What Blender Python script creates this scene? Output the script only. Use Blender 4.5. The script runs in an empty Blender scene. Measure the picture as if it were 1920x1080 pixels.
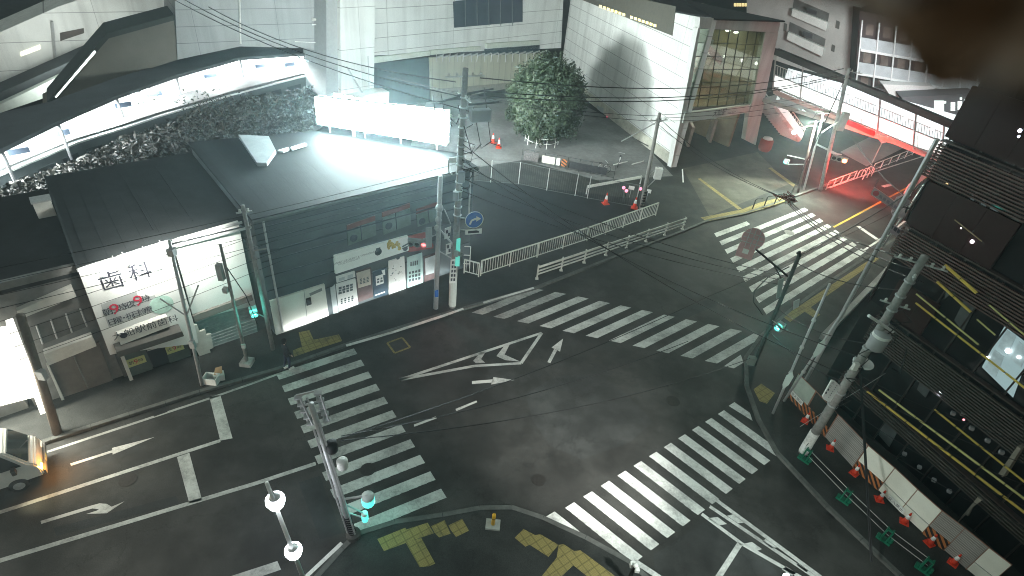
import bpy, bmesh, math, random
from mathutils import Vector, Matrix
random.seed(11)
S = bpy.context.scene
COL = S.collection
# ------------------------------------------------------------------ camera
F, PITCH, ROLL, CH = 1.1106, .61774, .11249, 19.05
cp, sp, cr, sr = math.cos(PITCH), math.sin(PITCH), math.cos(ROLL), math.sin(ROLL)
RT = Vector((cr, sr*sp, sr*cp)); UP = Vector((-sr, cr*sp, cr*cp)); FW = Vector((0, cp, -sp))
CAM = Vector((0, 0, CH))
cd = bpy.data.cameras.new('camera'); cam = bpy.data.objects.new('camera', cd); COL.objects.link(cam)
cd.sensor_width = 36; cd.lens = F*18; cd.clip_end = 3000; cd.clip_start = .02
cam.matrix_world = Matrix(((RT.x, UP.x, -FW.x, 0), (RT.y, UP.y, -FW.y, 0), (RT.z, UP.z, -FW.z, CH), (0, 0, 0, 1)))
S.camera = cam
cd.dof.use_dof = True; cd.dof.focus_distance = 34; cd.dof.aperture_fstop = 2.0

def ray(px, py): return (px-960)/960/F*RT-(py-540)/960/F*UP+FW
def G(px, py, z=0.0):                 # the point at height z seen at a place in the photograph
    d = ray(px, py); return CAM+d*((z-CH)/d.z)
def W(a, b, px, py, off=0):           # the point on the upright plane through a and b
    n = Vector((-(b[1]-a[1]), b[0]-a[0])).normalized(); d = ray(px, py)
    t = (Vector((a[0], a[1])).dot(n)+off)/(d.x*n.x+d.y*n.y); return CAM+d*t
def HT(b, t, z0=0.0):                 # foot of an upright and the height of its top
    g = G(*b, z0); d = ray(*t); n = Vector((d.x, d.y)); s = (Vector((g.x, g.y)).dot(n))/n.length_squared
    return g, (CAM+d*s).z
def TOPAT(b, t, z0=0.0):              # foot, and the top seen at t (a slightly leaning upright facing the lens)
    g = G(*b, z0); d = ray(*t); s = (Vector((g.x, g.y)).dot(Vector((d.x, d.y))))/(d.x**2+d.y**2); return g, CAM+d*s

# ------------------------------------------------------------------ materials
MATS = {}
def mat(name, col, rough=.75, metal=0., noise=0., scale=4., bump=0., emit=None, es=0., dirt=0., spec=.22, alpha=None, wave=None, brick=None):
    if name in MATS: return MATS[name]
    m = bpy.data.materials.new(name); MATS[name] = m; m.use_nodes = True
    nt = m.node_tree; N = nt.nodes; L = nt.links; b = N['Principled BSDF']
    b.inputs['Roughness'].default_value = rough; b.inputs['Metallic'].default_value = metal
    b.inputs['Specular IOR Level'].default_value = spec
    c = (*col, 1); b.inputs['Base Color'].default_value = c
    tc = N.new('ShaderNodeTexCoord'); out = None
    if noise:
        n = N.new('ShaderNodeTexNoise'); n.inputs['Scale'].default_value = scale; n.inputs['Detail'].default_value = 6; n.inputs['Roughness'].default_value = .65
        L.new(tc.outputs['Object'], n.inputs['Vector'])
        r = N.new('ShaderNodeMapRange'); r.inputs[1].default_value = .3; r.inputs[2].default_value = .7
        r.inputs[3].default_value = 1-noise; r.inputs[4].default_value = 1+noise
        L.new(n.outputs[0], r.inputs[0])
        v = N.new('ShaderNodeVectorMath'); v.operation = 'SCALE'; v.inputs[0].default_value = col
        L.new(r.outputs[0], v.inputs['Scale']); out = v.outputs[0]
        if dirt:
            n2 = N.new('ShaderNodeTexNoise'); n2.inputs['Scale'].default_value = scale*.12; n2.inputs['Detail'].default_value = 4
            L.new(tc.outputs['Object'], n2.inputs['Vector'])
            r2 = N.new('ShaderNodeMapRange'); r2.inputs[1].default_value = .35; r2.inputs[2].default_value = .68; r2.inputs[3].default_value = 1-dirt; r2.inputs[4].default_value = 1+dirt*.6
            L.new(n2.outputs[0], r2.inputs[0])
            v2 = N.new('ShaderNodeVectorMath'); v2.operation = 'SCALE'; L.new(out, v2.inputs[0]); L.new(r2.outputs[0], v2.inputs['Scale']); out = v2.outputs[0]
        L.new(out, b.inputs['Base Color'])
        if bump:
            bp = N.new('ShaderNodeBump'); bp.inputs['Strength'].default_value = bump; bp.inputs['Distance'].default_value = .02
            L.new(n.outputs[0], bp.inputs['Height']); L.new(bp.outputs[0], b.inputs['Normal'])
    if emit:
        b.inputs['Emission Color'].default_value = (*emit, 1); b.inputs['Emission Strength'].default_value = es
    if alpha is not None:
        b.inputs['Alpha'].default_value = alpha
    return m

def worn(name, col, wear=.35, under=(.045, .047, .047), scale=7.):   # road paint worn through to the asphalt
    m = bpy.data.materials.new(name); m.use_nodes = True; nt = m.node_tree; N = nt.nodes; L = nt.links; b = N['Principled BSDF']
    tc = N.new('ShaderNodeTexCoord')
    n = N.new('ShaderNodeTexNoise'); n.inputs['Scale'].default_value = scale; n.inputs['Detail'].default_value = 9; n.inputs['Roughness'].default_value = .75
    n2 = N.new('ShaderNodeTexNoise'); n2.inputs['Scale'].default_value = .9; n2.inputs['Detail'].default_value = 2
    L.new(tc.outputs['Object'], n.inputs['Vector']); L.new(tc.outputs['Object'], n2.inputs['Vector'])
    a = N.new('ShaderNodeMath'); a.operation = 'ADD'; L.new(n.outputs[0], a.inputs[0]); L.new(n2.outputs[0], a.inputs[1])
    r = N.new('ShaderNodeMapRange'); r.inputs[1].default_value = .62+wear; r.inputs[2].default_value = 1.12+wear*.55; r.inputs[3].default_value = 0; r.inputs[4].default_value = 1
    L.new(a.outputs[0], r.inputs[0])
    inv = N.new('ShaderNodeMath'); inv.operation = 'SUBTRACT'; inv.inputs[0].default_value = 1; L.new(r.outputs[0], inv.inputs[1])
    mx = N.new('ShaderNodeMix'); mx.data_type = 'RGBA'; L.new(r.outputs[0], mx.inputs['Factor'])
    mx.inputs[6].default_value = (*col, 1); mx.inputs[7].default_value = (*[u*.5+c*.25 for u, c in zip(under, [c*1.6 for c in col])], 1)
    L.new(mx.outputs[2], b.inputs['Base Color']); b.inputs['Roughness'].default_value = .8; b.inputs['Specular IOR Level'].default_value = .2
    return m

def asphalt(name, col, patch=.35, tint=None):
    m = bpy.data.materials.new(name); m.use_nodes = True; nt = m.node_tree; N = nt.nodes; L = nt.links; b = N['Principled BSDF']
    tc = N.new('ShaderNodeTexCoord')
    def nz(s, d, rg=.6):
        n = N.new('ShaderNodeTexNoise'); n.inputs['Scale'].default_value = s; n.inputs['Detail'].default_value = d; n.inputs['Roughness'].default_value = rg
        L.new(tc.outputs['Object'], n.inputs['Vector']); return n
    def rng(src, a, c, lo, hi):
        r = N.new('ShaderNodeMapRange'); r.inputs[1].default_value = a; r.inputs[2].default_value = c; r.inputs[3].default_value = lo; r.inputs[4].default_value = hi
        L.new(src, r.inputs[0]); return r.outputs[0]
    big = nz(.16, 5); fine = nz(28, 4, .8); mid = nz(1.7, 6, .7)
    def mul(x, y):
        q = N.new('ShaderNodeMath'); q.operation = 'MULTIPLY'; L.new(x, q.inputs[0]); L.new(y, q.inputs[1]); return q.outputs[0]
    tr_ = nz(.55, 3); k = mul(mul(mul(rng(big.outputs[0], .35, .65, 1-patch, 1+patch), rng(tr_.outputs[0], .42, .58, .82, 1.2)), rng(fine.outputs[0], .3, .7, .62, 1.38)), rng(mid.outputs[0], .3, .7, .85, 1.15))
    # cracks and old trench seams
    vo = N.new('ShaderNodeTexVoronoi'); vo.feature = 'DISTANCE_TO_EDGE'; vo.inputs['Scale'].default_value = .22
    ad = N.new('ShaderNodeVectorMath'); ad.operation = 'ADD'; sc = N.new('ShaderNodeVectorMath'); sc.operation = 'SCALE'; sc.inputs['Scale'].default_value = 1.2
    L.new(mid.outputs[1], sc.inputs[0]); L.new(tc.outputs['Object'], ad.inputs[0]); L.new(sc.outputs[0], ad.inputs[1]); L.new(ad.outputs[0], vo.inputs['Vector'])
    k = mul(k, rng(vo.outputs['Distance'], 0, .006, .62, 1))
    v = N.new('ShaderNodeVectorMath'); v.operation = 'SCALE'; v.inputs[0].default_value = col; L.new(k, v.inputs['Scale']); L.new(v.outputs[0], b.inputs['Base Color'])
    L.new(rng(big.outputs[0], .35, .65, .6, .9), b.inputs['Roughness']); b.inputs['Specular IOR Level'].default_value = .16
    bp = N.new('ShaderNodeBump'); bp.inputs['Strength'].default_value = .5; bp.inputs['Distance'].default_value = .01
    L.new(fine.outputs[0], bp.inputs['Height']); L.new(bp.outputs[0], b.inputs['Normal'])
    return m

def emis(name, col, s, base=None):
    return mat(name, base or tuple(min(1, c*.8) for c in col), emit=col, es=s, rough=.4)

asph = asphalt('asphalt', (.040, .0405, .0375), .42); asph2 = asphalt('pavement asphalt', (.031, .033, .031), .25)
pave = mat('plaza paving', (.16, .165, .16), noise=.18, scale=3, dirt=.25, rough=.85)
kerbm = mat('kerb concrete', (.10, .105, .098), noise=.25, scale=5, dirt=.3, rough=.9)
paint = worn('white road paint', (.64, .66, .63), .30); paint_mid = worn('dulled white paint', (.53, .56, .535), .26); paint_old = worn('faded white paint', (.42, .44, .42), .2)
yel = worn('yellow tactile paving', (.26, .215, .08), .4)
def tile_joints(m, u, per=.3):
    nt = m.node_tree; N = nt.nodes; L = nt.links; b = N['Principled BSDF']; src = b.inputs['Base Color'].links[0].from_socket; g = N.new('ShaderNodeNewGeometry'); k = None
    def fr(v, p, o):
        d = N.new('ShaderNodeVectorMath'); d.operation = 'DOT_PRODUCT'; d.inputs[1].default_value = tuple(c/p for c in v); L.new(g.outputs['Position'], d.inputs[0]); f = N.new('ShaderNodeMath'); f.operation = 'FRACT'; L.new(d.outputs['Value'], f.inputs[0])
        r = N.new('ShaderNodeMath'); r.operation = 'LESS_THAN'; r.inputs[1].default_value = o; L.new(f.outputs[0], r.inputs[0]); return r.outputs[0]
    v = (-u[1], u[0], 0)
    a = N.new('ShaderNodeMath'); a.operation = 'MAXIMUM'; L.new(fr(u, per, .09), a.inputs[0]); L.new(fr(v, per, .09), a.inputs[1])
    s = N.new('ShaderNodeMath'); s.operation = 'MULTIPLY'; L.new(fr(u, per/5, .45), s.inputs[0]); L.new(fr(v, per/5, .45), s.inputs[1])
    x = N.new('ShaderNodeMapRange'); x.inputs[3].default_value = 1; x.inputs[4].default_value = .55; L.new(a.outputs[0], x.inputs[0]); y = N.new('ShaderNodeMapRange'); y.inputs[3].default_value = .88; y.inputs[4].default_value = 1.15; L.new(s.outputs[0], y.inputs[0])
    q = N.new('ShaderNodeMath'); q.operation = 'MULTIPLY'; L.new(x.outputs[0], q.inputs[0]); L.new(y.outputs[0], q.inputs[1])
    e = N.new('ShaderNodeVectorMath'); e.operation = 'SCALE'; L.new(src, e.inputs[0]); L.new(q.outputs[0], e.inputs['Scale']); L.new(e.outputs[0], b.inputs['Base Color'])
tile_joints(yel, (.79, .613, 0)); yel2 = worn('yellow line paint', (.45, .33, .05), .3)
conc = mat('concrete', (.30, .30, .285), noise=.2, scale=6, dirt=.25, rough=.9)
polem = mat('pole concrete', (.26, .255, .24), noise=.2, scale=8, dirt=.2, rough=.85)
galv = mat('galvanised steel', (.46, .47, .47), rough=.5, metal=.4, noise=.15, scale=9)
whitem = mat('white paint', (.72, .73, .70), noise=.08, scale=5, dirt=.12, rough=.5)
offw = mat('off white panel', (.62, .61, .56), noise=.1, scale=3, dirt=.12, rough=.6)
dark = mat('black rubber', (.018, .018, .018), noise=.2, scale=8, rough=.6)
brown = mat('dark brown paint', (.035, .024, .021), noise=.2, scale=6, rough=.5)
roofm = mat('dark roof sheet', (.026, .029, .030), noise=.25, scale=1.3, dirt=.3, rough=.7)
roofg = mat('grey roof sheet', (.16, .17, .175), noise=.12, scale=2, dirt=.2, rough=.6)
glassd = mat('dark glass', (.010, .011, .012), rough=.06, spec=.3)
redm = mat('red plastic', (.55, .045, .02), noise=.1, scale=9, rough=.45)
orange = mat('orange paint', (.50, .14, .03), noise=.15, scale=7, rough=.55)
greenm = mat('green plastic', (.012, .13, .075), noise=.1, scale=7, rough=.4)
signblue = mat('sign blue', (.03, .12, .42), rough=.4)
wood = mat('wood hoarding', (.36, .35, .30), noise=.2, scale=4, dirt=.2)

# ------------------------------------------------------------------ mesh builder
SPLIT = set('band hours_strip post window lit_window added_glow_panel canopy_post entrance_pillar entrance_fin entrance_wall balcony_frame balcony_screen dark_opening soffit_beam junction_box junction_can upright bracket_plate roof_light ceiling_lamp hall_lamp room_lamp vent_cap roof_seam signal_back transformer_bracket shoes hands downpipe sign_plate insulator bracket_arm step frame_post bracket uprights arm roof siding_joint lorry spotlight window_frame mullion window_mullion pipework front_frame roof_edge fitting jumper_cable bars_'.split())
class MB:
    def __init__(s): s.v = []; s.f = []; s.mi = []; s.cur = 0; s.cut = []
    def m(s, i): s.cur = i; return s
    def add(s, vs, fs):
        o = len(s.v); s.cut.append((o, len(s.f))); s.v += [Vector(p) for p in vs]; s.f += [tuple(o+i for i in f) for f in fs]; s.mi += [s.cur]*len(fs); return s
    def obox(s, o, u, v, w):          # a box from a corner and three edges
        o, u, v, w = map(Vector, (o, u, v, w))
        p = [o, o+u, o+u+v, o+v, o+w, o+u+w, o+u+v+w, o+v+w]
        f = [(0, 3, 2, 1), (4, 5, 6, 7), (0, 1, 5, 4), (1, 2, 6, 5), (2, 3, 7, 6), (3, 0, 4, 7)]
        if u.cross(v).dot(w) < 0: f = [tuple(reversed(q)) for q in f]
        return s.add(p, f)
    def box(s, c, size, rz=0.):
        c = Vector(c); x, y, z = size; R = Matrix.Rotation(rz, 3, 'Z')
        u, v, w = R@Vector((x, 0, 0)), R@Vector((0, y, 0)), Vector((0, 0, z))
        return s.obox(c-u/2-v/2-w/2, u, v, w)
    def slab(s, pts, n):              # a planar outline given thickness along n
        n = Vector(n); pts = [Vector(p) for p in pts]; k = len(pts)
        nn = sum(((pts[i]-pts[0]).cross(pts[(i+1) % k]-pts[0]) for i in range(1, k)), Vector())
        if nn.dot(n) > 0: pts = pts[::-1]
        fs = [tuple(range(k)), tuple(range(2*k-1, k-1, -1))]+[(i, i+k, (i+1) % k+k, (i+1) % k) for i in range(k)]
        return s.add(pts+[p+n for p in pts], fs)
    def sheet(s, pts):
        pts = [Vector(p) for p in pts]; k = len(pts)
        nn = sum(((pts[i]-pts[0]).cross(pts[(i+1) % k]-pts[0]) for i in range(1, k)), Vector())
        if nn.z < 0: pts = pts[::-1]
        return s.add(pts, [tuple(range(k))])
    def tube(s, pts, r, n=6, r2=None, caps=True):
        pts = [Vector(p) for p in pts]; k = len(pts); vs = []; r2 = r if r2 is None else r2
        a = None
        for i, p in enumerate(pts):
            t = (pts[min(i+1, k-1)]-pts[max(i-1, 0)]).normalized()
            if a is None: a = t.orthogonal().normalized()
            else:
                a = (a-t*a.dot(t)); a = a.normalized() if a.length > 1e-6 else t.orthogonal().normalized()
            b = t.cross(a); rr = r+(r2-r)*i/max(1, k-1)
            vs += [p+(a*math.cos(2*math.pi*j/n)+b*math.sin(2*math.pi*j/n))*rr for j in range(n)]
        fs = [(i*n+j, i*n+(j+1) % n, (i+1)*n+(j+1) % n, (i+1)*n+j) for i in range(k-1) for j in range(n)]
        if caps: fs += [tuple(range(n-1, -1, -1)), tuple(range((k-1)*n, k*n))]
        return s.add(vs, fs)
    def lathe(s, prof, c=(0, 0, 0), n=12, ax=(0, 0, 1)):
        c = Vector(c); ax = Vector(ax).normalized(); a = ax.orthogonal().normalized(); b = ax.cross(a); vs = []
        for r, z in prof: vs += [c+ax*z+(a*math.cos(2*math.pi*j/n)+b*math.sin(2*math.pi*j/n))*max(r, 1e-4) for j in range(n)]
        k = len(prof)
        fs = [(i*n+j, i*n+(j+1) % n, (i+1)*n+(j+1) % n, (i+1)*n+j) for i in range(k-1) for j in range(n)]
        fs += [tuple(range(n-1, -1, -1)), tuple(range((k-1)*n, k*n))]
        return s.add(vs, fs)
    def ball(s, c, r, n=10, sz=1.):
        return s.lathe([(r*math.sin(math.pi*i/6), -r*sz*math.cos(math.pi*i/6)) for i in range(7)], c, n)
    def text(s, body, o, u, v, h, n=None, thick=.012, align='C'):   # lettering lying in the plane u (reading direction), v (up)
        cu = bpy.data.curves.new('lettering', 'FONT'); cu.body = body; cu.size = 1; cu.resolution_u = 2
        cu.align_x = {'C': 'CENTER', 'L': 'LEFT'}[align]; cu.align_y = 'CENTER'
        ob = bpy.data.objects.new('lettering', cu); COL.objects.link(ob); bpy.context.view_layer.update()
        me = bpy.data.meshes.new_from_object(ob.evaluated_get(bpy.context.evaluated_depsgraph_get()))
        u = Vector(u).normalized(); v = Vector(v).normalized(); n = u.cross(v) if n is None else Vector(n).normalized()
        o = Vector(o)+n*thick
        s.add([o+u*p.co.x*h+v*p.co.y*h for p in me.vertices], [tuple(p.vertices) for p in me.polygons])
        COL.objects.unlink(ob); bpy.data.objects.remove(ob); bpy.data.curves.remove(cu); bpy.data.meshes.remove(me); return s
    def obj(s, name, mats, parent=None, smooth=False, **tags):
        if name in SPLIT and parent is not None and 1 < len(s.cut) <= 100:
            last = None
            for i, (v0, f0) in enumerate(s.cut):
                v1, f1 = s.cut[i+1] if i+1 < len(s.cut) else (len(s.v), len(s.f))
                q = MB(); q.v = s.v[v0:v1]; q.f = [tuple(a-v0 for a in f) for f in s.f[f0:f1]]; q.mi = s.mi[f0:f1]; q.cut = [(0, 0)]
                last = q.obj(name, mats, parent, smooth, **tags)
            return last
        me = bpy.data.meshes.new(name); base = Vector()
        q = parent
        while q is not None: base += q.location; q = q.parent
        me.from_pydata([p-base for p in s.v], [], s.f)
        for m in (mats if isinstance(mats, (list, tuple)) else [mats]): me.materials.append(m)
        if len(me.polygons): me.polygons.foreach_set('material_index', s.mi)
        if smooth: me.polygons.foreach_set('use_smooth', [True]*len(me.polygons))
        o = bpy.data.objects.new(name, me); COL.objects.link(o)
        if parent is not None: o.parent = parent
        for k, v in tags.items(): o[k] = v
        return o
def thing(name, label, cat, loc=(0, 0, 0), group=None):
    o = bpy.data.objects.new(name, None); o.empty_display_size = .2; COL.objects.link(o); o.location = loc; o['label'] = label; o['category'] = cat
    if group: o['group'] = group
    return o
def copy(o, loc, rz, label, group=None):
    c = o.copy(); COL.objects.link(c); c.location = loc; c.rotation_euler = (0, 0, rz); c['label'] = label
    if group: c['group'] = group
    for ch in o.children:
        d = ch.copy(); COL.objects.link(d); d.parent = c
        for g in ch.children:
            e = g.copy(); COL.objects.link(e); e.parent = d
    return c
def xy(p, z=0.): return Vector((p[0], p[1], z))
def lamp(name, kind, loc, col, e, **kw):
    d = bpy.data.lights.new(name, kind); d.color = col; d.energy = e
    for k, v in kw.items():
        if k != 'aim': setattr(d, k, v)
    o = bpy.data.objects.new(name, d); COL.objects.link(o); o.location = loc
    if 'aim' in kw: o.rotation_euler = (Vector(kw['aim'])-Vector(loc)).to_track_quat('-Z', 'Y').to_euler()
    return o
Z = Vector((0, 0, 1))

# ------------------------------------------------------------------ sky glow of the town at night
w = bpy.data.worlds.new('World'); S.world = w; w.use_nodes = True
N = w.node_tree.nodes; L = w.node_tree.links; bg = N['Background']
sky = N.new('ShaderNodeTexSky'); sky.sky_type = 'NISHITA'; sky.sun_disc = False; sky.sun_elevation = math.radians(4); sky.sun_rotation = math.radians(200)
hs = N.new('ShaderNodeMix'); hs.data_type = 'RGBA'; hs.inputs['Factor'].default_value = .8; hs.inputs[7].default_value = (2.75, 3.12, 2.86, 1)
L.new(sky.outputs[0], hs.inputs[6]); L.new(hs.outputs[2], bg.inputs['Color']); bg.inputs['Strength'].default_value = .095

# ------------------------------------------------------------------ ground, road, pavements
def poly(pxs, z=0.): return [G(x, y, z) for x, y in pxs]
MB().sheet([(-700, -300, -.03), (700, -300, -.03), (700, 1500, -.03), (-700, 1500, -.03)]).obj('ground', asph2, kind='structure')
MB().sheet([(-90, -40, 0), (90, -40, 0), (120, 140, 0), (-90, 140, 0)]).obj('road', asph, kind='structure')
K1 = [(95, 825), (375, 735), (530, 690), (655, 645), (830, 590), (1005, 540), (1140, 487), (1290, 430), (1330, 413), (1400, 400), (1475, 374), (1540, 350), (1635, 316), (1715, 283)]
k1 = [Vector((-60, -21.5, .12))]+poly(K1, .12)+[Vector((60, 72, .12))]
def raised(name, pts, m, zt=.12):
    MB().slab([xy(p, zt) for p in pts], (0, 0, -zt-.02)).obj(name, m, kind='structure')
def kerb(pts, inward, wd=.16):
    b = MB()
    for a, c in zip(pts, pts[1:]):
        d = (xy(c)-xy(a)).normalized(); n = Vector((-d.y, d.x, 0))*inward
        L_ = (xy(c)-xy(a)).length; k = max(1, int(L_/1.2))
        for i in range(k):
            p = xy(a).lerp(xy(c), i/k); q = xy(a).lerp(xy(c), (i+.985)/k)
            b.slab([p-n*.02, q-n*.02, q+n*wd, p+n*wd], (0, 0, .135))
    b.obj('kerb', kerbm, kind='structure')
raised('pavement', k1+[(60, 130), (-95, 130), (-95, -21.5)], asph2); kerb(k1, 1)
K2 = [(590, 1080), (640, 1025), (667, 998), (740, 975), (830, 962), (900, 949), (960, 948), (1020, 968), (1100, 1005), (1180, 1049), (1215, 1080)]
k2 = poly(K2, .12)
k2 = [k2[0]+(k2[0]-k2[1])*12]+k2+[k2[-1]+(k2[-1]-k2[-2])*14]
raised('pavement', k2, asph2); kerb(k2, -1)
K3 = [(1652, 462), (1560, 522), (1480, 580), (1425, 628), (1396, 668), (1398, 722), (1420, 785), (1455, 848), (1550, 950), (1687, 1080)]
k3 = poly(K3, .12); dd = (k3[0]-k3[1]).normalized()
k3 = [k3[0]+dd*60, k3[0]+dd*8]+k3+[k3[-1]+(k3[-1]-k3[-2])*8]
raised('pavement', k3+[(60, -20, .12), (95, 60, .12)], asph2); kerb(k3, 1)
# plaza in front of the station, dark car park, light paving beyond the signal
MB().sheet(poly([(868, 318), (980, 300), (1120, 338), (1262, 330), (1180, 240), (1060, 180), (800, 190), (760, 300)], .124)).obj('plaza', pave, kind='structure')
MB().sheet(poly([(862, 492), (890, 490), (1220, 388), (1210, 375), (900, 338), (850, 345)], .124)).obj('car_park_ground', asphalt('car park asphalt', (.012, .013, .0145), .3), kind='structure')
MB().sheet(poly([(1575, 285), (1640, 252), (1705, 272), (1625, 312)], .124)).obj('station_forecourt_path', mat('pale paving', (.3, .29, .28), noise=.1, scale=2, dirt=.15), kind='structure')
MB().sheet(poly([(1280, 316), (1420, 285), (1480, 345), (1330, 405)], .124)).obj('station_entrance_path', asphalt('entrance paving', (.07, .066, .055), .2), kind='structure')

# ------------------------------------------------------------------ road markings
ZM = .005
def lsq(pts):
    g = [(i, G(*p)) for i, p in pts]; mi = sum(i for i, _ in g)/len(g); mg = sum((q for _, q in g), Vector())/len(g)
    st = sum(((q-mg)*(i-mi) for i, q in g), Vector())/sum((i-mi)**2 for i, _ in g); return mg-st*mi, st
def crosswalk(rp, lp, rng, sgn, extra=(), short={}, m=paint):
    r0, st = lsq(rp); l0, st2 = lsq(lp); b = MB()
    for i in rng:
        a, c = r0+st*i, l0+st2*i
        if i in short: c = a.lerp(c, short[i]) if short[i] > 0 else c; 
        if i in short and short[i] < 0: a = c.lerp(a, -short[i])
        k = 10
        for j in range(k):            # short lengths so that the worn paint reads
            p, q = a.lerp(c, j/k), a.lerp(c, (j+1)/k)
            b.sheet([xy(p, ZM), xy(q, ZM), xy(q+st2*.5*sgn, ZM), xy(p+st*.5*sgn, ZM)])
    for e in extra: b.sheet(poly(e, ZM))
    b.obj('crosswalk_marking', m, kind='structure')
def zz(ox, oy, s, l, st=0): return [(i+st, (ox+x*s, oy+y*s)) for i, (x, y) in enumerate(l)]
sA = 340/992
crosswalk(zz(520, 640, sA, [(415, 38), (458, 98), (498, 165), (541, 233), (583, 304), (628, 377), (680, 455), (732, 543), (780, 622), (834, 710), (893, 800)]),
          zz(520, 640, sA, [(27, 245), (58, 315), (90, 387), (124, 463), (163, 543), (204, 630), (246, 718), (290, 812)], 1), range(11), 1, m=paint_mid)
sB = .28125
crosswalk(zz(880, 520, sB, [(572, 98), (720, 128), (868, 157), (1018, 187), (1162, 216), (1310, 248), (1448, 280), (1592, 312), (1725, 342)], 1),
          zz(880, 520, sB, [(160, 263), (312, 292), (467, 323), (625, 355), (778, 388), (940, 423), (1098, 458), (1252, 490), (1405, 523), (1553, 557)], 1), range(2, 11), 1, m=paint_mid,
          extra=[[(1357.5, 686.5), (1389, 665), (1394, 680), (1376, 690.7)]])
b0 = zz(880, 520, sB, [(420, 72), (572, 98)]); l0_ = zz(880, 520, sB, [(15, 235), (160, 263)])
crosswalk(b0, l0_, range(0, 2), 1, m=paint_old)
Ct = [(1075.7, 940), (1109.3, 920.7), (1141.7, 902), (1173.3, 883.3), (1202.7, 865.3), (1231.7, 848), (1259, 831.3), (1285, 814.3), (1310, 798.7), (1333.3, 783.3), (1356, 768.3)]
crosswalk([(i+1, p) for i, p in enumerate(Ct)],
          [(1, (1203.3, 1042.7)), (2, (1236.7, 1020)), (3, (1266, 997.3)), (4, (1295.7, 976.7)), (5, (1322.7, 957.3)), (7, (1374, 917.3)), (8, (1397.7, 898.3)), (9, (1421, 879.3))], range(1, 12), -1,
          extra=[[(1023, 969), (1040, 959), (1084, 994), (1098, 1010), (1078, 1004)], [(1366, 761), (1377, 754), (1406, 774), (1411, 789)]])
sD = .2222
crosswalk(zz(1300, 380, sD, [(170, 260), (218, 325), (265, 393), (315, 472), (365, 547), (415, 630), (470, 712), (522, 803), (580, 893)]),
          zz(1300, 380, sD, [(1130, 180), (1195, 228), (1275, 283), (1345, 332), (1412, 385)], 4), range(9), 1, short={0: .36})
def band(b, pxs, wd, z=ZM):
    p = poly(pxs, z)
    for a, c in zip(p, p[1:]):
        d = (c-a).normalized(); n = Vector((-d.y, d.x, 0))*wd/2; b.sheet([a-n, c-n, c+n, a+n])
    return b
def mark(name, polys=(), bands=(), m=paint):
    b = MB()
    for q in polys: b.sheet(poly(q, ZM))
    for q, wd in bands: band(b, q, wd)
    b.obj(name, m, kind='structure')
zb = lambda l, ox=1160, oy=900, s=.20833: [(ox+x*s, oy+y*s) for x, y in l]
mark('chevron_marking', [zb([(800, 345), (890, 332), (975, 396), (905, 408)]), zb([(1125, 574), (1200, 557), (1290, 622), (1245, 637)]), zb([(1470, 805), (1510, 778), (1600, 836), (1560, 862)]),
     zb([(975, 322), (1035, 307), (1140, 382), (1075, 390)]), zb([(1290, 547), (1325, 532), (1425, 606), (1375, 612)]), zb([(1600, 764), (1615, 752), (1710, 815), (1690, 830)])],
     [(zb([(862, 168), (1820, 875), (2400, 1300)]), .17), (zb([(820, 238), (1790, 890), (2300, 1240)]), .15), (zb([(748, 306), (1110, 575), (1640, 875), (2100, 1180)]), .15)])
mark('stop_line', [zb([(1072, 556), (1118, 580), (935, 868), (800, 1085), (730, 1060), (868, 868)])])
mark('stop_line', [[(520, 1052), (527, 1068), (380, 1118), (372, 1100)]], m=paint_old)
mark('stop_line', [[(392.7, 745), (413, 740), (436, 821.7), (413, 826)], [(331.7, 857), (355, 849), (379, 938), (355, 944)]], m=paint_mid)
mark('lane_line', bands=[([(-160, 1010), (17, 955), (413, 826)], .16), ([(-160, 1103), (0, 1051), (480, 906), (592, 869)], .17)], m=paint_mid)
mark('edge_line', bands=[([(-40, 886), (92, 846), (393, 747), (470, 720), (528, 699)], .12)], m=paint_old)
mark('edge_line', bands=[([(572, 1083), (641, 1018)], .14), ([(1190, 1052), (1240, 1085)], .2)])
zl = lambda l: [(x/3, 720+y/3) for x, y in l]
mark('lane_arrow', [zl([(395, 447), (632, 372), (636, 384), (400, 460)]), zl([(630, 360), (870, 298), (634, 397)])])
mark('lane_arrow', [zl([(228, 770), (515, 683), (520, 700), (232, 787)]), zl([(515, 683), (560, 671), (600, 674), (628, 690), (600, 727), (556, 705), (520, 700)]), zl([(628, 690), (700, 660), (600, 727)]), zl([(485, 731), (545, 712), (556, 705), (600, 727)])])
zt = lambda l: [(880+x*sB, 520+y*sB) for x, y in l]
mark('island_marking', [zt([(180, 525), (235, 455), (270, 445), (235, 515), (340, 562), (240, 552)]), zt([(25, 557), (75, 500), (112, 493), (78, 545), (105, 568), (45, 572)])],
     [([(749, 712), (1016, 624), (977, 681), (890, 686), (749, 712)], .16)], m=paint_mid)
mark('lane_arrow', [zt([(625, 408), (548, 468), (605, 495)]), zt([(565, 478), (585, 487), (540, 572), (520, 565)])])
mark('lane_arrow', [[(885, 714.5), (926, 711), (925, 717), (885, 720)], [(925, 707), (965, 712.5), (921, 721)]])
mark('lane_dash', [[(776, 796), (816.7, 780.7), (819, 784.3), (777, 800)], [(854, 766.7), (893, 751), (895, 754), (856, 770.7)]])
mark('centre_line', bands=[([(1563, 426), (1650, 379), (1740, 331), (1850, 270)], .16)], m=yel2)
mark('edge_line', bands=[([(1555, 352), (1640, 322), (1725, 295), (1800, 268)], .15), ([(1609, 424), (1645, 449)], .35), ([(1620, 469), (1662, 441), (1700, 412)], .15), ([(1655, 350), (1672, 346)], .35)])
def tact(px_list, name='tactile_paving', m=yel):
    b = MB()
    for q in px_list: b.sheet(poly(q, .126))
    b.obj(name, m, kind='structure')
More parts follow.
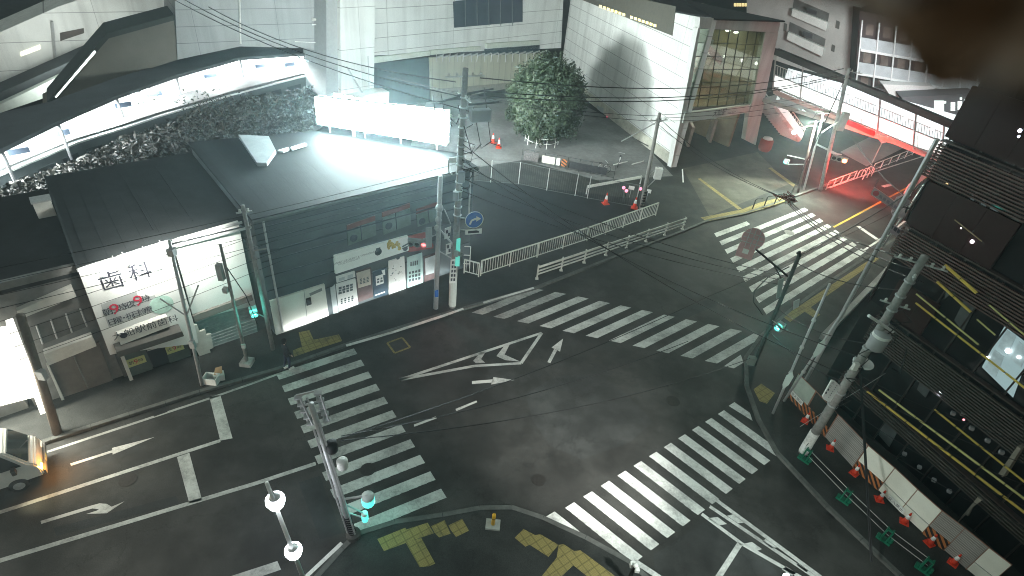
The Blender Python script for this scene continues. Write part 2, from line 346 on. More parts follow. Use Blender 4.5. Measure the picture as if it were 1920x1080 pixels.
tact([[(560, 623), (580, 619), (588, 637), (592, 655), (551, 669), (549, 657), (566, 650)], [(588, 637), (635.5, 627), (641.7, 639.5), (592, 655)]])
zs = lambda l: [(480+x/3, 720+y/3) for x, y in l]
tact([zs([(682, 872), (840, 808), (880, 880), (720, 940)]), zs([(846, 818), (965, 780), (1000, 840), (880, 880)]), zs([(985, 800), (1060, 765), (1095, 842), (1030, 863), (1003, 835)]), zs([(1083, 795), (1160, 758), (1198, 825), (1125, 860), (1095, 820)]),
      zs([(842, 892), (930, 866), (1008, 1010), (975, 1025), (920, 1030)])])
zr = lambda l: [(960+x/3, 720+y/3) for x, y in l]
tact([zr([(15, 865), (65, 815), (130, 850), (100, 905), (75, 915)]), zr([(130, 850), (160, 845), (262, 905), (205, 972), (100, 905)]), zr([(262, 905), (290, 900), (350, 940), (385, 935), (600, 1095), (440, 1095), (345, 1020), (252, 975)]), zr([(252, 975), (345, 1020), (270, 1090), (160, 1090)])])
tact([[(1413, 730), (1427, 719), (1453, 737), (1438, 757), (1424, 752)]])
tact([[(1467.8, 594), (1641, 480), (1648, 485.5), (1481, 604)], [(1508, 584), (1520, 576), (1538, 590), (1528, 597)]])
tact([[(1313.5, 407.8), (1389, 393), (1398, 401), (1324.5, 415)], [(1389, 393), (1424, 380), (1478, 366), (1482, 374), (1433, 391), (1398, 401)], [(1308, 335), (1313, 334), (1391, 391), (1384, 393)], [(1440, 315), (1446, 314), (1494, 348), (1487, 350)]])
pa_ = asphalt('old asphalt patch', (.031, .034, .034), .42); pb_2 = asphalt('pale asphalt and lamp pool', (.044, .046, .044), .42)
def patches(lst, m, nm):
    for q in lst: MB().sheet(poly(q, .0022)).obj(nm, m, kind='structure')
patches([[(870, 560), (960, 535), (985, 560), (895, 590)], [(560, 905), (600, 892), (640, 1000), (600, 1012)], [(1205, 610), (1330, 560), (1345, 572), (1220, 624)], [(100, 990), (330, 930), (336, 944), (106, 1005)]], pa_, 'asphalt_and_pool_patch')
patches([[(985, 740), (1040, 705), (1120, 700), (1170, 735), (1225, 790), (1180, 830), (1090, 862), (1030, 835), (1000, 790)], [(1225, 1040), (1350, 960), (1460, 1075), (1230, 1085)], [(1245, 540), (1290, 520), (1330, 548), (1285, 570)], [(150, 850), (260, 815), (275, 840), (165, 880)]], pb_2, 'asphalt_and_pool_patch')  # first outline paints the lamp pool at the junction centre into the asphalt
b = MB()
for x, y in ((300, 772), (720, 626), (1060, 528), (1432, 800), (1560, 962)):
    c = G(x, y, .004); b.box(c+Vector((0, 0, .003)), (.5, .32, .006), .7)
    for i in range(7): b.box(c+Vector((.055*(i-3)*.76, .055*(i-3)*.65, .008)), (.02, .28, .004), .7)
b.obj('drain_grate', mat('drain iron', (.03, .03, .03), rough=.6, metal=.5), kind='structure')
b = MB(); kp = lambda l: poly(l, .1405)
for q in ([(648, 646), (735, 621), (737, 625), (650, 650)], [(735, 621), (830, 590), (833, 594), (737, 625)], [(830, 590), (868, 577), (870, 580), (833, 594)], [(905, 566), (1000, 538), (1002, 541), (907, 569)]): b.sheet(kp(q))
b.obj('kerb_paint', paint, kind='structure')
mh = mat('cast iron', (.035, .033, .03), noise=.2, scale=14, rough=.6, metal=.5)
for i, (x, y, r) in enumerate([(1262, 752, .32), (1480, 436, .36), (1175, 540, .3), (690, 880, .3), (240, 900, .3), (1010, 900, .28), (1320, 505, .3)]):
    c = G(x, y, .004); MB().lathe([(r, 0), (r, .006), (r*.86, .006), (r*.86, .009), (0, .009)], c, 28).obj('manhole_cover', [mh, conc][i == 1], kind='structure')
b = MB(); band(b, [(726, 643), (754, 633), (769, 651), (740, 662), (726, 643)], .1, .004); b.obj('utility_cover', yel, kind='structure')

# ------------------------------------------------------------------ row of shops along the north pavement
A0 = Vector((-18.07, 15.25, 0)); U = Vector((.734, .679, 0)); NB = Vector((-.679, .734, 0)); FR = -NB
def row(s, off, z=0.): return A0+U*s+NB*off+Z*z
def P(px, py, off): return W((A0.x, A0.y), (A0.x+U.x, A0.y+U.y), px, py, off)
def tr(pxs, off): return [P(x, y, off) for x, y in pxs]
def prism(b, pts, z0, z1): return b.slab([xy(p, z0) for p in pts], (0, 0, z1-z0))
grey_wall = mat('grey render wall', (.20, .20, .19), noise=.15, scale=3, dirt=.3, rough=.9)
shut = mat('brown steel shutter', (.15, .135, .12), noise=.1, scale=5, dirt=.25, rough=.7)
# small grey building with garage shutter
t = thing('grey_shop_building', 'two storey grey building with brown garage shutter beside the dental clinic', 'building', row(.9, 0))
b = MB(); prism(b, [row(-.75, 0), row(2.35, 0), row(2.35, 7.6), row(-.75, 7.6)], .1, 5.5); b.obj('wall', grey_wall, t)
b = MB(); prism(b, [row(-.9, -.1), row(2.42, -.1), row(2.42, 7.8), row(-.9, 7.8)], 5.5, 5.66); r = b.obj('roof', roofm, t)
b = MB(); prism(b, [row(-.9, -.12), row(2.42, -.12), row(2.42, .1), row(-.9, .1)], 5.66, 5.95); b.obj('parapet', grey_wall, r)
for q in ([(75, 690), (160, 652), (200, 718), (118, 750)],):
    pass
b = MB(); b.slab(tr([(90, 683), (185, 640), (212, 712), (118, 748)], -.05), FR*.03); sh = b.obj('garage_shutter', shut, t)
b = MB(); c = tr([(136, 662), (165, 727)], -.09); b.tube(c, .03, 4); b.obj('centre_post', grey_wall, sh)
b = MB(); b.slab(tr([(80, 655), (170, 622), (178, 640), (88, 676)], -.03), FR*.35); b.obj('canopy', offw, t)
b = MB(); b.slab(tr([(30, 577), (133, 532), (141, 550), (36, 592)], -.03), FR*.25); b.obj('fascia', offw, t)
b = MB(); b.slab(tr([(68, 610), (150, 578), (163, 612), (80, 645)], -.02), FR*.02); wdw = b.obj('window', mat('net curtain glass', (.10, .105, .10), noise=.25, scale=2, rough=.3), t)
b = MB()
for q in ((68, 610, 80, 645), (95, 599, 107, 635), (123, 588, 135, 624), (150, 578, 163, 612)): b.tube(tr([q[:2], q[2:]], -.06), .03, 4)
b.obj('window_frame', galv, wdw)
b = MB(); b.slab(tr([(86, 680), (90, 679), (122, 750), (117, 752)], -.04), FR*.2); b.obj('door_column', offw, t)
# dental clinic
t = thing('dental_clinic', 'white dental clinic facade with big signboard lit from above', 'building', row(4, 0))
b = MB(); prism(b, [row(2.36, -.1), row(8.55, -.1), row(8.55, 8.2), row(2.36, 8.2)], .1, 5.85); b.obj('wall', mat('clinic wall', (.085, .085, .08), noise=.2, scale=3, dirt=.2), t)
b = MB(); prism(b, [row(2.3, -.35), row(8.6, -.35), row(8.6, 8.5), row(2.3, 8.5)], 5.85, 5.98); rf = b.obj('roof', roofm, t)
b = MB()
for s in (5.2, 6.7): b.tube([row(s, 1.2, 6.0), row(s, 7.4, 6.0)], .018, 4)
b.tube([row(2.35, -.3, 6.03), row(2.35, 8.4, 6.03)], .06, 4); b.obj('roof_seam', roofm, rf)
sg = mat('signboard white', (.74, .75, .72), noise=.03, scale=1, rough=.45)
b = MB(); b.slab(tr([(145, 503), (316, 449), (352, 570), (366, 618), (370, 640), (213, 660), (205, 662)], -.36), FR*.14); pan = b.obj('signboard', sg, t)
txtb = mat('lettering dark', (.045, .045, .06), rough=.5); txtr = mat('lettering red', (.55, .03, .07), rough=.5); txtg = mat('lettering grey', (.22, .23, .23), rough=.5)
def letters(b, body, px, py, off, h, thick=.012): return b.text(body, P(px, py, off), U, Z, h, FR, thick)
o_ = -.505
b = MB(); letters(b, '歯', 209, 528, o_, .86); letters(b, '科', 263, 511, o_, .80); b.obj('lettering', txtb, pan)
b = MB(); b.slab(tr([(189, 571), (255, 546), (262, 562), (290, 553), (300, 578), (204, 613)], o_), FR*.008); b.obj('hours_board', mat('board grey', (.42, .44, .43), noise=.06, scale=2), pan)
b = MB()
for ch, x, y, h in (('朝', 202, 585, .36), ('時', 229, 576, .36), ('夜', 245, 571, .36), ('時', 272, 560, .36)): letters(b, ch, x, y, o_, h, .02)
for i, ch in enumerate('日曜・祝日診療'): letters(b, ch, 210+i*11.3, 604-i*3.9, o_, .33, .02)
b.obj('lettering', [txtb], pan)
b = MB(); letters(b, '9', 215, 580, o_, .72, .025); letters(b, '9', 259, 564, o_, .72, .025); b.obj('lettering', txtr, pan)
b = MB(); c = P(303, 571, o_); b.lathe([(.44, 0), (.44, .012), (.30, .012), (.30, .014), (0, .014)], c, 26, FR); b.obj('emblem', mat('pale green', (.42, .60, .52), noise=.25, scale=3), pan)
b = MB(); b.slab(tr([(216, 622), (310, 587), (316, 605), (224, 640)], -.52), FR*.28); sgn = b.obj('name_sign', offw, t)
b = MB(); b.text('大船駅前歯科', P(274, 614, -.80), U, Z, .40, FR); b.lathe([(.13, 0), (.13, .01), (.08, .01), (.08, 0)], P(232, 629, -.80), 14, FR); b.obj('lettering', txtb, sgn)
b = MB(); b.slab(tr([(212, 645), (334, 607), (338, 616), (216, 655)], -.52), FR*.6); b.obj('awning', mat('awning brown', (.10, .095, .085), noise=.15, scale=6), t)
b = MB(); b.slab(tr([(219, 652), (226, 650), (249, 709), (243, 713)], -.34), FR*.16); b.slab(tr([(345, 612), (368, 606), (392, 668), (376, 672)], -.34), FR*.12); b.obj('entrance_pillar', offw, t)
gl = mat('green shop glass', (.10, .12, .105), noise=.2, scale=2, rough=.2)
b = MB(); b.slab(tr([(226, 652), (265, 640), (288, 692), (248, 706)], -.2), FR*.04); b.slab(tr([(302, 630), (338, 618), (360, 668), (318, 680)], -.2), FR*.04); wn = b.obj('window', gl, t)
b = MB(); b.slab(tr([(266, 640), (300, 630), (322, 680), (290, 692)], -.15), FR*.04); dr = b.obj('door', mat('dark door', (.025, .028, .03), rough=.3), t)
b = MB(); b.slab(tr([(282, 640), (289, 638), (292, 646), (285, 648)], -.2), FR*.02); b.tube(tr([(276, 658), (296, 652)], -.22), .02, 5); b.obj('notice', offw, dr)
ys = mat('yellow strip', (.56, .54, .22), noise=.05, scale=3)
b = MB(); b.slab(tr([(236, 676), (270, 665), (275, 678), (241, 690)], -.26), FR*.01); b.slab(tr([(309, 652), (341, 641), (346, 654), (314, 665)], -.26), FR*.01); st = b.obj('hours_strip', ys, wn)
b = MB(); letters(b, '9', 255, 678, -.27, .34); letters(b, '9', 327, 653, -.27, .34); b.obj('lettering', txtr, st)
b = MB(); letters(b, '朝', 246, 681, -.27, .2); letters(b, '時', 264, 675, -.27, .2); letters(b, '夜', 318, 656, -.27, .2); letters(b, '時', 336, 650, -.27, .2); b.obj('lettering', txtb, st)
for i, (x, y) in enumerate([(181, 490), (212, 478), (230, 471), (268, 460), (300, 449)]):   # small spotlights over the signboard
    c = P(x, y+6, -.45); d = c+FR*.75-Z*.05
    fx = MB().tube([c+Z*.1, d], .018, 5).ball(d-Z*.05, .07, 8).obj('spotlight', galv, pan)
b = MB(); b.slab(tr([(372, 620), (384, 616), (386, 626), (394, 624), (399, 650), (392, 653), (395, 662), (384, 666)], -.36), FR*.1); b.obj('side_sign', offw, t)
b = MB(); b.tube([row(2.3, -.42, 5.88), row(8.6, -.42, 5.95)], .07, 6); b.obj('gutter', galv, rf)
b = MB()
for i in range(9): s = 2.7+i*.66; b.tube([row(s, -.3, 5.985), row(s, 8.4, 5.985)], .012, 3)
b.obj('sheet_ribs', roofm, rf)
# neighbouring white shopfront with roller shutter
t = thing('shuttered_shop', 'white shopfront with grey roller shutter right of the dental clinic', 'shop', row(7, 0))
b = MB(); b.slab(tr([(322, 449), (445, 413), (462, 500), (478, 570), (362, 596)], -.12), FR*.12); b.obj('signboard', sg, t)
b = MB()
n_ = 13
b.slab(tr([(362, 596), (472, 555), (484, 630), (384, 664)], -.11), FR*.03)
for i in range(n_):
    f = (i+.5)/n_; b.tube(tr([(362+22*f, 596+68*f), (472+12*f, 555+75*f)], -.16), .022, 4)
b.obj('roller_shutter', mat('shutter grey', (.34, .37, .36), noise=.15, scale=4, dirt=.2, rough=.5), t)
b = MB(); b.slab(tr([(360, 590), (470, 550), (473, 560), (364, 601)], -.25), FR*.14); b.obj('shutter_box', mat('shutter box', (.20, .19, .17), noise=.15), t)
b = MB(); b.tube([row(5.6, -.3, 6.08), row(8.3, -.3, 6.2)], .06, 5); b.obj('roof_edge', galv, t)
# corner shop
WALL = mat('dark grey siding', (.10, .12, .128), noise=.12, scale=1.5, dirt=.2, rough=.7)
t = thing('corner_shop', 'dark grey corner shop with posters and lit fascia sign', 'shop', row(14, 0))
oc = -.76
out = [row(8.62, oc), row(20.2, oc), row(20.2, 1.05), row(14.9, 7.1), row(8.62, 8.3)]
b = MB(); prism(b, out, .1, 6.45); wl = b.obj('wall', WALL, t)
b = MB(); prism(b, [row(8.55, oc-.15), row(20.3, oc-.15), row(20.3, 1.15), row(14.95, 7.3), row(8.55, 8.5)], 6.45, 6.56); rf = b.obj('roof', mat('corner shop roof', (.014, .017, .018), noise=.2, scale=1.2, dirt=.25), t)
b = MB()
for i, zz_ in enumerate((1.85, 2.7, 3.5, 4.3, 4.75, 5.4, 6.0)): b.tube([row(8.65, oc-.03, zz_), row(20.15, oc-.03, zz_)], [.025, .05][i == 4], 4)
b.obj('siding_joint', mat('joint dark', (.03, .036, .04)), wl)
b = MB()
for i in range(8):
    s = 8.9+i*.56; b.tube([row(s, oc, 6.562), row(s, 8.2, 6.562)], .008, 3)
b.obj('sheet_ribs', roofm, rf)
b = MB(); b.tube([row(8.55, oc-.2, 6.45), row(20.3, oc-.2, 6.45)], .08, 6); b.obj('gutter', mat('gutter grey', (.12, .13, .13)), rf)
b = MB(); b.tube([row(9, oc-.12, 6.4), row(9, oc-.12, .2)], .05, 6); b.tube([row(19.9, oc-.12, 6.4), row(19.9, oc-.12, 3.2)], .05, 6); b.obj('downpipe', galv, wl)
b = MB(); b.slab([G(x, y, 6.6) for x, y in ((448, 259), (505, 262), (518, 288), (501, 312), (483, 312))], (0, 0, .2)); b.obj('roof_hatch', mat('pale roof sheet', (.30, .33, .34), noise=.1, scale=2), rf)
b = MB(); b.slab([G(x, y, 6.6) for x, y in ((520, 285), (541, 279), (543, 283), (531, 287))], (0, 0, .1)); b.slab([G(x, y, 6.6) for x, y in ((545, 279), (572, 271), (576, 274), (548, 283))], (0, 0, .1)); b.obj('skylight', mat('skylight sheet', (.5, .53, .53), noise=.1, scale=4), rf)
def front(name, px, m, parent, off=oc, th=.05, **k): return MB().slab(tr(px, off), FR*th).obj(name, m, parent, **k)
ho = mat('white hoarding', (.72, .72, .66), noise=.05, scale=1.5, dirt=.08)
h1 = front('hoarding', [(505, 563), (607, 531), (615, 590), (517, 628)], ho, t, th=.1)
b = MB(); b.slab(tr([(573, 560), (582, 557), (584, 570), (575, 573)], oc-.1), FR*.03); b.obj('notice', dark, h1)
b = MB(); b.slab(tr([(580, 550), (603, 540), (604, 545), (581, 555)], oc-.1), FR*.012); b.tube(tr([(570, 545), (577, 607)], oc-.1), .012, 4); b.obj('lettering', txtg, h1)
sz = lambda l: [(620+x*.15738, 430+y*.15741) for x, y in l]
sgw = mat('fascia backlit', (.70, .74, .70), emit=(.62, .78, .72), es=.16, noise=.03)
fs = front('fascia_sign', sz([(30, 305), (905, 65), (915, 235), (45, 515)]), sgw, t, th=.16)
of = oc-.16
b = MB(); b.text('SMART GROCERY & TOMODACHI', P(*sz([(300, 335)])[0], of), U, Z, .155, FR); b.text('LOCAL FOOD & GIFT', P(*sz([(220, 382)])[0], of), U, Z, .12, FR); b.obj('lettering', txtg, fs)
b = MB(); b.lathe([(.2, 0), (.2, .012), (.15, .012), (.15, 0)], P(*sz([(567, 270)])[0], of), 10, FR); b.lathe([(.075, 0), (.075, .02)], P(*sz([(567, 280)])[0], of), 10, FR); b.slab(tr(sz([(540, 228), (590, 213), (592, 240), (542, 252)]), of), FR*.014); b.obj('emblem', mat('emblem ink', (.05, .08, .09)), fs)
def spots(b, cx, cy, n, rx, ry, r0, r1, off):
    for _ in range(n):
        x, y = cx+random.uniform(-rx, rx), cy+random.uniform(-ry, ry); b.lathe([(random.uniform(r0, r1), 0), (.005, .01+random.random()*.01)], P(*sz([(x, y)])[0], off), 9, FR)
b = MB(); spots(b, 750, 185, 26, 70, 45, .05, .12, of); b.obj('food_picture', mat('food yellow', (.52, .42, .12), noise=.4, scale=9), fs)
b = MB(); b.slab(tr(sz([(850, 200), (940, 150), (945, 165), (855, 215)]), of), FR*.012); b.slab(tr(sz([(850, 225), (930, 190), (930, 200), (855, 237)]), of), FR*.012); b.lathe([(.14, 0), (.14, .012)], P(*sz([(890, 232)])[0], of), 12, FR); b.obj('cutlery_picture', mat('cutlery ink', (.08, .11, .12)), fs)
front('fascia_sign', sz([(912, 80), (1120, 30), (1215, 180), (1210, 215), (918, 262)]), mat('fascia red', (.30, .075, .07), noise=.12, scale=4), t, th=.1, label='faded red end panel of the fascia sign')
pw = mat('poster white', (.74, .76, .74), noise=.03); pg = mat('poster grey', (.50, .55, .56), noise=.12, scale=3); pi = mat('poster ink', (.07, .09, .10), noise=.3, scale=7)
pb = mat('poster beige', (.52, .47, .40), noise=.1); pd = mat('poster brown', (.11, .075, .075), noise=.25, scale=3); pn = mat('poster navy', (.035, .06, .085), noise=.15, scale=2); pt = mat('poster pale teal', (.45, .62, .60), noise=.1, scale=3)
def grid(b, x0, y0, x1, y1, nx, ny, sx, sy, skew, off):
    for i in range(nx):
        for j in range(ny):
            x = x0+(x1-x0)*(i+.5)/nx; y = y0+(y1-y0)*(j+.5)/ny-(x-x0)*skew
            s1, s2 = sx*random.uniform(.7, 1), sy*random.uniform(.7, 1)
            b.slab(tr(sz([(x-s1, y-s2+s1*skew), (x+s1, y-s2-s1*skew), (x+s1, y+s2-s1*skew), (x-s1, y+s2+s1*skew)]), off), FR*.008)
ol = oc-.05
p = front('poster', sz([(60, 650), (290, 580), (325, 885), (95, 975)]), pw, t); b = MB(); grid(b, 90, 690, 270, 780, 4, 3, 20, 13, .28, ol); grid(b, 110, 830, 280, 900, 4, 3, 12, 10, .28, ol); b.obj('picture', pi, p)
p = front('poster', sz([(60, 560), (280, 492), (290, 560), (70, 632)]), pw, t); b = MB(); grid(b, 80, 600, 285, 610, 2, 1, 46, 24, .28, ol); b.obj('picture', pg, p)
p = front('poster', sz([(300, 500), (475, 445), (498, 800), (325, 865)]), pd, t); MB().slab(tr(sz([(305, 520), (470, 470), (480, 655), (330, 700)]), ol), FR*.01).obj('picture', pb, p)
b = MB(); grid(b, 340, 590, 460, 660, 3, 4, 14, 5, .28, ol-.012); b.obj('lettering', pi, p)
p = front('poster', sz([(500, 500), (655, 450), (680, 775), (512, 815)]), pn, t); MB().slab(tr(sz([(535, 560), (622, 532), (632, 640), (542, 670)]), ol), FR*.01).slab(tr(sz([(605, 490), (645, 478), (650, 540), (625, 545)]), ol), FR*.01).slab(tr(sz([(530, 780), (645, 738), (648, 750), (532, 790)]), ol), FR*.01).obj('picture', pw, p)
b = MB(); grid(b, 545, 585, 625, 650, 2, 2, 14, 12, .28, ol-.012); b.obj('lettering', pi, p)
p = front('poster', sz([(683, 375), (872, 315), (893, 720), (690, 790)]), pw, t); b = MB(); spots(b, 785, 530, 16, 70, 95, .02, .045, ol); b.lathe([(.11, 0), (.11, .01)], P(*sz([(803, 338)])[0], ol), 12, FR); b.obj('picture', pi, p)
p = front('poster', sz([(905, 335), (1085, 275), (1097, 650), (912, 715)]), pt, t); b = MB(); grid(b, 945, 390, 1045, 440, 4, 2, 9, 16, .22, ol); grid(b, 925, 500, 1075, 635, 4, 3, 14, 17, .22, ol); b.obj('picture', pi, p)
front('poster', sz([(1108, 320), (1238, 275), (1232, 600), (1112, 622)]), pd, t); p = front('poster', sz([(1115, 345), (1240, 300), (1225, 510), (1125, 540)]), pg, t, th=.07)
p = front('poster', sz([(-10, 690), (48, 655), (60, 790), (90, 985), (30, 1000)]), pg, t)
front('base_board', sz([(95, 985), (1215, 610), (1218, 628), (98, 1008)]), pw, t, th=.12)
pgw = mat('old window film', (.16, .20, .18), noise=.25, scale=2, dirt=.2); prd = mat('faded red film', (.17, .075, .062), noise=.15, scale=2)
for q in ([(650, 432), (703, 414), (705, 440), (652, 460)], [(716, 408), (768, 390), (770, 420), (718, 440)], [(780, 402), (826, 386), (828, 408), (782, 425)]):
    wq = front('window', q, pgw, t)
    (ax, ay), (bx, by), (cx, cy), (dx, dy) = q
    MB().slab(tr([(ax, ay-1), (bx, by-1), (bx, by-10), (ax, ay-10)], oc), FR*.04).obj('film', prd, wq)
    MB().tube(tr([((ax+bx)/2, (ay+by)/2), ((cx+dx)/2, (cy+dy)/2)], oc-.05), .03, 4).lathe([(.2, 0), (.2, .01), (.13, .01), (.13, 0)], P((ax*.75+bx*.25), (ay*.7+dy*.3)+6, oc-.05), 14, FR).obj('window_frame', pi, wq)
# rooftop billboard with its lit faces, turned to the station
t = thing('rooftop_billboard', 'blazing white illuminated billboard on the corner shop roof', 'billboard', (-8.2, 30.2, 6.56))
ba, bb_ = Vector((-11.9, 30.75, 7.0)), Vector((-4.45, 29.75, 7.0)); du = (bb_-ba); bn = Vector((-du.y, du.x, 0)).normalized()
white_l = emis('lamp face white', (.93, 1., .97), 34)
white_b = emis('lamp face white rear', (.80, 1., 1.), 150)
MB().slab([ba, bb_, bb_+Z*1.85, ba+Z*1.5], bn*.3).obj('cabinet', whitem, t)
MB().slab([ba+bn*.32, bb_+bn*.32, bb_+bn*.32+Z*1.83, ba+bn*.32+Z*1.48], bn*.05).obj('lit_face', white_l, t)
MB().slab([ba-bn*.02, bb_-bn*.02, bb_-bn*.02+Z*1.83, ba-bn*.02+Z*1.48], -bn*.05).obj('lit_face', white_b, t)
b = MB()
for f in (.08, .36, .64, .92): p = ba.lerp(bb_, f)+bn*.15; b.tube([xy(p, 6.5), xy(p, 7.02)], .06, 6); b.tube([xy(p+bn*.9, 6.55), p+Z*.9+bn*.1], .03, 5)
b.obj('frame', galv, t)
t = thing('floodlight_bank', 'glaring bank of floodlights on a mast left behind the billboard', 'floodlight', (-11.6, 36, .12))
FL = Vector((-11.6, 36, 6.6)); MB().tube([(-11.6, 36, .12), FL], .12, 8).obj('mast', galv, t)
for i in range(3):
    h_ = MB().box(FL+Vector((-.8+i*.75, -.2*i, .25)), (.6, .22, .5), -.1).obj('floodlight', galv, t); MB().box(FL+Vector((-.8+i*.75, -.2*i-.13, .25)), (.54, .03, .44), -.1).obj('lamp_glass', emis('floodlight glass', (.85, 1., 1.), 90), h_)
# brightly lit shop at the far end of the row
t = thing('lit_shop', 'glaring white lit shopfront behind the delivery van', 'shop', row(-4, 0))
b = MB(); prism(b, [row(-12, .0), row(-.95, .0), row(-.95, 9), row(-12, 9)], .1, 4.6); b.obj('wall', grey_wall, t)
b = MB(); prism(b, [row(-12.1, -.9), row(-.9, -.9), row(-.9, 9.1), row(-12.1, 9.1)], 4.6, 4.75); b.obj('roof', roofm, t)
MB().slab(tr([(-160, 640), (18, 610), (66, 742), (-160, 800)], -.3), FR*.08).obj('shop_window', emis('shop window glow', (1., .98, .86), 2.6), t)
MB().slab([row(-12, -.3, 3.35), row(-1.1, -.3, 3.35), row(-1.1, -.3, 4.5), row(-12, -.3, 4.5)], FR*.4).obj('fascia_sign', emis('fascia glow', (1., 1., .93), 2.4), t)
MB().slab(tr([(10, 600), (24, 596), (93, 776), (80, 784)], -.35), FR*.3).obj('side_sign', emis('side sign glow', (1., .99, .9), 1.6), t)
t = thing('roof_vent', 'white metal vent box standing on the dark roof of the grey building', 'vent box', G(88, 400, 5.66))
c = G(88, 402, 5.66); b = MB(); b.box(c+Z*.35, (.62, .55, .7), .75); b.obj('cover', offw, t); MB().box(c+Z*.73, (.7, .62, .06), .75).obj('cap', galv, t)

# ------------------------------------------------------------------ cladding with panel joints
def cladding(name, col, u, hz=1.25, hu=5., jw=.035, zoff=0., noise=.05, ambient_dirt=.1):
    m = bpy.data.materials.new(name); m.use_nodes = True; nt = m.node_tree; N = nt.nodes; L = nt.links; b = N['Principled BSDF']
    g = N.new('ShaderNodeNewGeometry')
    def dot(v):
        d = N.new('ShaderNodeVectorMath'); d.operation = 'DOT_PRODUCT'; d.inputs[1].default_value = v; L.new(g.outputs['Position'], d.inputs[0]); return d.outputs['Value']
    def joint(src, per, wd, off=0.):
        a = N.new('ShaderNodeMath'); a.operation = 'MULTIPLY_ADD'; a.inputs[1].default_value = 1/per; a.inputs[2].default_value = off; L.new(src, a.inputs[0])
        f = N.new('ShaderNodeMath'); f.operation = 'FRACT'; L.new(a.outputs[0], f.inputs[0])
        c = N.new('ShaderNodeMath'); c.operation = 'LESS_THAN'; c.inputs[1].default_value = wd/per; L.new(f.outputs[0], c.inputs[0]); return c.outputs[0]
    j1 = joint(dot((0, 0, 1)), hz, jw, zoff); j2 = joint(dot(tuple(u)), hu, jw*.55)
    mx = N.new('ShaderNodeMath'); mx.operation = 'MAXIMUM'; L.new(j1, mx.inputs[0]); L.new(j2, mx.inputs[1])
    n = N.new('ShaderNodeTexNoise'); n.inputs['Scale'].default_value = .5; n.inputs['Detail'].default_value = 5
    L.new(g.outputs['Position'], n.inputs['Vector'])
    r = N.new('ShaderNodeMapRange'); r.inputs[1].default_value = .3; r.inputs[2].default_value = .7; r.inputs[3].default_value = 1-ambient_dirt; r.inputs[4].default_value = 1+ambient_dirt*.4; L.new(n.outputs[0], r.inputs[0])
    v = N.new('ShaderNodeVectorMath'); v.operation = 'SCALE'; v.inputs[0].default_value = col; L.new(r.outputs[0], v.inputs['Scale'])
    mp = N.new('ShaderNodeVectorMath'); mp.operation = 'MULTIPLY'; mp.inputs[1].default_value = (1.6, 1.6, .07); L.new(g.outputs['Position'], mp.inputs[0])
    ns = N.new('ShaderNodeTexNoise'); ns.inputs['Scale'].default_value = 1.0; ns.inputs['Detail'].default_value = 5; L.new(mp.outputs[0], ns.inputs['Vector'])
    rs = N.new('ShaderNodeMapRange'); rs.inputs[1].default_value = .45; rs.inputs[2].default_value = .72; rs.inputs[3].default_value = 1; rs.inputs[4].default_value = .8; L.new(ns.outputs[0], rs.inputs[0])
    v3 = N.new('ShaderNodeVectorMath'); v3.operation = 'SCALE'; L.new(v.outputs[0], v3.inputs[0]); L.new(rs.outputs[0], v3.inputs['Scale']); v = v3
    mm = N.new('ShaderNodeMix'); mm.data_type = 'RGBA'; L.new(mx.outputs[0], mm.inputs['Factor']); L.new(v.outputs[0], mm.inputs[6]); mm.inputs[7].default_value = (*[c*.38 for c in col], 1)
    L.new(mm.outputs[2], b.inputs['Base Color']); b.inputs['Roughness'].default_value = .55; return m

# ------------------------------------------------------------------ railway below the station
def pl(pxs, z): return [G(x, y, z) for x, y in pxs]
V3_ = Vector
CE = [(-110, 338), (0, 290), (110, 236), (220, 187), (330, 148), (450, 114), (560, 106), (612, 111)]
cf = pl(CE, 5.0)
def offs(p, d):
    o = []
    for i in range(len(p)):
        t_ = (p[min(i+1, len(p)-1)]-p[max(i-1, 0)]).normalized(); o.append(p[i]+Vector((-t_.y, t_.x, 0))*d)
    return o
def strip(b, p, d0, d1, z0, z1):       # a solid running along a polyline
    a, c = offs(p, d0), offs(p, d1)
    for i in range(len(p)-1): b.slab([xy(a[i], z0), xy(a[i+1], z0), xy(c[i+1], z0), xy(c[i], z0)], (0, 0, z1-z0))
    return b
t = thing('platform', 'brightly lit railway platform under a long dark canopy', 'platform', cf[3]*1.0)
cbk = pl([(-110, 262), (0, 212), (95, 190), (205, 150), (330, 111), (450, 85), (560, 88), (612, 95)], 5.25)
b = MB()
for i in range(len(cf)-1): b.slab([xy(cf[i], 5.02), xy(cf[i+1], 5.02), xy(cbk[i+1], 5.02), xy(cbk[i], 5.02)], Z*.23)
b.obj('canopy_roof', mat('canopy sheet', (.115, .125, .135), noise=.12, scale=.6, dirt=.2, rough=.7), t)
def cline(f, d=0): return offs([xy(a.lerp(c, f)) for a, c in zip(cf, cbk)], d)
b = MB(); w0, w1 = cline(.0), cline(.84)
for i in range(len(cf)-1): b.slab([xy(w0[i], .2), xy(w0[i+1], .2), xy(w1[i+1], .2), xy(w1[i], .2)], Z*.95)
b.obj('platform_floor', mat('platform paving', (.55, .56, .54), noise=.1, scale=2), t)
b = MB(); w0, w1 = cline(.84), cline(.87)
for i in range(len(cf)-1): b.slab([xy(w0[i], 1.15), xy(w0[i+1], 1.15), xy(w1[i+1], 1.15), xy(w1[i], 1.15)], Z*3.85)
b.obj('back_wall', mat('platform wall', (.74, .75, .73), noise=.12, scale=2), t)
gx = emis('platform lamp glow', (.95, 1., .98), 8); gy = emis('platform glow fill', (.93, 1., .97), 2.3)
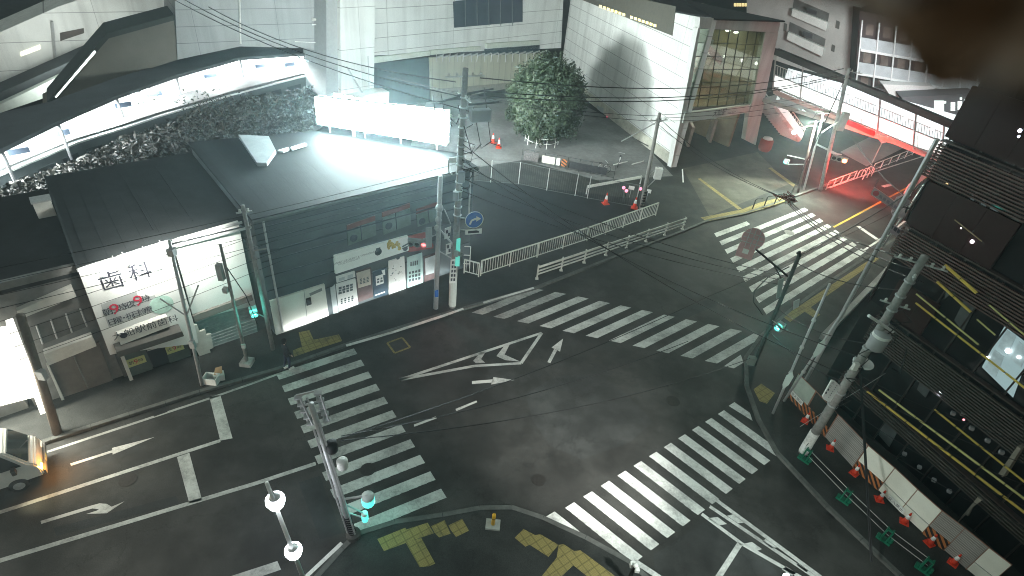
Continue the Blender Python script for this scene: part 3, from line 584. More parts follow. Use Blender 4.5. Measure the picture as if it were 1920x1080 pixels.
for f in (.18, .55):
    b = MB(); w0, w1 = cline(f), cline(f+.03)
    for i in range(len(cf)-1): b.slab([xy(w0[i], 4.82), xy(w0[i+1], 4.82), xy(w1[i+1], 4.82), xy(w1[i], 4.82)], Z*.14)
    b.obj('lamp_tube', gx, t)
b = MB(); a_, c_ = cline(.81), cline(.83)
for i in range(len(cf)-1):
    k = max(2, int((cf[i+1]-cf[i]).length/2.6))
    for j in range(k):
        if random.random() < .8:
            p, q = a_[i].lerp(a_[i+1], (j+.06)/k), a_[i].lerp(a_[i+1], (j+random.uniform(.6, .94))/k)
            b.obox(xy(p, random.choice((1.4, 1.9, 2.3))), q-p, Vector((-(q-p).y, (q-p).x, 0)).normalized()*.06, Z*random.choice((1.3, 1.8, 2.2)))
b.obj('added_glow_panel', gy, t)  # glowing wall panels added so the platform strip reads white
b = MB()
for i in range(len(cf)-1):
    k = max(1, int((cf[i+1]-cf[i]).length/4))
    for j in range(k):
        p = cline(.15)[i].lerp(cline(.15)[i+1], j/k); b.tube([xy(p, 1.1), xy(p, 5.0)], .09, 6)
        if random.random() < .6: q = cline(.45)[i].lerp(cline(.45)[i+1], random.random()); b.box(xy(q, 1.9), (1.2, .5, 1.5), random.random())
b.obj('canopy_post', mat('post grey', (.2, .21, .22)), t)
for i in range(len(cf)-1):
    for j in range(2):
        p = cline(.3)[i].lerp(cline(.3)[i+1], random.random()); q = cline(.6)[i].lerp(cline(.6)[i+1], random.random()); r_ = random.random()
        if r_ < .4: MB().box(xy(q, 1.15+.9), (.9, .7, 1.8), .5).obj('vending_machine', mat('vending machine blue', (.10, .14, .2)), t)
        elif r_ < .75: MB().box(xy(p, 4.2), (1.0, .10, .32), .9).obj('hanging_sign', mat('hanging sign blue', (.05, .07, .10)), t)
        else: MB().box(xy(q, 1.5), (1.8, .5, .5), .9).box(xy(q+V3_((.1, .25, 0)), 1.9), (1.8, .08, .5), .9).obj('bench', mat('bench grey', (.12, .12, .13)), t)
TE = [(-110, 373), (0, 326), (147, 265), (235, 238), (300, 216), (440, 175), (530, 152), (606, 133)]
tf = pl(TE, 3.5)
t = thing('commuter_train', 'dark grey commuter train standing along the lit platform', 'train', xy(tf[3], .3))
trm = mat('train body steel', (.085, .105, .11), noise=.12, scale=2, rough=.5)
strip(MB(), tf, 0, 2.7, .9, 3.5).obj('body', trm, t)
strip(MB(), tf, .25, 2.45, 3.5, 3.62).obj('roof', mat('train roof', (.12, .125, .125), noise=.15, scale=2), t)
strip(MB(), tf, -.04, 0.0, 3.38, 3.5).obj('roof_edge', mat('train roof edge', (.55, .57, .57)), t)
b = MB(); a_ = offs(tf, -.02)
for i in range(len(tf)-1):
    k = max(2, int((tf[i+1]-tf[i]).length/1.6))
    for j in range(k):
        p, q = a_[i].lerp(a_[i+1], (j+.15)/k), a_[i].lerp(a_[i+1], (j+.8)/k); b.obox(xy(p, 2.05), q-p, Vector((-(q-p).y, (q-p).x, 0)).normalized()*-.03, Z*.85)
b.obj('window', mat('train window', (.05, .062, .066), rough=.15), t)
ballast = mat('track ballast', (.06, .055, .05), noise=.4, scale=9, rough=.95)
strip(MB(), cf, -9, .2, .13, .3).obj('railway_bed', ballast, kind='structure')

# ------------------------------------------------------------------ station building
SA, SB, SC = (12.73, 47.44), (5.92, 64.03), (21.57, 54.81)
def st(pxs, a=SA, c=SB, off=0): return [W(a, c, x, y, off) for x, y in pxs]
uw = (Vector(SB)-Vector(SA)).normalized().to_3d(); nw = Vector((uw.y, -uw.x, 0))     # behind the long side wall
if nw.dot(Vector((1, .3, 0))) < 0: nw = -nw
uf = (Vector(SC)-Vector(SA)).normalized().to_3d(); nf = Vector((-uf.y, uf.x, 0))     # behind the glazed front
clw = cladding('station cladding', (.66, .68, .66), (uw.x, uw.y, 0), 1.2, 6., .05)
t = thing('station_hall', 'white panelled station hall with a tall glass front and dark roof', 'station', (*SA, 0))
Qc = W(SA, SB, 1056, 100)
QC = (Qc.x, Qc.y)
e = Vector((*QC, 0)); s0 = Vector((*SA, 0)); c0 = Vector((*SC, 0))
HA, HB, HC = 12.0, 9.6, 11.5
MB().slab([s0, s0+Z*HA, e+Z*HB, e], nw*.4).obj('wall', clw, t)
q = st([(1080, 0), (1268, 16), (1262, 67), (1090, 2)], off=0)
q = st([(1072, -30), (1268, 12), (1261, 67), (1072, -8)], off=0)
nfr = -nw
MB().slab(q, nfr*.05).obj('louvre_band', mat('louvre band', (.10, .10, .085), noise=.1, scale=3), t)
yl = emis('small lit window', (1., .9, .42), 1.3)
b = MB()
for i in range(15):
    if i == 7: continue
    x, y = 1127+i*7.3, 12+i*2.55; pts = st([(x-2.4, y-3), (x+2.4, y-1.8), (x+2.2, y+3.2), (x-2.6, y+2)]); b.slab(pts, nfr*.08)
b.obj('lit_window', yl, t)
fr = cladding('front cladding', (.58, .60, .58), (uf.x, uf.y, 0), 30, 40, .02)
def sf(pxs, off=0): return [W(SA, SC, x, y, off) for x, y in pxs]
def fpan(b, pxs, th=.45): return b.slab(sf(pxs), nf*th)
b = MB()
fpan(b, [(1313, 33), (1463, 42), (1459, 62), (1436, 60), (1311, 53)]); fpan(b, [(1311, 53.5), (1288, 202), (1285, 210), (1262, 312), (1312.5, 33.5)][:0] or [(1312.8, 34), (1311, 53), (1287, 203), (1271, 200), (1290, 150)]) if 0 else None
fpan(b, [(1436, 60.5), (1459, 62.5), (1417, 272), (1397, 262), (1405, 211), (1410, 195)])
fpan(b, [(1309, 53), (1313, 53), (1289.5, 202), (1270, 300), (1260, 316), (1258, 316)])
b.obj('front_frame', fr, t)
MB().slab(sf([(1284, 212), (1406, 197), (1404, 211), (1280, 231)], -.1), nf*.5).obj('sign_band', mat('sign band', (.56, .60, .57), noise=.05), t)
MB().slab(sf([(1287, 203), (1410, 195), (1409, 197), (1285, 211)], .2), nf*.3).obj('sill', mat('sill dark', (.2, .21, .2)), t)
b = MB(); c = W(SA, SC, 1349, 212, -.13); b.text('大船駅', c, uf.to_3d(), Z, .62, -nf); c = W(SA, SC, 1372, 210.5, -.13); b.text('Ofuna Station', c, uf.to_3d(), Z, .22, -nf); b.obj('lettering', txtb, t)
glz = bpy.data.materials.new('hall glazing'); glz.use_nodes = True
n_ = glz.node_tree.nodes; l_ = glz.node_tree.links; tb = n_.new('ShaderNodeBsdfTransparent'); tb.inputs[0].default_value = (.62, .66, .60, 1); gb = n_.new('ShaderNodeBsdfGlossy'); gb.inputs['Roughness'].default_value = .05; gb.inputs[0].default_value = (.8, .85, .8, 1)
mxs = n_.new('ShaderNodeMixShader'); mxs.inputs[0].default_value = .12; l_.new(tb.outputs[0], mxs.inputs[1]); l_.new(gb.outputs[0], mxs.inputs[2]); l_.new(mxs.outputs[0], n_['Material Output'].inputs[0])
gq = sf([(1311, 53), (1436, 60), (1410, 195), (1289, 202)], .1)
gpn = MB().slab(gq, nf*.03).obj('glass_front', glz, t)
b = MB()
def lerp2(q, u, v): return q[0].lerp(q[1], u).lerp(q[3].lerp(q[2], u), v)
for i in range(8): b.tube([lerp2(gq, i/7, 0), lerp2(gq, i/7, 1)], .045, 4)
for j in range(7): b.tube([lerp2(gq, 0, j/6), lerp2(gq, 1, j/6)], .03, 4)
b.obj('mullion', mat('mullion dark', (.05, .055, .05)), gpn)
hall_d = 9
hw = mat('hall wall', (.30, .27, .19), noise=.3, scale=.5, dirt=.3); hc = mat('hall ceiling', (.35, .38, .36)); hf = mat('hall floor', (.20, .16, .10), noise=.3, scale=.8)
s1, c1 = s0+nw*.45+uf.to_3d()*.1, s0+uf.to_3d()*10.2
hb = s0+uw.to_3d()*(hall_d/uw.to_3d().dot(nf))+nw*.45 if True else None
MB().slab([s1+nf*.6+Z*4.4, c1+nf*.6+Z*4.4, c1+nf*hall_d+Z*4.4, hb+Z*4.4], Z*.25).obj('hall_floor', hf, t)
MB().slab([hb+Z*4.6, c1+nf*hall_d+Z*4.6, c1+nf*hall_d+Z*10.2, hb+Z*10.2], nf*.2).obj('hall_back_wall', hw, t)
MB().slab([c1+nf*.7+Z*4.6, c1+nf*hall_d+Z*4.6, c1+nf*hall_d+Z*11.3, c1+nf*.7+Z*11.3], uf.to_3d()*.2).obj('hall_side_wall', hw, t)
b = MB(); q0 = s1+nf*5+uf.to_3d()*2.6; 
b.slab([q0+Z*10, q0+Z*10.7, q0+uf.to_3d()*7+Z*7.4, q0+uf.to_3d()*7+Z*6.7], nf*.25); b.obj('stair_flank', mat('stair flank', (.32, .12, .09), noise=.1), t)
b = MB(); b.slab([q0+nf*1.5+Z*10.6, q0+nf*1.5+Z*11.2, q0+nf*1.5+uf.to_3d()*7+Z*8.6, q0+nf*1.5+uf.to_3d()*7+Z*7.4], nf*.2); b.obj('stair_wall', hc, t)
hl = emis('hall lamp', (.92, 1., .95), 14)
b = MB()
for i in range(6): b.box(s1+nf*(4.2)+uf.to_3d()*(2.5+i*1.35)+Z*(10.9-i*.22), (.5, .18, .1), .7)
b.obj('hall_lamp', hl, t)
b = MB(); rt = [s0-uf.to_3d()*.2-nf*.3, c0*.85+s0*.15-nf*.3+uf.to_3d()*.2, c0+nf*10, e+nf*1+nw*9, e-nf*.0]
b.slab([rt[0]+Z*(HA+.02), rt[1]+Z*11.75, rt[2]+Z*10.6, rt[3]+Z*9.7, rt[4]+Z*(HB+.02)][:0] or [s0-nf*.3+Z*12.03, s0+uf.to_3d()*9.6-nf*.3+Z*11.55, s0+uf.to_3d()*9.6+nf*11+Z*11.2], Z*.12)
b.slab([s0-nf*.3+Z*12.04, s0+uf.to_3d()*9.6+nf*11+Z*11.21, e+nw*10+Z*9.7, e+Z*9.64], Z*.12)
b.obj('roof', mat('station roof dark', (.022, .024, .026), noise=.15), t)
# entrance below: dark back wall, two angled fins, right pillar wall
ew = mat('entrance wall', (.26, .24, .19), noise=.25, scale=.8, dirt=.3)
b = MB(); he = s0+uw.to_3d()*(6/uw.to_3d().dot(nf))+nw*.45; b.slab([he, c0+nf*6, c0+nf*6+Z*4.3, he+Z*4.3], nf*.3); b.slab([c0-uf.to_3d()*2.2+nf*1, c0-uf.to_3d()*2.2+nf*6, c0-uf.to_3d()*2.2+nf*6+Z*4.3, c0-uf.to_3d()*2.2+nf*1+Z*4.3], uf.to_3d()*.3); b.obj('entrance_wall', ew, t)
def ground_wall(b, a, c, h, th=.25, z=.12):
    a, c = xy(a, z), xy(c, z); d = (c-a).normalized(); b.slab([a, c, c+Z*h, a+Z*h], Vector((-d.y, d.x, 0))*th)
b = MB(); ground_wall(b, G(1292, 278), G(1282, 252), 1.9); ground_wall(b, G(1333, 270), G(1318, 245), 2.2); b.obj('entrance_fin', conc, t)
fd = mat('base plinth', (.42, .42, .36), noise=.25, scale=2, dirt=.35)
MB().slab([s0, e, e+Z*1.1, s0+Z*1.1], nfr*.06).obj('plinth', fd, t)
b = MB(); b.tube(st([(1217, 274), (1130, 228)], off=0), .09, 6); b.obj('handrail', dark, t)
b = MB(); b.slab(st([(1121, 198), (1133, 203), (1130, 228), (1119, 222)]), nfr*.1); b.obj('door', mat('steel door', (.34, .37, .37)), t)
b = MB(); b.ball(st([(1140, 221)])[0]+nfr*.15, .12, 8); b.obj('fire_lamp', emis('fire lamp red', (1., .12, .22), 8), t)
b = MB()
for x, y in ((1142, 240), (1151, 243), (1209, 278), (1152, 251)): b.ball(st([(x, y)])[0]+nfr*.1, .12, 6)
b.obj('vent_cap', dark, t)
# long concourse facade with its window and the hoarding underneath
md = Vector((.68, .73, 0)).normalized(); MQ = Vector((*QC, 0)); MP = MQ-md
def mf(pxs, off=0): return [W((MP.x, MP.y), (MQ.x, MQ.y), x, y, off) for x, y in pxs]
mn = Vector((-md.y, md.x, 0))      # behind
clm = cladding('concourse cladding', (.64, .66, .64), (md.x, md.y, 0), 1.18, 7.5, .05, .3)
t = thing('station_concourse', 'long white concourse over the tracks with a dark strip window', 'station', mf([(860, 95)])[0])
MB().slab(mf([(704, -60), (1060, -80), (1052, 90), (700, 104)]), mn*8).obj('wall', clm, t)
MB().slab(mf([(850, 3), (980, -14), (980, 41), (852, 52)], -.06), mn*.06).obj('window', mat('strip window', (.035, .045, .06), noise=.2, scale=.6, rough=.15), t)
b = MB()
for x in (872, 894, 916, 938, 960): b.tube(mf([(x, -8), (x+1, 48)], -.1), .05, 4)
b.obj('window_mullion', mat('mullion grey', (.09, .10, .11)), t)
b = MB(); b.slab(mf([(700, 108), (806, 96), (806, 104), (700, 119)], -.25), mn*.25); b.slab(mf([(808, 95), (902, 87), (902, 94), (808, 103)], -.3), mn*.3); b.slab(mf([(913, 82), (1012, 76), (1012, 84), (913, 91)], -.3), mn*.3); b.obj('soffit_beam', mat('soffit beam', (.46, .50, .44), noise=.1), t)
b = MB(); b.slab(mf([(908, 92), (1012, 84), (1012, 99), (908, 104)], 0), mn*.3); b.slab(mf([(700, 119), (806, 108), (808, 190), (702, 205)], .3), mn*.3); b.obj('dark_opening', mat('dark opening', (.035, .055, .065), noise=.3, scale=.7), t)
hd = cladding('hoarding sheet', (.40, .40, .31), (md.x, md.y, 0), 50, .9, .06)
MB().slab(mf([(806, 108), (1016, 99), (1018, 150), (808, 168)], .1), mn*.2).obj('hoarding', hd, t)
MB().slab(mf([(808, 168), (1018, 150), (1022, 168), (810, 200)], .05), mn*.2).obj('hoarding_base', mat('hoarding base', (.22, .22, .18), noise=.2), t)
b = MB()
for i in range(16): x = 818+i*13; b.tube(mf([(x, 100), (x+random.uniform(-3, 3), 116)], -.2), .05, 4); b.tube(mf([(x, 108-i*.6), (x+12, 104-i*.6)], -.2), .08, 4)
b.obj('pipework', galv, t)
# stair tower between the concourse and the platform wing
t = thing('station_tower', 'tall white tower of the station lit glaring at its foot', 'tower', mf([(660, 150)], -1.2)[0])
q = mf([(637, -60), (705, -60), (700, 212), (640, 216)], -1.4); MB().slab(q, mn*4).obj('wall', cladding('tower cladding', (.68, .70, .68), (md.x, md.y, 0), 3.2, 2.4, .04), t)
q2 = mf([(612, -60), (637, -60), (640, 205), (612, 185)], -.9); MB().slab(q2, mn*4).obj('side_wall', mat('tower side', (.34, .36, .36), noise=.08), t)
b = MB(); b.tube(mf([(650, 125), (682, 178)], -1.9), .07, 5); b.tube(mf([(690, 105), (692, 165)], -1.6), .05, 4); b.obj('downpipe', galv, t)
MB().slab(mf([(640, 205), (660, 185), (712, 172), (730, 172), (728, 205), (690, 215)], -2.6), mn*1.2).obj('low_annex', whitem, t)
# platform wing, left of the tower
fd1 = Vector((.8, .6, 0)); F0 = xy(mf([(612, 150)], 1.0)[0], 0); F1_ = F0-fd1; fn = Vector((-.6, .8, 0))
def f1(pxs, off=0): return [W((F1_.x, F1_.y), (F0.x, F0.y), x, y, off) for x, y in pxs]
t = thing('platform_wing', 'grey panelled upper wing of the station above the platform canopy', 'station', f1([(470, 80)])[0])
MB().slab(f1([(326, -40), (614, -40), (614, 97), (560, 90), (450, 87), (333, 112)]), fn*6).obj('wall', cladding('wing cladding', (.36, .385, .39), (.8, .6, 0), 1.15, 6, .04), t)
MB().slab(f1([(80, 200), (95, 192), (203, 68), (326, 35), (333, 112), (205, 153)], .15), fn*3).obj('end_wall', mat('brown render', (.185, .175, .15), noise=.1, scale=.5, dirt=.15), t)
MB().slab(f1([(88, 192), (200, 62), (326, 28), (327, 38), (204, 72), (97, 193)], -.15), fn*3.3).obj('roof_edge', mat('edge dark', (.05, .06, .055)), t)
MB().slab(f1([(103, 182), (106, 183), (180, 98), (177, 95)], -.2), fn*.1).obj('light_strip', emis('roof edge light strip', (.95, 1., .96), 3), t)
b = MB(); b.tube(f1([(585, 36), (602, 38), (602, 96)], -.2), .13, 6); b.tube(f1([(585, 46), (597, 46), (597, 96)], -.25), .08, 6); b.tube(f1([(553, 78), (597, 80)], -.2), .04, 4); b.tube(f1([(449, 0), (451, 82)], -.15), .07, 5); b.obj('downpipe', whitem, t)
# far station roofs at the upper left
t = thing('far_station_block', 'pale station block with narrow windows at the upper left', 'station', f1([(150, 60)], 14)[0])
o3 = 13
MB().slab(f1([(-200, 145), (-10, 65), (110, 12), (330, -60), (330, 30), (200, 72), (110, 118), (0, 164), (-200, 250)], o3), fn*5).obj('wall', cladding('far cladding', (.70, .72, .69), (.8, .6, 0), 2.2, 18, .05), t)
MB().slab(f1([(112, 62), (157, 53), (158, 62), (113, 77)], o3-.1), fn*.1).obj('window', mat('far window', (.10, .09, .08), noise=.4, scale=.5), t)
MB().slab(f1([(38, 98), (75, 84), (76, 92), (39, 106)], o3-.1), fn*.1).obj('lit_window', emis('lit far window', (1., .97, .75), 1.1), t)
b = MB(); b.slab(f1([(-200, 250), (0, 163), (110, 117), (200, 71), (200, 84), (120, 122), (0, 172), (-200, 262)], o3-1), fn*1.5); b.obj('gutter', mat('gutter dark', (.03, .04, .038)), t)
b = MB(); b.tube(f1([(97, 40), (104, 118)], o3-.2), .12, 5); b.tube(f1([(163, 80), (166, 97)], o3-.2), .1, 5); b.obj('downpipe', galv, t)
MB().slab(f1([(-200, 266), (0, 174), (170, 98), (150, 125), (0, 200), (-200, 295)], o3-5), fn*3+Z*.0).obj('lower_roof', mat('lower roof dark', (.05, .058, .06), noise=.15), t)
MB().slab(f1([(-200, 297), (0, 196), (148, 126), (100, 178), (0, 212), (-200, 310)], o3-6.5), fn*.8).obj('lower_wall', mat('lower wall', (.36, .40, .37), noise=.2, scale=.8), t)
b = MB()
for i in range(8): b.slab([(-160+i*16, 120+i*10, -1), (-140+i*16, 128+i*10, -1), (-140+i*16, 128+i*10, 6+3*math.sin(i*2.1)), (-160+i*16, 120+i*10, 6+3*math.sin(i*1.7))], (-12, 25, 0))
b.obj('hill', mat('dark slope', (.012, .014, .012), noise=.4, scale=.3), kind='structure')

# ------------------------------------------------------------------ footbridge on the right, apartments behind
BA, BB = (21.75, 53.56), (31.38, 44.28)
def br(pxs, off=0): return [W(BA, BB, x, y, off) for x, y in pxs]
bd = Vector((BB[0]-BA[0], BB[1]-BA[1], 0)).normalized(); bk = Vector((-bd.y, bd.x, 0))
t = thing('footbridge', 'brightly lit covered footbridge with white panels crossing the road', 'footbridge', (*BA, 5))
steelw = mat('bridge white steel', (.60, .60, .58), noise=.08)
a5, b5 = Vector((*BA, 5)), Vector((*BB, 5))+bd*6
MB().slab([a5-bd*1, b5, b5+bk*3.4, a5-bd*1+bk*3.4], -Z*.35).obj('deck', mat('bridge deck', (.34, .33, .31), noise=.15), t)
MB().slab(br([(1450, 90), (1783, 228), (1783, 242), (1450, 102)], -.4), bk*.3).slab(br([(1452, 92), (1783, 230), (1783, 236), (1452, 98)], -.1), bk*.9).obj('roof', mat('bridge roof', (.05, .045, .045), noise=.2), t)
b = MB()
for i in range(7):
    x0 = 1475+i*44; f = (x0-1450)/333
    b.slab(br([(x0, 92+f*138), (x0+24, 102+f*138), (x0+24, 104+f*138), (x0, 94+f*138)], .8), bk*.25)
b.obj('roof_light', mat('roof light', (.6, .6, .58)), t)
lp = emis('bridge panel glow', (.97, 1., .97), 1.05)
TOPL = lambda x: 139+(x-1450)*(155/325.); BOTL = lambda x: 165+(x-1450)*(150/325.)   # upper and lower edge of the white panels
def pan(x0, x1): return [(x0, 139+(x0-1450)*.40), (x1, 139+(x1-1450)*.40), (x1, 162+(x1-1450)*.425), (x0, 162+(x0-1450)*.425)]
xs = [1450, 1479, 1504, 1543, 1575, 1615, 1650, 1683, 1720, 1768]
for x0, x1 in zip(xs, xs[1:]): MB().slab(br(pan(x0+.8, x1-.8), 0), bk*.08).obj('panel', lp, t)
b = MB()
for x in (1452, 1503, 1578, 1648, 1715, 1768): b.tube(br([(x+3, 100+(x-1450)*.415), (x-3, 168+(x-1450)*.425)], -.05), .07, 5)
b.tube(br([(1450, 139), (1770, 267)], -.05), .05, 5); b.tube(br([(1450, 163), (1770, 299)], -.05), .07, 5); b.obj('post', galv, t)
b = MB()
for i in range(64):
    x = 1452+i*5; b.tube(br([(x+1.5, 122+(x-1450)*.405), (x, 139+(x-1450)*.40)], .15), .025, 3)
b.tube(br([(1452, 121), (1770, 250)], .15), .04, 4); b.obj('railing', whitem, t)
MB().slab([a5-bd*1+bk*3.2, b5+bk*3.2, b5+bk*3.2+Z*2.3, a5-bd*1+bk*3.2+Z*2.3], bk*.1).obj('far_wall', emis('bridge wall glow', (.92, .97, 1.), .9, (.6, .62, .64)), t)  # lamplight on this wall is put in as its own glow
b = MB()
for x in (1482, 1508, 1542, 1588, 1638, 1690, 1740): p = br([(x+8, 126+(x-1450)*.40)], 1.6)[0]; b.ball(p, .15, 8)
b.obj('ceiling_lamp', emis('bridge lamp', (1., 1., 1.), 14), t)
b = MB(); b.slab(br([(1450, 168), (1768, 303), (1768, 309), (1450, 176)], 0.05), bk*.3); b.obj('side_beam', mat('bridge beam', (.50, .36, .33)), t)
MB().slab(br([(1585, 222), (1640, 247), (1638, 256), (1584, 232)], -.1), bk*.1).obj('red_banner', mat('red banner', (.55, .04, .05)), t)
b = MB(); b.text('大船駅西口', br([(1613, 240)], -.12)[0], bd, Z, .42, -bk) if 0 else b.box((0, 0, 0), (0, 0, 0)) if 0 else None
# stairs down from the bridge
t = thing('bridge_stair', 'white railed stair flight coming down from the footbridge', 'stair', G(1500, 262, .12))
p0, p1 = G(1452, 195, 4.6), G(1502, 262, .3)
dv = (p1-p0); sd = Vector((dv.x, dv.y, 0)).normalized(); sn = Vector((-sd.y, sd.x, 0))
b = MB()
for i in range(14):
    a = p0.lerp(p1, i/14); b.slab([xy(a, a.z-.5), xy(a+sd*dv.xy.length/14, a.z-.5), xy(a+sd*dv.xy.length/14, a.z), xy(a, a.z)], sn*2.2)
b.obj('step', steelw, t)
b = MB()
for k in (0, 2.2):
    for i in range(15): a = p0.lerp(p1, i/14)+sn*k; b.tube([a, a+Z*1.1], .03, 4)
    b.tube([p0+sn*k+Z*1.1, p1+sn*k+Z*1.1], .05, 5)
b.obj('railing', whitem, t)
b = MB(); b.slab([p0+Z*.05, p1+Z*.05, p1+Z*.75, p0+Z*.75], -sn*.05); b.obj('side_panel', emis('stair panel glow', (.9, 1., .98), .7, (.6, .62, .6)), t)
MB().ball(G(1489, 248, 2.6), .2, 8).obj('lamp', emis('stair lamp', (1, 1, 1), 18), t)
# apartment blocks
D1a, D1b = (34, 95), (52, 84)
def ap(pxs, off=0): return [W(D1a, D1b, x, y, off) for x, y in pxs]
ad = Vector((18, -11, 0)).normalized(); an = Vector((-ad.y, ad.x, 0))
t = thing('concrete_apartment_block', 'grey concrete apartment block with two inset balconies', 'apartment building', ap([(1530, 130)])[0])
MB().slab(ap([(1400, -60), (1620, -60), (1606, 165), (1400, 95)]), an*10).obj('wall', mat('apartment concrete', (.48, .49, .47), noise=.12, scale=.4, dirt=.2), t)
for q in ([(1486, 16), (1552, 42), (1549, 58), (1484, 30)], [(1478, 60), (1545, 90), (1541, 106), (1475, 74)]):
    MB().slab(ap(q, -.9), an*.9).obj('balcony', mat('balcony pale', (.66, .70, .67), noise=.12, scale=1), t)
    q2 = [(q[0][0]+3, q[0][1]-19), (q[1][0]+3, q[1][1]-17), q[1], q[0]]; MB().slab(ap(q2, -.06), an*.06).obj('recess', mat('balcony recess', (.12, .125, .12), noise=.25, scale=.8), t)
    MB().slab(ap([(q[0][0]+28, q[0][1]-2), (q[0][0]+46, q[0][1]+5), (q[0][0]+44, q[0][1]+13), (q[0][0]+27, q[0][1]+6)], -1.05), an*.1).obj('window', mat('balcony window', (.06, .065, .07)), t)
for q in ([(1470, 43), (1476, 45), (1474, 60), (1469, 58)], [(1568, 38), (1575, 41), (1573, 55), (1566, 52)], [(1560, 83), (1566, 86), (1564, 98), (1558, 95)]):
    MB().slab(ap(q, -.1), an*.1).obj('window', mat('small window', (.10, .10, .09)), t)
D2a, D2b = (44, 84), (62, 80)
def aq(pxs, off=0): return [W(D2a, D2b, x, y, off) for x, y in pxs]
a2 = Vector((18, -4, 0)).normalized(); a2n = Vector((-a2.y, a2.x, 0))
t = thing('balcony_apartment_block', 'white framed apartment block with rows of dark balconies', 'apartment building', aq([(1680, 180)])[0])
MB().slab(aq([(1612, 20), (1905, 75), (1880, 215), (1600, 165)], .9), a2n*10).obj('wall', mat('apartment dark', (.07, .055, .055), noise=.2, scale=.5), t)
GX = lambda i, y: 1621+i*34.5-(y-40)*.13
b = MB(); c = MB(); gg = MB(); wn_ = MB()
rows = [(40, 72), (92, 125), (138, 166)]
for r, (y0, y1) in enumerate([(70, 92), (116, 136), (158, 178)]):
    q = [(1615-r*7, y0), (1900, y0+48), (1899, y1+50), (1613-r*7, y1)]
    c.slab(aq(q, 0), a2n*.1)
    b.slab(aq([(1615-r*7, y1), (1900, y1+49), (1899, y1+54), (1613-r*7, y1+4)], -.1), a2n*1.1)
c.obj('balcony_screen', mat('balcony screen', (.48, .52, .55), noise=.15, scale=.6), t)
for i in range(9):
    x = 1617+i*32; b.tube(aq([(x, 38+i*5.2), (x-14, 180+i*4.4)], -.15), .1, 4)
    for r, y0 in enumerate((45, 97, 142)):
        wn_.slab(aq([(x+8-r*5, y0+i*5.3), (x+22-r*5, y0+2+i*5.3), (x+20-r*5, y0+22+i*5.3), (x+6-r*5, y0+20+i*5.3)], .85), a2n*.05)
b.obj('balcony_frame', mat('frame white', (.8, .82, .83)), t); wn_.obj('window', mat('curtain window', (.17, .135, .12), noise=.5, scale=.5), t)
MB().slab(aq([(1655, 158), (1750, 162), (1765, 184), (1672, 184)], -3), a2n*2).obj('low_roof', mat('pale low roof', (.7, .7, .7)), t)
t = thing('distant_lit_shops', 'row of small lit shops beyond the footbridge', 'shops', aq([(1760, 205)], -8)[0])
MB().slab(aq([(1690, 182), (1830, 176), (1826, 240), (1720, 232)], -6), a2n*3).obj('wall', mat('shop wall far', (.12, .12, .13)), t)
b = MB()
for x, y, w_, h_ in ((1712, 205, 10, 12), (1752, 200, 18, 22), (1783, 200, 8, 16), (1796, 198, 8, 16), (1808, 196, 7, 18), (1770, 192, 4, 4), (1800, 185, 4, 4)): b.slab(aq([(x, y-h_/2), (x+w_, y-h_/2), (x+w_, y+h_/2), (x, y+h_/2)], -6.2), a2n*.1)
b.obj('lit_window', emis('far shop glow', (.9, 1., .95), 1.3), t)
t = thing('distant_tower_block', 'tower block with gold lit windows far behind the station roof', 'tower block', aq([(1400, 10)], 30)[0])
MB().slab(aq([(1280, -60), (1450, -60), (1445, 40), (1290, 30)], 45), a2n*8).obj('wall', mat('tower dark', (.03, .03, .03)), t)
b = MB()
for i in range(12): x, y = 1408+(i % 4)*8+random.uniform(-2, 2), 3+(i//4)*7; b.slab(aq([(x, y), (x+5, y+1), (x+5, y+4), (x, y+3)], 44.8), a2n*.1)
for i in range(5): x = 1376+i*5; b.slab(aq([(x, 6), (x+4, 6), (x+4, 12), (x, 12)], 44.8), a2n*.1)
b.obj('lit_window', emis('gold window', (1., .8, .35), 1.2), t)

# ------------------------------------------------------------------ dark louvred building on the right
RC = Vector((15.97, 20.1, 0)); RD = Vector((.42, -.907, 0)).normalized(); RN = Vector((-RD.y, RD.x, 0))   # RN: behind the facade
if RN.x < 0: RN = -RN
def rb(s, z, off=0): return RC+RD*s+RN*off+Z*z
def rp(pxs, off=0): return [W((RC.x, RC.y), (RC.x+RD.x, RC.y+RD.y), x, y, off) for x, y in pxs]
t = thing('louvred_building', 'dark brown building with bands of louvres and yellow pipes', 'building', rb(5, 0))
louv = mat('louvre brown', (.10, .062, .054), noise=.12, scale=3, rough=.45); louvd = mat('louvre dark', (.075, .066, .058), noise=.12, scale=3, rough=.45)
panelm = mat('brown panel', (.02, .012, .011), noise=.12, scale=1.5, rough=.5, spec=.08)
b = MB(); prism(b, [rb(-1.6, 0, 1.2), rb(26, 0, 1.2), rb(26, 0, 16), rb(-1.6, 0, 16)], .1, 19); b.obj('wall', mat('inner wall', (.012, .011, .011), noise=.2, scale=.8), t)
LE = lambda z: -1.55 if z > 10 else -1.2 if z > 7 else -.3     # left ends of the bands, storey by storey
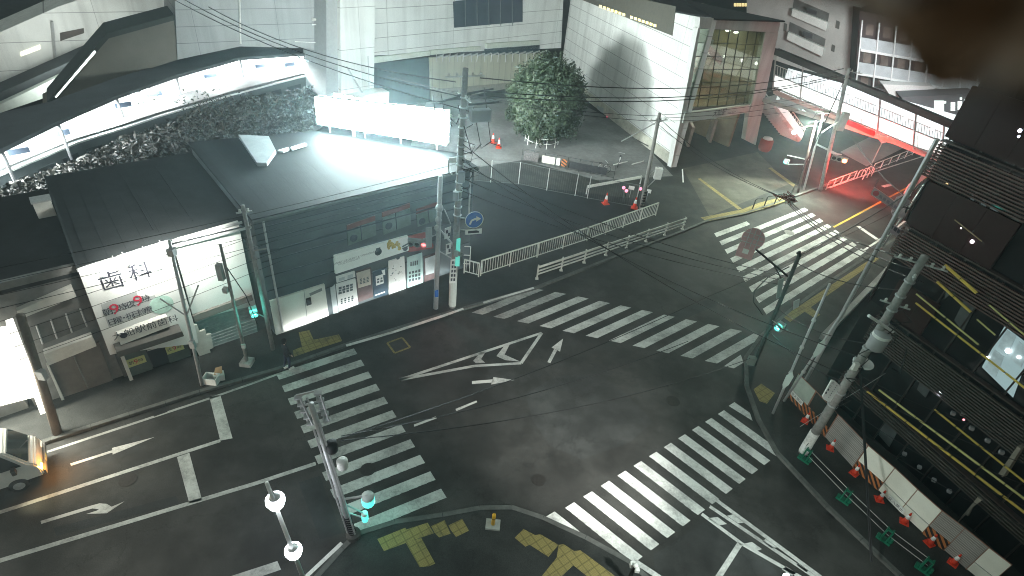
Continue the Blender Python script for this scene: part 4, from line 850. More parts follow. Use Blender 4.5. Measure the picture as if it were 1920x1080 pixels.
for z0, z1 in ((.1, 2.0), (2.0, 5.6), (5.6, 9.35), (9.35, 12.75), (12.75, 19)):
    s0_ = LE((z0+z1)/2)
    MB().obox(rb(s0_+.1, z0, .5), RD*24, RN*.7, Z*(z1-z0-.01)).obj('storey_wall', panelm, t)
    MB().obox(rb(s0_+.12, z0+.02, .16), RD*23.8, RN*.05, Z*(z1-z0-.06)).obj('window', glassd, t)
    b = MB(); k = 0
    for i in range(20):
        b.obox(rb(s0_+.15+i*1.18, z0+.02, .09), RD*.06, RN*.07, Z*(z1-z0-.06))
    b.obj('mullion', mat('mullion black', (.03, .026, .024), rough=.4), t)
    MB().obox(rb(s0_, z1-.07, -.05), RD*24, RN*.3, Z*.05).obj('floor_edge', mat('floor edge brown', (.06, .045, .04), rough=.4), t)
for z0, z1, n, m in ((11.3, 12.6, 11, louv), (7.9, 9.2, 11, louv), (4.0, 5.4, 12, louvd), (1.35, 1.9, 4, louvd)):
    b = MB(); s0_ = LE(z0)
    for i in range(n):
        z = z0+(z1-z0)*(i+.5)/n; b.obox(rb(s0_, z-.03, -.12), RD*24, RN*.1, Z*.05)
    for s_k in range(0, 25, 2): b.obox(rb(s0_+s_k, z0, -.02), RD*.05, RN*.06, Z*(z1-z0))
    b.obj('louvre_band', m, t)
for z0, z1, sl in ((9.35, 11.2, 3.4), (12.85, 14.7, 24), (16.6, 18.9, 24), (5.65, 7.2, 1.8)):
    b = MB(); b.obox(rb(LE(z0), z0, .02), RD*sl, RN*.12, Z*(z1-z0))
    for k in range(int(sl/1.15)): b.obox(rb(LE(z0)+1.1+k*1.15, z0+.02, .005), RD*.02, RN*.05, Z*(z1-z0-.04))
    b.obj('fascia', mat('red brown panel', (.030, .0155, .014), noise=.12, scale=1.5, rough=.4, spec=.08), t)
cool = emis('cool room light', (.55, .80, .84), .42, (.2, .22, .22)); cool2 = emis('bright room light', (.78, .95, 1.), 1.2, (.4, .42, .42)); pale = mat('grey blind', (.16, .17, .175), noise=.2, scale=1.2)
grl = emis('pale green room', (.62, .85, .72), .42, (.3, .3, .3))
def glow(px, m, name='lit_window', off=.13): return MB().slab(rp(px, off), -RN*.03).obj(name, m, t)
glow([(1842, 688), (1884, 612), (1935, 650), (1900, 745)], cool)
for q in ([(1848, 690), (1866, 655), (1884, 668), (1868, 706)], [(1872, 650), (1888, 618), (1906, 630), (1890, 664)], [(1895, 672), (1912, 640), (1930, 655), (1915, 690)]): glow(q, mat('room grey', (.25, .3, .3), emit=(.6, .8, .85), es=.25, noise=.4, scale=3), 'blind', .1)
b = MB()
for x, y, r in ((1890, 658, .14), (1910, 670, .09), (1852, 670, .07)): b.ball(rp([(x, y)], .04)[0], r*.6, 8)
b.obj('room_lamp', emis('room lamp', (.9, .97, 1.), 12), t)
for q in ([(1858, 262), (1878, 205), (1884, 208), (1868, 268)], ): glow(q, pale, 'blind')
glow([(1873, 275), (1893, 215), (1908, 226), (1892, 284)], grl)
glow([(1899, 290), (1913, 238), (1922, 242), (1908, 294)], pale, 'blind')
b = MB(); b.ball(rp([(1913, 245)], .04)[0], .07, 8); b.ball(rp([(1911, 256)], .04)[0], .05, 8); b.obj('room_lamp', emis('blue white lamp', (.7, .8, 1.), 9), t)
for q in ([(1812, 392), (1824, 364), (1830, 366), (1819, 396)], [(1828, 400), (1844, 375), (1852, 381), (1838, 406)], [(1850, 412), (1858, 388), (1872, 396), (1862, 414)]): glow(q, mat('blue blind', (.28, .31, .34), noise=.2), 'blind')
for q in ([(1840, 440), (1856, 412), (1866, 418), (1850, 446)], [(1772, 560), (1780, 524), (1790, 530), (1786, 548)], [(1790, 600), (1812, 556), (1832, 572), (1806, 622)], [(1720, 730), (1738, 684), (1760, 702), (1736, 745)], [(1648, 815), (1660, 785), (1684, 808), (1668, 838)], [(1892, 420), (1905, 396), (1915, 405), (1905, 430)]): glow(q, mat('dim blind', (.085, .095, .095), noise=.3, scale=1), 'blind')
for x, y, r, c, s_ in ((1823, 453, .11, (.95, .9, 1.), 18), (1802, 428, .05, (.9, .8, .8), 5), (1763, 736, .10, (.8, .82, 1.), 16), (1807, 787, .07, (1., .25, .3), 3), (1775, 345, .08, (1., .7, .35), 2)):
    MB().ball(rp([(x, y)], .02)[0], r*.6, 8).obj('wall_lamp', emis('wall lamp %d' % x, c, s_), t)
b = MB()
for x, y in ((1696, 851), (1724, 876), (1751, 900), (1780, 921), (1822, 803), (1852, 826), (1878, 848), (1787, 775), (1805, 776)): b.box(rp([(x, y)], -.02)[0], (.14, .14, .12), 1.1)
b.obj('junction_box', mat('box grey', (.32, .32, .33)), t)
yp = mat('yellow pipe cover', (.62, .47, .10), noise=.12, scale=3, dirt=.2, rough=.5); yp2 = mat('pale yellow pipe cover', (.52, .50, .20), noise=.12, scale=3, rough=.5)
def pipes(x0, y0, x1, y1, n, r=.05, m=yp, off=-.35, gap=.05):
    a, c = rp([(x0, y0), (x1, y1)], off)
    for i in range(n):
        p, q = a.lerp(c, i/n), a.lerp(c, (i+1-gap)/n); MB().tube([p, q], r, 6).obj('pipe_cover', m, t)
    MB().tube([a, c], r*.4, 5).obj('handrail', dark, t)
pipes(1626, 734, 1935, 972, 7, .05); pipes(1648, 731, 1935, 946, 7, .045, yp2); pipes(1752, 768, 1935, 915, 4, .04); pipes(1717, 568, 1935, 738, 5, .04)
pipes(1718, 551, 1838, 649, 2, .035, yp2, -.2); pipes(1772, 497, 1833, 551, 2, .06, yp, -.35); pipes(1757, 528, 1822, 587, 2, .05, yp, -.2); pipes(1855, 572, 1935, 640, 2, .03, yp2, -.2); pipes(1790, 412, 1844, 455, 1, .022, mat('brass strip', (.35, .27, .16)), -.1); pipes(1832, 599, 1868, 630, 1, .03, yp2, -.2)
b = MB(); b.slab(rp([(1872, 888), (1908, 836), (1914, 842), (1880, 895)], -.3), RN*.25); b.slab(rp([(1790, 985), (1833, 932), (1841, 938), (1822, 952), (1814, 968), (1808, 962)], -.3), RN*.1); b.obj('bracket_plate', mat('plate beige', (.24, .22, .18), noise=.2), t)
b = MB()
b.tube([rb(-1.7, .1, -.05), rb(-1.7, 12.7, -.05)], .09, 6); b.obj('corner_pipe', galv, t)

# ------------------------------------------------------------------ construction fence with panels, cones and rope stands
fp_px = [(1476, 742), (1507, 775), (1547, 820), (1600, 878), (1647, 920), (1687, 960), (1730, 1000), (1770, 1032), (1812, 1068), (1852, 1100)]
fp = [G(x, y, .12) for x, y in fp_px]
ribm = bpy.data.materials.new('see through mesh panel')
ribm = cladding('embossed grey panel', (.42, .40, .37), (0, 0, 1), .09, .05, .03, .3, .1)
wpan = mat('cream fence panel', (.80, .80, .71), noise=.05, scale=1.5, dirt=.14, rough=.55); gpan = mat('grey green panel', (.42, .48, .42), noise=.15, scale=2, dirt=.2)
stripe = bpy.data.materials.new('hazard stripes'); stripe.use_nodes = True
n_ = stripe.node_tree.nodes; l_ = stripe.node_tree.links; gg_ = n_.new('ShaderNodeNewGeometry'); d_ = n_.new('ShaderNodeVectorMath'); d_.operation = 'DOT_PRODUCT'; d_.inputs[1].default_value = (1.5, -3.3, 3.6); l_.new(gg_.outputs['Position'], d_.inputs[0])
f_ = n_.new('ShaderNodeMath'); f_.operation = 'FRACT'; l_.new(d_.outputs['Value'], f_.inputs[0]); g_ = n_.new('ShaderNodeMath'); g_.operation = 'GREATER_THAN'; g_.inputs[1].default_value = .5; l_.new(f_.outputs[0], g_.inputs[0])
mx_ = n_.new('ShaderNodeMix'); mx_.data_type = 'RGBA'; mx_.inputs[6].default_value = (.02, .016, .014, 1); mx_.inputs[7].default_value = (.42, .15, .05, 1); l_.new(g_.outputs[0], mx_.inputs['Factor']); l_.new(mx_.outputs[2], n_['Principled BSDF'].inputs['Base Color'])
kinds = 'glmwwwmmww'
hazard = {0, 1, 3, 6}
desc = {0: 'grey green', 1: 'open', 2: 'weathered grey', 3: 'cream', 4: 'cream', 5: 'cream', 6: 'weathered grey', 7: 'plain grey', 8: 'cream'}
spots_ = ['nearest the signal pole at the corner', 'half hidden behind the transformer pole', 'just past the transformer pole', 'with a striped lower board under a smooth sheet', 'with a notice plate hung on its lower edge', 'standing between the notice plate and a striped grey panel', 'with a hazard striped lower board', 'between a striped panel and the last cream panels', 'closest to the bottom edge of the photo']
for i in range(9):
    a, c = fp[i], fp[i+1]; d = (c-a); n = Vector((-d.y, d.x, 0)).normalized()
    if n.x > 0: n = -n                                 # toward the road
    t = thing('site_fence_panel', '%s site fence panel %s' % (desc[i], spots_[i]), 'fence panel', a.lerp(c, .5), 'site fence panels along the building')
    k = kinds[i]; m = {'g': gpan, 'm': ribm, 'w': wpan, 'l': brown}[k]
    lo, hi = (.05, 1.45) if k != 'l' else (.05, .5)
    split = .55
    if i in hazard:
        MB().obox(a+Z*.03+n*.03, d*.97, n*.03, Z*.5).obj('hazard_board', stripe, t); lo = .53
    if k == 'w' and i not in hazard: MB().obox(a+Z*.06, d*.97, n*.03, Z*.46).obj('lower_panel', wpan, t); lo = .56
    MB().obox(a+Z*lo, d*.97, n*.03, Z*(hi-lo)).obj('panel', m if k != 'l' else stripe, t)
    b = MB()
    for p in (a, a+d*.97): b.tube([p-n*.01, p-n*.01+Z*1.47], .025, 5)
    b.tube([a+Z*1.46, a+d*.97+Z*1.46], .02, 5); b.tube([a-n*.02+Z*.3, a-n*.5], .02, 4)
    b.obj('frame', mat('fence frame rust', (.26, .13, .09), noise=.2), t)
    if i in (0, 4):
        q = a+d*(.15 if i == 0 else .4)+n*.08+Z*(.3 if i == 0 else .1)
        nt_ = MB().obox(q, d.normalized()*.75, n*.015, Z*.26).obj('notice', whitem, t)
        MB().text('立入禁止', q+d.normalized()*.375+n*.015+Z*.13, d, Z, .17, n).obj('lettering', txtb, nt_)
def cone_proto():
    t = thing('traffic_cone', 'red white traffic cone', 'traffic cone', (0, 0, 0), 'traffic cones along the site fence')
    MB().slab([(-.19, -.19, 0), (.19, -.19, 0), (.19, .19, 0), (-.19, .19, 0)], (0, 0, .04)).obj('base', redm, t)
    MB().lathe([(.14, .04), (.115, .16), (.09, .30)]).obj('body', redm, t, True)
    MB().lathe([(.0905, .30), (.055, .52)]).obj('reflective_band', mat('reflective white', (.74, .74, .72)), t, True)
    MB().lathe([(.056, .52), (.03, .66), (.0, .665)]).obj('tip', redm, t, True)
    return t
cone = cone_proto()
cpx = [(1509, 790), (1556, 841), (1601, 888), (1648, 937), (1695, 979), (1742, 1019), (1786, 1056)]
wh = ['below the notice on the first striped board', 'left of the embossed grey panel by the white based pole', 'at the joint between embossed grey and cream panels', 'under the second cream panel beside the notice plate', 'in front of the third cream panel', 'in front of the second hazard striped board past the cream panels', 'nearest the bottom edge of the photo']
for i, (x, y) in enumerate(cpx):
    c = cone if i == 0 else copy(cone, (0, 0, 0), 0, '')
    c.location = G(x, y, .12); c.scale = (.84, .84, .9); c.rotation_euler.z = random.random()*3; c['label'] = 'red traffic cone '+wh[i]
for i, (x, y, w_) in enumerate([(935, 277, 'the nearer of two cones beside each other on the pale plaza'), (924, 268, 'the farther of two cones beside each other on the pale plaza'), (1135, 382, 'left of the lamps of the car park barrier'), (1189, 390, 'at the foot of the striped pole beside the white railing')]):
    c = copy(cone, G(x, y, .12), i, 'orange cone, '+w_, 'cones on the station plaza'); c.scale = (1.3, 1.3, 1.35)
t0_ = None
gpx = [(1507, 862), (1580, 938), (1656, 1012), (1729, 1068)]
gw = ['at the foot of the white based pole', 'second along the kerb from the white based pole', 'third along the kerb from the white based pole', 'fourth along the kerb, nearest the bottom edge']
for i, (x, y) in enumerate(gpx):
    if t0_ is None:
        t0_ = thing('barrier_stand', '', 'barrier stand', (0, 0, 0), 'green barrier stands along the kerb')
        MB().box((0, 0, .05), (.62, .34, .1)).obj('foot', greenm, t0_)
        b = MB(); b.box((-.12, 0, .42), (.06, .3, .66)); b.box((.12, 0, .42), (.06, .3, .66)); b.box((0, 0, .70), (.3, .1, .08)); b.obj('upright', greenm, t0_)
        MB().lathe([(.11, .1), (.09, .3), (.05, .36)], (.25, .05, 0)).obj('weight', greenm, t0_)
        s_ = t0_
    else: s_ = copy(t0_, (0, 0, 0), 0, '')
    s_.location = G(x, y, .12); s_.scale = (.8, .8, .85); s_.rotation_euler.z = -.75; s_['label'] = 'green plastic barrier stand '+gw[i]
gg = [G(x, y, .12) for x, y in gpx]
for i in range(3):
    for k, (dz, lab) in enumerate(((.30, 'lower'), (.60, 'upper'))):
        MB().tube([gg[i]+Z*dz+Vector((.05, 0, 0)), gg[i+1]+Z*dz+Vector((.05, 0, 0))], .013, 5).obj('barrier_bar', galv, None, label='%s grey bar linking the %s green barrier stands' % (lab, ('first and second', 'second and third', 'third and fourth')[i]), category='bar', group='bars between the green stands')
# weathered low wall and dark planting bed at the corner of the building
a, c = G(1545, 640, .12), G(1670, 508, .12)
b = MB(); ground_wall(b, a, c, .35, .3); b.obj('low_wall', conc, None, label='long low concrete wall edging the pavement at the louvred building', category='wall')

# ------------------------------------------------------------------ railings, guard rail, car park mesh fence
def railing(name, label, cat, pts, h, n, m, r=.022, post=.04, each=2., dbl=True, parent=None):
    t = thing(name, label, cat, pts[0]); b = MB(); pb_ = MB(); tb_ = MB()
    for a, c in zip(pts, pts[1:]):
        L_ = (c-a).length; k = max(1, round(L_/each)); d = c-a
        for i in range(k+1): p = a.lerp(c, i/k); pb_.tube([p, p+Z*h], post, 6)
        tb_.tube([a+Z*h, c+Z*h], .045, 6); tb_.tube([a+Z*.14, c+Z*.14], .03, 5)
        kk = int(L_*n)
        for i in range(kk): p = a.lerp(c, (i+.5)/kk); b.tube([p+Z*.14, p+Z*h], r, 4)
    pb_.obj('post', m, t); tb_.obj('top_rail', m, t); b.obj('bars', m, t); return t
rails = mat('railing cream white', (.60, .61, .56), noise=.12, scale=6, dirt=.2)
railing('pedestrian_railing', 'long white barred railing between car park and pavement', 'railing', [G(901, 517, .12), G(1100, 452, .12), G(1229, 404, .12)], 1.05, 5.5, rails)
railing('pedestrian_railing', 'short white barred railing piece beside the twin poles', 'railing', [G(870, 512, .12), G(897, 519, .12)], .95, 5.5, rails)
t = thing('bicycle_frame_rack', 'small white tubular gate frame behind the short railing piece', 'gate', G(868, 505, .12))
a = G(866, 502, .12); d = Vector((.9, .1, 0)); b = MB()
for k in (0, 1): b.tube([a+d*.5*k, a+d*.5*k+Z*1.5], .03, 5)
for z in (.3, .9, 1.5): b.tube([a+Z*z, a+d*.5+Z*z], .03, 5)
b.obj('frame', whitem, t)
t = thing('guard_rail', 'white three beam guard rail along the kerb of the road', 'guard rail', G(1006, 523, .12))
ga, gb = G(1006, 524, .12), G(1281, 430, .12)
b = MB(); d = (gb-ga); nrm = Vector((d.y, -d.x, 0)).normalized()
for z, hgt in ((.82, .13), (.58, .07), (.36, .07)): b.obox(ga+Z*z, d, nrm*.06, Z*hgt)
b.obj('beams', rails, t); b = MB()
for i in range(8): p = ga.lerp(gb, (i+.03)/7.06)-nrm*.05; b.tube([p, p+Z*.98], .05, 6); b.box(p+Z*.02, (.2, .2, .04))
b.obj('post', rails, t)
t = thing('mesh_fence', 'see through wire mesh fence with thin grey posts edging the car park', 'fence', G(862, 335, .12))
mfp = [G(862, 336, .12), G(920, 342, .12), G(972, 345, .12), G(1025, 357, .12), G(1078, 367, .12), G(1101, 372, .12), G(1190, 388, .12)]
b = MB()
for p in mfp: b.tube([p, p+Z*1.8], .035, 5)
b.obj('post', galv, t); b = MB()
for a, c in zip(mfp, mfp[1:]):
    b.tube([a+Z*1.78, c+Z*1.78], .018, 4); b.tube([a+Z*.05, c+Z*.05], .018, 4)
    k = int((c-a).length/.16)
    for i in range(k): b.tube([a.lerp(c, i/k), a.lerp(c, i/k)+Z*1.78], .0035, 3, caps=False)
b.obj('mesh', mat('wire grey', (.12, .13, .13)), t)
b = MB(); a, c = G(1099, 364, .12), G(1200, 345, .12); b.slab([a+Z*.5, c+Z*.5, c+Z*.72, a+Z*.72], (0, .06, 0))
t = thing('boom_barrier', 'white boom barrier lying across the car park exit', 'barrier', a); b.obj('boom', whitem, t); b = MB()
b.tube([a, a+Z*.7], .05, 5); b.tube([c, c+Z*.7], .05, 5); b.obj('post', galv, t)
t = thing('sign_fence', 'low dark fence with pale notice boards below the plaza tree', 'fence', G(980, 300, .12))
sa, sb_ = G(978, 302, .12), G(1150, 335, .12); d = sb_-sa; b = MB()
for i in range(9): p = sa.lerp(sb_, i/8); b.tube([p, p+Z*1.1], .03, 5)
for z in (.1, .6, 1.1): b.tube([sa+Z*z, sb_+Z*z], .022, 4)
b.obj('frame', mat('fence dark', (.05, .05, .05)), t)
n = Vector((d.y, -d.x, 0)).normalized()
MB().obox(sa+d*.22+n*.04+Z*.25, d*.14, n*.02, Z*.62).obj('board', mat('board cream', (.50, .50, .42)), t)
MB().obox(sa+d*.375+n*.04+Z*.25, d*.04, n*.02, Z*.62).obj('board', mat('board pale', (.58, .60, .58)), t)
MB().obox(sa+d*.02+n*.04+Z*.2, d*.16, n*.02, Z*.75).obj('board', mat('board dark print', (.09, .085, .085), noise=.7, scale=9), t)
MB().obox(sa+d*.43+n*.04+Z*.25, d*.06, n*.02, Z*.62).obj('board', stripe, t)
MB().obox(sa+d*.52+n*.04+Z*.2, d*.4, n*.02, Z*.6).obj('board', mat('board night', (.03, .032, .035), noise=.4, scale=5), t)
# red lit railings beside the far road
railing('road_railing', 'white tubular railing in the red signal glow by the far road', 'railing', [G(1548, 356, .12), G(1600, 336, .12)], .8, .01, whitem, each=1.3)
railing('road_railing', 'white tubular railing beyond the round sign by the far road', 'railing', [G(1634, 322, .12), G(1710, 291, .12)], .8, .01, whitem, each=2)
for i, (x, y) in enumerate(((1606, 334), (1614, 331), (1622, 328))):
    p = G(x, y, .12); MB().tube([p, p+Z*.7, p+Vector((.12, -.05, .85)), p+Vector((.35, -.12, .85)), p+Vector((.47, -.17, .7)), p+Vector((.47, -.17, 0))], .035, 6).obj('hoop_barrier', whitem, None, label='white steel hoop barrier between the two far road railings', category='hoop barrier', group='hoop barriers by the far road')
railing('white_fence', 'bright white slatted fence by the louvred building and the bridge', 'fence', [G(1690, 372, .12), G(1740, 330, .12), G(1790, 290, .12)], 1.3, 3, whitem, r=.05)
for i, (x, y, w_) in enumerate(((1411, 391, 'left'), (1433, 386, 'middle'), (1452, 382, 'right'))):
    p = G(x, y, .12); MB().tube([p, p+Z*.75, p+Vector((.1, .05, .82)), p+Vector((.6, .28, .82))], .045, 6).obj('leaning_rail', dark, None, label='black bent pipe rail by the yellow kerb strip, %s one of three' % w_, category='pipe rail', group='black pipe rails by the yellow strip')

# ------------------------------------------------------------------ poles, signals, signs
teal = emis('signal teal lens', (.10, 1., .80), 30); redl = emis('signal red lens', (1., .10, .10), 7); redhot = emis('signal red hot', (1., .20, .05), 60)
def pole(name, label, base, top, r0, r1, m, cat='utility pole', bands=0, z0=.12, group=None):
    g, tp = TOPAT(base, top, z0); t = thing(name, label, cat, g, group)
    MB().tube([g, g.lerp(tp, .5), tp], r0, 12, r1).obj('shaft', m, t, True)
    t['label'] = label; return t, g, tp
def at(g, tp, f, d=(0, 0, 0)): return g.lerp(tp, f)+Vector(d)
def along(g, tp, pts, r, m, t, name): MB().tube(pts, r, 5).obj(name, m, t)
def insul(t, p, d, n=3, gap=.35, m=None):
    b = MB(); d = Vector(d).normalized()
    b.tube([p-d*gap*n/2, p+d*gap*n/2], .035, 4); b.obj('crossarm', galv, t)
    b = MB()
    for i in range(n): q = p+d*(i-(n-1)/2)*gap; b.lathe([(.05, 0), (.06, .05), (.03, .07), (.055, .11), (.03, .15)], q, 8)
    b.obj('insulator', mat('insulator white', (.55, .55, .52), rough=.3), t)
camd = lambda p: (xy(CAM)-xy(p)).normalized()
def signal_head(t, p, face, lens, size=(.34, .34, .42), n=1, name='signal_head', axis=None):
    face = Vector(face).normalized(); u = Vector((-face.y, face.x, 0)); ax = u if axis is None else axis
    w_ = size[0]*n
    h = MB().obox(p-u*w_/2-Z*size[2]/2-face*.12, u*w_, face*.2, Z*size[2]).obj(name, mat('signal housing', (.30, .33, .32), rough=.5), t)
    for i in range(n):
        q = p+u*(i-(n-1)/2)*size[0]+face*.085
        on = (i == lens[1])
        MB().lathe([(size[0]*.42, 0), (size[0]*.36, .04), (0, .06)], q, 14, face).obj('lens', lens[0] if on else mat('lens off', (.02, .02, .02), rough=.3), h)
        MB().lathe([(size[0]*.44, 0), (size[0]*.44, .16), (size[0]*.42, .16), (size[0]*.41, .0)], q, 14, face).obj('visor', mat('visor grey', (.22, .24, .23)), h)
    return h
# big pole in the near left of the crossing
t, g, tp = pole('signal_pole', 'galvanised signal pole carrying a lamp cage over the striped crossing', (663, 1006), (583, 757), .115, .085, galv, 'signal pole')
MB().lathe([(.24, 0), (.25, .22), (.14, .27)], g, 14).obj('base_collar', mat('pole base dark', (.06, .06, .055), noise=.3), t)
b = MB()
for i in range(9): f = .04+i*.018; b.lathe([(.13, -.03), (.13, .03)], at(g, tp, f), 12)
b.obj('band', dark, t)
b = MB(); b.tube([at(g, tp, .05, (.13, -.09, 0)), at(g, tp, .9, (.12, -.08, 0))], .03, 5); b.tube([at(g, tp, .05, (-.13, -.08, 0)), at(g, tp, .85, (-.12, -.07, 0))], .03, 5); b.obj('conduit', galv, t)
b = MB(); q = tp
for a, c in (((555, 742), (578, 790)), ((592, 733), (609, 784))):
    pa, pc = W((g.x, g.y), (g.x+1, g.y+.2), *a), W((g.x, g.y), (g.x+1, g.y+.2), *c); b.tube([pa, pc], .045, 5); b.tube([pa+Vector((.16, -.1, 0)), pc+Vector((.16, -.1, 0))], .03, 5)
    for k in range(5): w_ = pa.lerp(pc, k/4); b.box(w_+Vector((.08, -.06, 0)), (.2, .14, .05), .3)
b.obj('signal_back', galv, t)
b = MB()
for a, c in (((555, 742), (592, 733)), ((564, 762), (599, 752)), ((573, 780), (606, 770)), ((575, 745), (592, 785))):
    pa, pc = W((g.x, g.y), (g.x+1, g.y+.2), *a), W((g.x, g.y), (g.x+1, g.y+.2), *c); b.tube([pa, pc], .035, 5)
b.obj('cage_bar', galv, t)
for px, py, m, r, h_, nm in ((621, 830, dark, .17, .42, 'junction_can'), (641, 862, whitem, .17, .38, 'lamp_can')):
    c = W((g.x, g.y), (g.x+1, g.y+.2), px, py); MB().lathe([(r*.8, -h_/2), (r, -h_/2+.05), (r, h_/2-.05), (r*.7, h_/2)], c+camd(c)*.15, 14).obj(nm, m, t, True)
pp = W((g.x, g.y), (g.x+1, g.y+.2), 690, 936); q2 = W((g.x, g.y), (g.x+1, g.y+.2), 684, 968)
lampteal = emis('signal teal body', (.12, .95, .80), 1.1, (.2, .6, .55))
for c, sz_, dz in ((pp, (.21, .46), 0), (q2, (.11, .46), 0)):
    h = MB().lathe([(sz_[0]*.85, -sz_[1]/2), (sz_[0], -sz_[1]/2+.06), (sz_[0], sz_[1]/2-.05), (sz_[0]*.8, sz_[1]/2)], c, 12).obj('pedestrian_signal', mat('signal housing pale', (.50, .56, .54)), t, True)
    MB().lathe([(sz_[0]*.9, -sz_[1]/2-.012), (sz_[0]*1.03, -sz_[1]/2+.07), (sz_[0]*1.03, sz_[1]/4-.02), (sz_[0]*.95, sz_[1]/4)], c, 12).obj('lens', lampteal, h, True)
b = MB(); b.tube([at(g, tp, .30), q2+Z*.15], .03, 5); b.tube([at(g, tp, .22), q2-Z*.1], .03, 5); b.tube([at(g, tp, .33), pp+Z*.2], .04, 5); b.obj('bracket_arm', galv, t)
# twin poles in front of the corner shop
t, g, tp = pole('utility_pole', 'thin silver pole, left one of the twin poles before the posters', (817, 578), (826, 330), .13, .11, galv)
b = MB()
for px, py, r in ((824, 388, .2), (822, 410, .17), (820, 425, .16)): b.ball(W((g.x, g.y), (g.x+1, g.y), px, py)+camd(g)*.1, r, 8)
b.obj('junction_can', galv, t)
def plate(px, g, m, t, name, th=.04, off=-.2, d=(1, .25)):
    return MB().slab([W((g.x, g.y), (g.x+d[0], g.y+d[1]), x, y, off) for x, y in px], Vector((d[1], -d[0], 0)).normalized()*th).obj(name, m, t)
plate([(798, 427), (810, 425), (810, 463), (798, 464)], g, mat('sign back grey', (.36, .40, .41)), t, 'sign_plate')
p = W((g.x, g.y), (g.x+1, g.y), 783, 455, .0); signal_head(t, p, camd(p)+Vector((-.15, 0, 0)), (redl, 2), (.32, .3, .36), 3, 'vehicle_signal')
b = MB(); b.tube([p+Z*.1, W((g.x, g.y), (g.x+1, g.y), 819, 440)], .03, 5); b.obj('arm', galv, t)
MB().slab([W((g.x, g.y), (g.x+1, g.y), x, y, -.15) for x, y in ((815, 545), (822, 543), (822, 556), (816, 557))], (0, -.02, 0)).obj('notice', signblue, t)
t, g, tp = pole('utility_pole', 'tall concrete pole with pole top cables, right one of the twin poles', (848, 575), (873, 128), .19, .12, polem)
G3, T3 = g, tp
b = MB(); b.lathe([(.2, .12), (.205, .15), (.205, 2.3), (.195, 2.33)], g, 14); b.obj('sleeve', mat('anti bill sleeve', (.52, .56, .53), noise=.08, scale=6), t)
q = plate([(845, 487), (857, 485), (854, 530), (842, 531)], g, whitem, t, 'bill_plate', .02, -.24)
b = MB()
for i in range(5):
    for j in range(2):
        x, y = 847.5+j*5-i*.6, 490+i*8; b.slab([W((g.x, g.y), (g.x+1, g.y+.25), *w_, -.27) for w_ in ((x, y), (x+3.4, y-.4), (x+3.2, y+4.5), (x-.2, y+5))], (0, -.01, 0))
b.obj('lettering', txtb, q)
plate([(834, 428), (846, 424), (843, 445), (833, 448)], g, whitem, t, 'sign_plate'); plate([(836, 458), (846, 455), (845, 474), (836, 477)], g, whitem, t, 'sign_plate')
b = MB()
for x, y in ((836, 432), (840, 437), (838, 460), (841, 467)): b.slab([W((g.x, g.y), (g.x+1, g.y+.25), *w_, -.27) for w_ in ((x, y), (x+4, y-1), (x+4, y+5), (x, y+6))], (0, -.01, 0))
b.obj('lettering', txtb, t)
p = W((g.x, g.y), (g.x+1, g.y), 858, 474, -.3); h = signal_head(t, p, Vector((.9, -.5, 0)), (teal, 1), (.28, .28, .34), 1, 'pedestrian_signal'); 
MB().slab([W((g.x, g.y), (g.x+1, g.y), x, y, -.3) for x, y in ((856, 448), (862, 446), (860, 498), (853, 498))], (.05, -.06, 0)).obj('pedestrian_signal', emis('pedestrian teal', (.1, .8, .65), .55, (.2, .45, .4)), t)
b = MB(); b.tube([at(g, tp, .30), W((g.x, g.y), (g.x+1, g.y), 820, 425)], .05, 5); b.tube([at(g, tp, .24), W((g.x, g.y), (g.x+1, g.y), 822, 470)], .035, 5); b.tube([W((g.x, g.y), (g.x+1, g.y), 833, 392), W((g.x, g.y), (g.x+1, g.y), 845, 420)], .035, 5); b.obj('arm', galv, t)
# mounted gear at the top
b = MB()
for i in range(14): f = .45+i*.035; b.lathe([(.2-.07*f+.03, -.03), (.2-.07*f+.03, .03)], at(g, tp, f), 10)
b.obj('band', galv, t)
for f, d, n in ((.97, (.9, .5, 0), 5), (.90, (.5, -.8, 0), 4), (.83, (.9, .4, 0), 4)): insul(t, at(g, tp, f, (0, 0, .05)), d, n)
bp = at(g, tp, .86); b = MB(); b.box(bp+Vector((.75, -.1, -.1)), (.9, .35, .5), .5); b.obj('switch_box', mat('switch box grey', (.42, .45, .46)), t)
b = MB(); b.tube([bp+Vector((.2, 0, .25)), bp+Vector((1.5, .4, .4))], .05, 5); b.tube([bp+Vector((-.3, 0, .6)), bp+Vector((1.2, .5, .9))], .04, 5); b.tube([bp+Vector((-1.1, -.3, .3)), bp+Vector((.6, .2, .8))], .04, 5); b.obj('crossarm', dark, t)
b = MB()
for i in range(7):
    a = at(g, tp, .84+random.uniform(-.04, .1), (-1.3+i*.35, random.uniform(-.3, .3), 0)); c = at(g, tp, .80+random.uniform(-.06, .08), (-.9+i*.45, random.uniform(-.3, .3), 0)); m_ = (a+c)/2-Z*random.uniform(.5, 1.2); b.tube([a, a*.55+m_*.45, m_, m_*.45+c*.55, c], .022, 4)
for i in range(6):
    p_ = at(g, tp, .58+i*.035, (.1, -.15, 0)); b.tube([p_, p_+Vector((.35+.1*i % .3, -.1, -.1)), p_+Vector((.4, -.1, -.45)), p_+Vector((.05, 0, -.6))], .02, 4)
b.obj('jumper_cable', dark, t)
b = MB(); b.box(at(g, tp, .62, (.12, -.25, 0)), (.3, .25, .5)); b.box(at(g, tp, .54, (-.1, -.25, 0)), (.25, .2, .45)); b.obj('junction_box', mat('pole box grey', (.25, .27, .28)), t)
